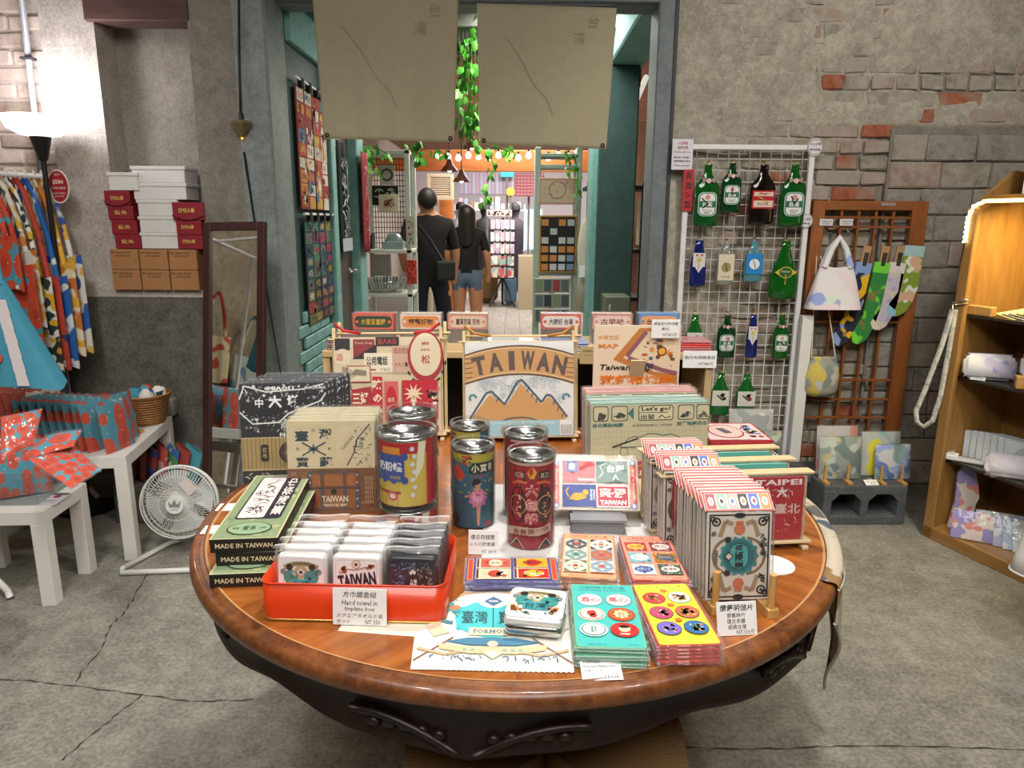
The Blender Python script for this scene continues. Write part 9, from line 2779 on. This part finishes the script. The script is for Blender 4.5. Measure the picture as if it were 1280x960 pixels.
b.tube([(-0.06, 0, 0.09), (tp_.x - 0.02, 0.02, tp_.z), (tp_.x, 0.02, tp_.z), (0.06, 0, 0.09)], 0.0028, ink('c4bba4', 0.8), 6); b.build('cord', o)
# ---- socks with clips
def sock(label, u, v, m, cuff, toe, lean, hpx=110, flip=1, L=1.0, clip='a8865a', foot=True, wd=1.0):
 p = atY(u, v, YW - 0.03)
 o = thing('sock', label, 'sock', (p.x, YW - 0.035, p.z), (0, lean, 0), 'socks on the lattice')
 s = 1 / k_
 W2 = 9.5 * wd * s
 ln = hpx * L * s
 leg = [(-W2, -12 * s), (W2, -12 * s), (W2 * 1.0, -ln * 0.52), (W2 * 1.25, -ln * 0.62)]
 poly = [(-W2, -14 * s), (W2, -14 * s), (W2, -ln * 0.6), (W2 * 0.7, -ln * 0.78), (W2 * 0.2, -ln * 0.93), (-W2 * 0.6, -ln), (-W2 * 1.5, -ln * 0.98), (-W2 * 1.9, -ln * 0.9), (-W2 * 1.55, -ln * 0.8), (-W2 * 0.95, -ln * 0.66)]
 poly = [(x * flip, z_) for x, z_ in poly]
 if flip > 0:
  poly = poly[::-1]
 b = MB(); b.prism(poly, -0.008, 0.008, m); b.build('knit', o)
 b = MB(); b.rbox(-W2 * 1.02, W2 * 1.02, -0.009, 0.009, -15 * s, -2 * s, ink(cuff, 0.9), 0.002); b.build('cuff', o)
 tx = [(-W2 * 0.9, -ln * 1.004), (-W2 * 1.52, -ln * 0.985), (-W2 * 1.93, -ln * 0.9), (-W2 * 1.7, -ln * 0.845), (-W2 * 0.8, -ln * 0.93)]
 tx = [(x * flip, z_) for x, z_ in tx]
 if flip < 0:
  tx = tx[::-1]
 b = MB(); b.prism(tx[::-1], -0.0095, 0.0095, ink(toe, 0.9)); b.build('toe', o)
 if clip:
  b = MB(); b.rbox(-5 * s, 5 * s, -0.006, 0.006, -4 * s, 18 * s, ink(clip, 0.7), 0.004, 2); b.rbox(-2.6 * s, 2.6 * s, -0.012, 0.012, -6 * s, 10 * s, ink('3a3834', 0.4), 0.002); b.build('clip', o)
 return o
sock('navy sock with yellow and pale blue flowers', 1080, 326, blobs('1d2338', ['d8ac1c', '7f9fd0'], 15, 0.55, 0.9, 4), '7f98c4', '7f98c4', 0.12, 106)
sock('green sock with brown leaf shapes', 1103, 326, blobs('2f7f3a', ['6fbf3a', '8a6a3a'], 14, 0.56, 0.9, 8), '6fce3a', '6fce3a', 0.12, 104)
sock('pale lilac sock with a teal heel patch', 1122, 326, blobs('c0b6be', ['a8a0bc', 'cfc0b0'], 14, 0.56, 0.9, 3), 'd9cdc4', 'd9cdb8', 0.1, 86)
sock('olive green sock with white dots and a pale blue heel', 1143, 305, blobs('7f9430', ['d9dcc8', 'd0a888'], 15, 0.57, 0.9, 9), '9fc0bc', '8fbcd0', 0.05, 88, 1, 1.0, None, True, 1.25)
# ---- concrete blocks with wrapped pouches
M_BLOCK = m_concrete('block_concrete', '3e4142', '515455', '646768', 9.0, 0.95, bumpd=0.006)
def cinder(label, loc, yaw_):
 o = thing('concrete_block', label, 'block', loc, yaw_, 'grey concrete blocks')
 b = MB()
 Wd, Hh, Dp = 0.39, 0.19, 0.2
 for x0_, x1_ in ((-0.195, -0.155), (-0.018, 0.018), (0.155, 0.195)):
  b.rbox(x0_, x1_, 0, Dp, 0.04, 0.15, M_BLOCK, 0.003)
 b.rbox(-0.195, 0.195, 0, Dp, 0, 0.042, M_BLOCK, 0.004)
 b.rbox(-0.195, 0.195, 0, Dp, 0.148, Hh, M_BLOCK, 0.004)
 for cx in (-0.0865, 0.0865):
  for s in (-1, 1):
   b.prism([(cx + s * 0.07, 0.15), (cx + s * 0.035, 0.15), (cx + s * 0.07, 0.115)][::s], 0.001, Dp - 0.001, M_BLOCK)
 b.build('block', o)
 b = MB(); b.box(-0.19, 0.19, Dp - 0.02, Dp - 0.004, 0.03, 0.16, ink('181818', 0.9)); b.build('hole_shade', o)  # near-black sheet across the holes paints the shade inside them
 return o
p = atZ(1078, 656, 0.0)
cinder('grey concrete block carrying the pouches before the wooden lattice', (p.x, p.y, 0.0005), 0.02)
p2 = atZ(985, 640, 0.0)
cinder('grey concrete block half hidden behind the round table', (p2.x, p2.y, 0.0005), 0.05)
ztb = 0.1912
def pouch(label, u, v, w, h, m, dy=0.0, base=(p, ztb)):
 q = atY(u, v, p.y + 0.1 + dy)
 return soft_pack('wrapped_pouch', label, w, h, 0.05, m, 'wrapped pouches on the blocks', (q.x, p.y + 0.1 + dy, ztb + 0.001), (-0.14, 0, 0.05), 'pouch')
M_PGR = blobs('8f9a92', ['c0b27a', 'b9c0b6', '6f7f7c'], 13, 0.56, 0.8, 7)
M_PBL = blobs('c8c6c4', ['5f78b0', '8fa8a4', '9aa8cc'], 10, 0.54, 0.8, 4)
pouch('wrapped grey green pouch with yellow flowers, left on the block', 1049, 598, 0.2, 0.2, M_PGR)
pouch('wrapped white pouch with blue clouds beside its peg stand', 1115, 598, 0.17, 0.165, M_PBL)
pouch('wrapped pink edged pouch behind the grey green pouch', 1045, 590, 0.2, 0.235, blobs('b8b4b0', ['c98a80'], 9, 0.6, 0.8, 2), 0.06)
pouch('wrapped yellow edged pouch behind the blue cloud pouch', 1100, 590, 0.19, 0.21, blobs('b6b8b0', ['d8cc2a', '8fb0a8'], 8, 0.56, 0.8, 6), 0.055)
q = atZ(985, 622, 0.19)
soft_pack('wrapped_pouch', 'wrapped flowered pouch standing on the half hidden block', 0.2, 0.19, 0.05, M_PGR, 'wrapped pouches on the blocks', (q.x, p2.y + 0.08, ztb + 0.001), (-0.14, 0, 0), 'pouch')
soft_pack('wrapped_pouch', 'wrapped white pouch behind the half hidden flowered pouch', 0.22, 0.28, 0.05, blobs('b9bab4', ['d6d6d0', '9aa0a0'], 12, 0.55, 0.8, 3), 'wrapped pouches on the blocks', (q.x - 0.03, p2.y + 0.145, ztb + 0.001), (-0.14, 0, 0), 'pouch')
for k, u in enumerate((1034, 1063, 1105, 1131)):
 q = atY(u, 598, p.y + 0.02)
 o = thing('peg_stand', ('wooden peg stand before the grey green pouch by its left edge', 'wooden peg stand before the grey green pouch by its right edge', 'wooden peg stand at the blue cloud pouch beside the price card', 'wooden peg stand at the outer edge of the blue cloud pouch')[k], 'display stand', (q.x, p.y + 0.05, ztb), 0)
 b = MB(); b.rbox(-0.012, 0.012, -0.04, 0.015, 0, 0.012, M_PEG, 0.001); b.build('base', o)
 b = MB(); b.rbox(-0.005, 0.005, -0.008, 0.002, 0.012, 0.085, M_PEG, 0.001); b.build('peg', o)
q = atY(1091, 598, p.y + 0.02)
card_stand('price_card', 'white price card lying on the concrete block between the pouches', (q.x, p.y + 0.012, ztb + 0.0006), 0.05, 0.062, 0.035, [('防水收納袋', 0, 0.6, 0.2, 0.7, 0), ('NT 350', 0.1, 0.25, 0.2, 0.5, 0)], 1.1)
q = atZ(1004, 640, 0.0)
b = MB(); b.rbox(-0.02, 0.02, -0.01, 0.01, 0, 0.05, ink('e0e0dc', 0.5), 0.002)
q2 = atY(1003, 634, p2.y - 0.02)
tag(b.build('plug_adapter', None, (q2.x + 0.01, p2.y - 0.02, 0.0005)), 'small white plug adapter standing by the half hidden block', 'plug')
# ---- wooden cabinet with a light strip
P0 = atZ(1154, 668, 0.0); P1 = atZ(1266, 722, 0.0)
ev = (P1 - P0); cyaw = atan2(ev.y, ev.x)
M_CAB = wood('7a5528', 'a87c42', 3.2, 0.4, 'Z', 0.15)
M_CABX = wood('7a5528', 'a87c42', 3.2, 0.4, 'X', 0.15)
cb = thing('wooden_cabinet', 'honey brown wooden display cabinet with a glowing light strip along its top', 'cabinet', (P0.x, P0.y, 0), cyaw)
CW, CD = 0.95, 0.36
fI = (MT(cb.location) @ MR(cyaw, 4, 'Z')).inverted()
fC = fI.inverted()
dC = P0.y
def zat(v, u=1200, d=None):
 return atY(u, v, d or dC).z
ch = zat(250, 1212)
# side panel (far end), rounded at the top
pl_ = [(0, 0), (CD, 0), (CD, ch + 0.1), (0.2, ch + 0.12), (0.09, ch + 0.04), (0.03, ch - 0.02), (0, ch - 0.1)]
Ty = MR(RAD(90), 4, 'Z')
b = MB(); b.prism([(x, z_) for x, z_ in pl_][::-1], -0.025, 0.0, M_CAB, Ty); b.build('side_panel', cb)
b = MB(); b.rbox(0.0, 0.05, -0.012, 0.012, 0.0, ch - 0.03, M_CAB, 0.004); b.build('front_stile', cb)
b = MB(); b.rbox(0.024, CW, CD - 0.016, CD, 0.05, ch + 0.1, M_CAB, 0.002); b.build('back_panel', cb)
b = MB(); b.rbox(0.0, CW, -0.012, 0.012, 0.0, 0.055, M_CABX, 0.003); b.build('plinth', cb)
b = MB(); b.rbox(0.03, CW, 0.012, CD - 0.017, 0.04, 0.055, M_CABX, 0.002); b.build('bottom_board', cb)
b = MB(); b.rbox(0.03, CW, 0.05, CD - 0.017, ch - 0.0, ch + 0.02, M_CABX, 0.003); b.build('top_board', cb)
SH = (zat(392, 1207), zat(469, 1210), zat(571, 1180))
for z in SH:
 b = MB(); b.rbox(0.026, CW, 0.03, CD - 0.018, z - 0.012, z, ink('2b2722', 0.3), 0.001); b.build('shelf_board', cb)
b = MB(); b.rbox(0.03, 0.14, 0.03, 0.06, SH[0] - 0.012 + 0.0125, SH[0] + 0.04, wood('a5793c', 'c99a58', 5, 0.5), 0.003); b.build('wood_block', cb)
# light strip
pts = [(0.014, -0.014, zat(302, 1210)), (0.014, -0.014, ch - 0.07), (0.028, -0.008, ch - 0.025), (0.07, -0.004, ch - 0.006)] + [(0.07 + i * 0.1, -0.004, ch - 0.006) for i in range(1, 9)]
b = MB(); b.tube(pts, 0.0075, glow('ffdf7a', 3.0), 8); stp = b.build('light_strip', cb)
b = MB()
for a_, c_ in zip(pts[:-1], pts[1:]):
 A3, C3 = Vector(a_), Vector(c_)
 n_ = max(1, int((C3 - A3).length / 0.018))
 for i in range(n_):
  q = A3.lerp(C3, i / n_)
  b.box(q.x - 0.004, q.x + 0.004, q.y - 0.0105, q.y - 0.007, q.z - 0.004, q.z + 0.004, glow('fff4c8', 14.0))
b.build('diode', stp)
Lq = fC @ Vector((0.3, 0.06, ch - 0.04))
lamp('strip_light', 'AREA', tuple(Lq), 5.0, (1, 0.78, 0.32), 0.35, tuple(fC @ Vector((0.3, 0.2, 0.9))))
b = MB(); b.tube([(0.012, -0.014, zat(302, 1210)), (0.004, -0.013, zat(330, 1207)), (0.004, -0.013, zat(360, 1203))], 0.003, ink('2a1a12', 0.6), 6); b.build('strip_cable', cb)
# poster standing on the cabinet top
pc = fC @ Vector((0.16, 0.1, ch + 0.021))
o = thing('poster', 'white poster with shoes and bags on a meadow above the cabinet', 'poster', tuple(pc), cyaw + RAD(22))
b = MB(); b.rbox(-0.02, 0.5, 0, 0.006, 0, zat(135, 1250, 2.9) - ch - 0.0, ink('dcdde0', 0.5), 0.001); b.build('board', o)
hp_ = zat(135, 1250, 2.9) - ch
a = Art('front', 0.0006, 0.4)
a.rect(0.24, hp_ * 0.58, 0.5, hp_ * 0.3, '8fae6a').up().scatter(60, 0.24, hp_ * 0.58, 0.48, hp_ * 0.26, ['6f9a4a', 'a8c480', 'd9dcd0', '5a6a4a'], 0.015, 0.05, 4)
a.rect(0.24, hp_ * 0.3, 0.5, hp_ * 0.24, 'b9c9dc').up().rect(0.2, hp_ * 0.32, 0.3, hp_ * 0.13, 'd9c8bc').up().scatter(14, 0.2, hp_ * 0.32, 0.26, hp_ * 0.1, ['3a3038', '5a4a4a'], 0.012, 0.03, 3)
a.rect(0.24, hp_ * 0.09, 0.5, hp_ * 0.18, '8f9a8a').up().disc(0.08, hp_ * 0.06, 0.05, '6a3a2c', 12, 0.016).disc(0.26, hp_ * 0.06, 0.05, '6a3a2c', 12, 0.016).line([(0.1, hp_ * 0.08), (0.2, hp_ * 0.1), (0.26, hp_ * 0.18)], 0.03, '2a2c34').line([(0.06, hp_ * 0.08), (0.1, hp_ * 0.18)], 0.03, 'c9b0a0')
a.rect(0.03, hp_ * 0.93, 0.012, 0.02, '2a2a2a').text('everyday goods', 0.12, hp_ * 0.93, 0.012, '6a6a6a', 0.1)
for y in (0.82, 0.72):
 a.disc(0.05, hp_ * y, 0.03, '8f8a90', 12, 0.016)
a.build(o, 'print')
def C(x, y, z):
 return tuple(fC @ Vector((x, y, z)))
# goods in the cabinet
M_LIL = blobs('d6d4d6', ['a8a8cc', 'c4bccc'], 12, 0.57, 0.8, 3)
for k in range(6):
 o = thing('envelope_pack', 'yellow tinted sleeve fanned out on the top shelf of the cabinet', 'sleeve', C(0.22 + 0.02 * k, 0.12 + 0.01 * k, SH[0] + 0.002 + 0.004 * k), (0.1, 0.18, cyaw + 0.1 * k), 'yellow sleeves in the cabinet')
 b = MB(); b.rbox(-0.09, 0.12, -0.06, 0.08, 0, 0.0032, ink(('c4bc84', 'aaa8a4', 'c9c294')[k % 3], 0.3), 0.0008); b.build('sleeve', o)
def zip_pouch(label, x, y, z, w, h, m, rot, oct_=False):
 o = thing('zip_pouch', label, 'pouch', C(x, y, z), rot, 'zip pouches in the cabinet')
 b = MB()
 e = 0.26 if oct_ else 0.14
 poly = [(-w / 2 + e * h, 0), (w / 2 - e * h, 0), (w / 2, e * h), (w / 2, h - e * h), (w / 2 - e * h, h), (-w / 2 + e * h, h), (-w / 2, h - e * h), (-w / 2, e * h)]
 bm = bmesh.new()
 vs = [bm.verts.new((px_, -0.028, pz_)) for px_, pz_ in poly]
 f = bm.faces.new(vs)
 r_ = bmesh.ops.extrude_face_region(bm, geom=[f])
 for v in r_['geom']:
  if isinstance(v, bmesh.types.BMVert):
   v.co.y += 0.056
 bmesh.ops.recalc_face_normals(bm, faces=bm.faces[:])
 bmesh.ops.bevel(bm, geom=bm.edges[:], offset=0.012, segments=2, affect='EDGES')
 b.addbm(bm, m, True); b.build('pouch', o)
 b = MB()
 if oct_:
  b.tube([(0.01, -0.031, 0.01), (0.0, -0.032, h * 0.5), (0.015, -0.031, h - 0.01)], 0.003, ink('8a7aa8', 0.5), 6)
 else:
  b.tube([(-w * 0.42, -0.0, h + 0.001), (0, 0.0, h + 0.002), (w * 0.42, 0, h + 0.001)], 0.003, ink('c0b4c4', 0.5), 6)
 b.build('zipper', o)
 return o
zip_pouch('white and lilac zip pouch lying on the middle shelf', 0.13, 0.08, SH[1] + 0.0015, 0.19, 0.105, M_LIL, (-0.2, 0, cyaw + 0.9))
zip_pouch('octagonal white and lilac zip pouch behind the long one', 0.30, 0.17, SH[1] + 0.0015, 0.17, 0.16, M_LIL, (-0.25, 0, cyaw + 0.8), True)
b = MB(); b.rbox(-0.1, 0.1, 0, 0.05, 0, 0.05, wood('a5793c', 'c99a58', 5, 0.5), 0.003)
tag(b.build('wood_riser', None, C(0.36, 0.1, SH[1] + 0.001), (0, 0, cyaw + 0.8)), 'pale wooden riser on the middle shelf of the cabinet', 'riser')
card_stand('price_card', 'white price card before the long zip pouch on the middle shelf', C(0.12, 0.036, SH[1] + 0.001), cyaw + 0.8, 0.055, 0.03, [('化妝包', 0, 0.6, 0.25, 0.5, 0), ('NT 420', 0.1, 0.25, 0.2, 0.5, 0)], 0.2)
card_stand('price_card', 'white price card at the open end of the middle shelf', C(0.36, 0.036, SH[1] + 0.001), cyaw + 0.8, 0.06, 0.035, [('收納包', 0, 0.6, 0.25, 0.5, 0), ('NT 380', 0.1, 0.25, 0.2, 0.5, 0)], 0.2)
s0 = None
for k in range(7):
 lc = C(0.09 + 0.028 * k, 0.17 + 0.004 * k, SH[2] + 0.002)
 if s0 is None:
  s0 = soft_pack('clear_pack', 'clear pack of pale cloth standing in the row on the lower shelf', 0.15, 0.12, 0.022, blobs('c4c9c8', ['a8b0b4'], 14, 0.56, 0.6, 4), 'clear packs in the cabinet', lc, (-0.1, 0, cyaw + 0.8), 'pack')
 else:
  dup(s0, lc, (-0.1, 0, cyaw + 0.8 + 0.02 * (k % 3)))
o = thing('glasses_case', 'flat pale glasses case lying at the front of the lower shelf', 'case', C(0.08, 0.07, SH[2] + 0.001), cyaw + 0.6)
b = MB(); b.rbox(-0.09, 0.09, -0.03, 0.03, 0, 0.014, ink('c9c6c0', 0.7), 0.006, 2); b.build('case', o)
b = MB(); b.tube([(-0.07, 0.0, 0.0145), (0, 0.02, 0.0145), (0.07, 0.005, 0.0145)], 0.002, ink('4a4a4a', 0.5), 6); b.build('cord', o)
zip_pouch('pale grey rounded pouch with white dots leaning on the lower shelf', 0.30, 0.05, SH[2] + 0.001, 0.16, 0.1, blobs('c4bfc4', ['dfdee0'], 11, 0.58, 0.8, 6), (-0.75, 0, cyaw + 0.75))
card_stand('price_card', 'white price card on the lower shelf beside the glasses case', C(0.05, 0.035, SH[2] + 0.016), cyaw + 0.5, 0.05, 0.03, [('眼鏡布', 0, 0.6, 0.25, 0.5, 0)], 1.2)
M_CORAL = blobs('dcd0c4', ['d98a84', '9a8fc0'], 17, 0.53, 0.9, 5)
o = thing('sock', 'coral and lilac patterned sock standing inside the bottom of the cabinet', 'sock', C(0.085, 0.10, 0.0565), cyaw + 0.95)
b = MB(); b.prism([(-0.045, 0), (0.045, 0), (0.05, 0.12), (0.06, 0.15), (0.05, 0.2), (0.035, 0.26), (0.01, 0.285), (-0.02, 0.285), (-0.035, 0.25), (-0.03, 0.12)][::1], -0.009, 0.009, M_CORAL); b.build('knit', o)
b = MB(); b.prism([(-0.033, 0.245), (0.04, 0.245), (0.012, 0.287), (-0.02, 0.287)][::1], -0.0095, 0.0095, ink('8f8ac4', 0.9)); b.build('toe', o)
s1 = soft_pack('sock_pack', 'wrapped coral patterned sock pack lying before the standing sock', 0.2, 0.12, 0.028, M_CORAL, 'sock packs in the cabinet', C(0.22, 0.05, 0.0575), (-0.35, 0, cyaw + 0.75), 'sock pack')
for k in range(5):
 soft_pack('sock_pack', ('pale grey', 'green tinted', 'lilac', 'pale blue', 'white')[k] + ' wrapped sock pack stacked behind in the bottom of the cabinet', 0.2, 0.13, 0.024, blobs(('b4b8c4', 'a0b8a8', 'b0acc8', 'a8bccc', 'c8c8c8')[k], ['d0d2d4'], 12, 0.56, 0.7, k), 'sock packs in the cabinet', C(0.27 + 0.035 * k, 0.12 + 0.012 * k, 0.0575), (-0.3 - 0.05 * k, 0, cyaw + 0.8), 'sock pack')
# lanyard strap on a clip
o = thing('lanyard', 'pale patterned strap with a metal clip hanging at the end of the top shelf', 'strap', C(0.012, -0.03, SH[0] + 0.02), cyaw + 0.5)
M_STR = blobs('c9c6bc', ['9aa09a', 'b8b0a0'], 40, 0.55, 0.8, 2)
def ribbon(pts, w, m):
 b_ = MB()
 P = [Vector(p_) for p_ in pts]
 vs = []
 for i, p_ in enumerate(P):
  d = (P[min(i + 1, len(P) - 1)] - P[max(i - 1, 0)]).normalized()
  s = d.cross(Vector((0, 1, 0))).normalized() * w / 2
  vs += [p_ - s, p_ + s, p_ + s + Vector((0, 0.002, 0)), p_ - s + Vector((0, 0.002, 0))]
 fs = []
 for i in range(len(P) - 1):
  for j in range(4):
   fs.append((i * 4 + j, i * 4 + (j + 1) % 4, i * 4 + 4 + (j + 1) % 4, i * 4 + 4 + j))
 return b_.add(vs, fs, m, True)
dz = SH[0] - zat(540, 1195, dC - 0.05)
ribbon([(0, 0, 0), (-0.02, 0, -dz * 0.3), (-0.06, 0, -dz * 0.7), (-0.085, 0, -dz * 0.9), (-0.075, 0, -dz * 1.0), (-0.045, 0, -dz * 1.03), (-0.015, 0, -dz * 0.96), (0.0, 0.004, -dz * 0.75), (0.008, 0.006, -dz * 0.3), (0.01, 0.006, 0)], 0.02, M_STR).build('strap', o)
b = MB(); b.tube([(0, -0.002, 0.0), (0.0, -0.002, 0.03), (0.05, -0.004, 0.045), (0.06, -0.004, 0.03), (0.01, -0.004, 0.02)], 0.004, M_SILVER, 8); b.build('clip', o)
# white cloth skirt at the right edge
q = atZ(1275, 690, 0.32)
o = thing('white_cloth', 'hanging white cloth with a hemmed edge in front of the cabinet', 'cloth', (q.x + 0.12, q.y - 0.12, 0.30))
def skirt(u, v):
 a = u * 2 * pi
 r = 0.2 - 0.11 * v + 0.01 * sin(a * 7) * (1 - v)
 return (r * cos(a), r * sin(a) * 0.8, 0.55 * v)
b = MB(); b.grid(skirt, 48, 10, ink('d6d3ca', 0.9)); b.build('cloth', o, solid=0.003)
b = MB(); b.tube([skirt(i / 48, 0) for i in range(48)], 0.004, ink('d6d3ca', 0.9), 6, True); b.build('hem', o)
b = MB(); b.cyl(0.012, -0.3, 0.56, ink('3a2a20', 0.6), 10); b.cyl(0.1, -0.2995, -0.28, ink('3a2a20', 0.6), 20); b.build('stand', o)
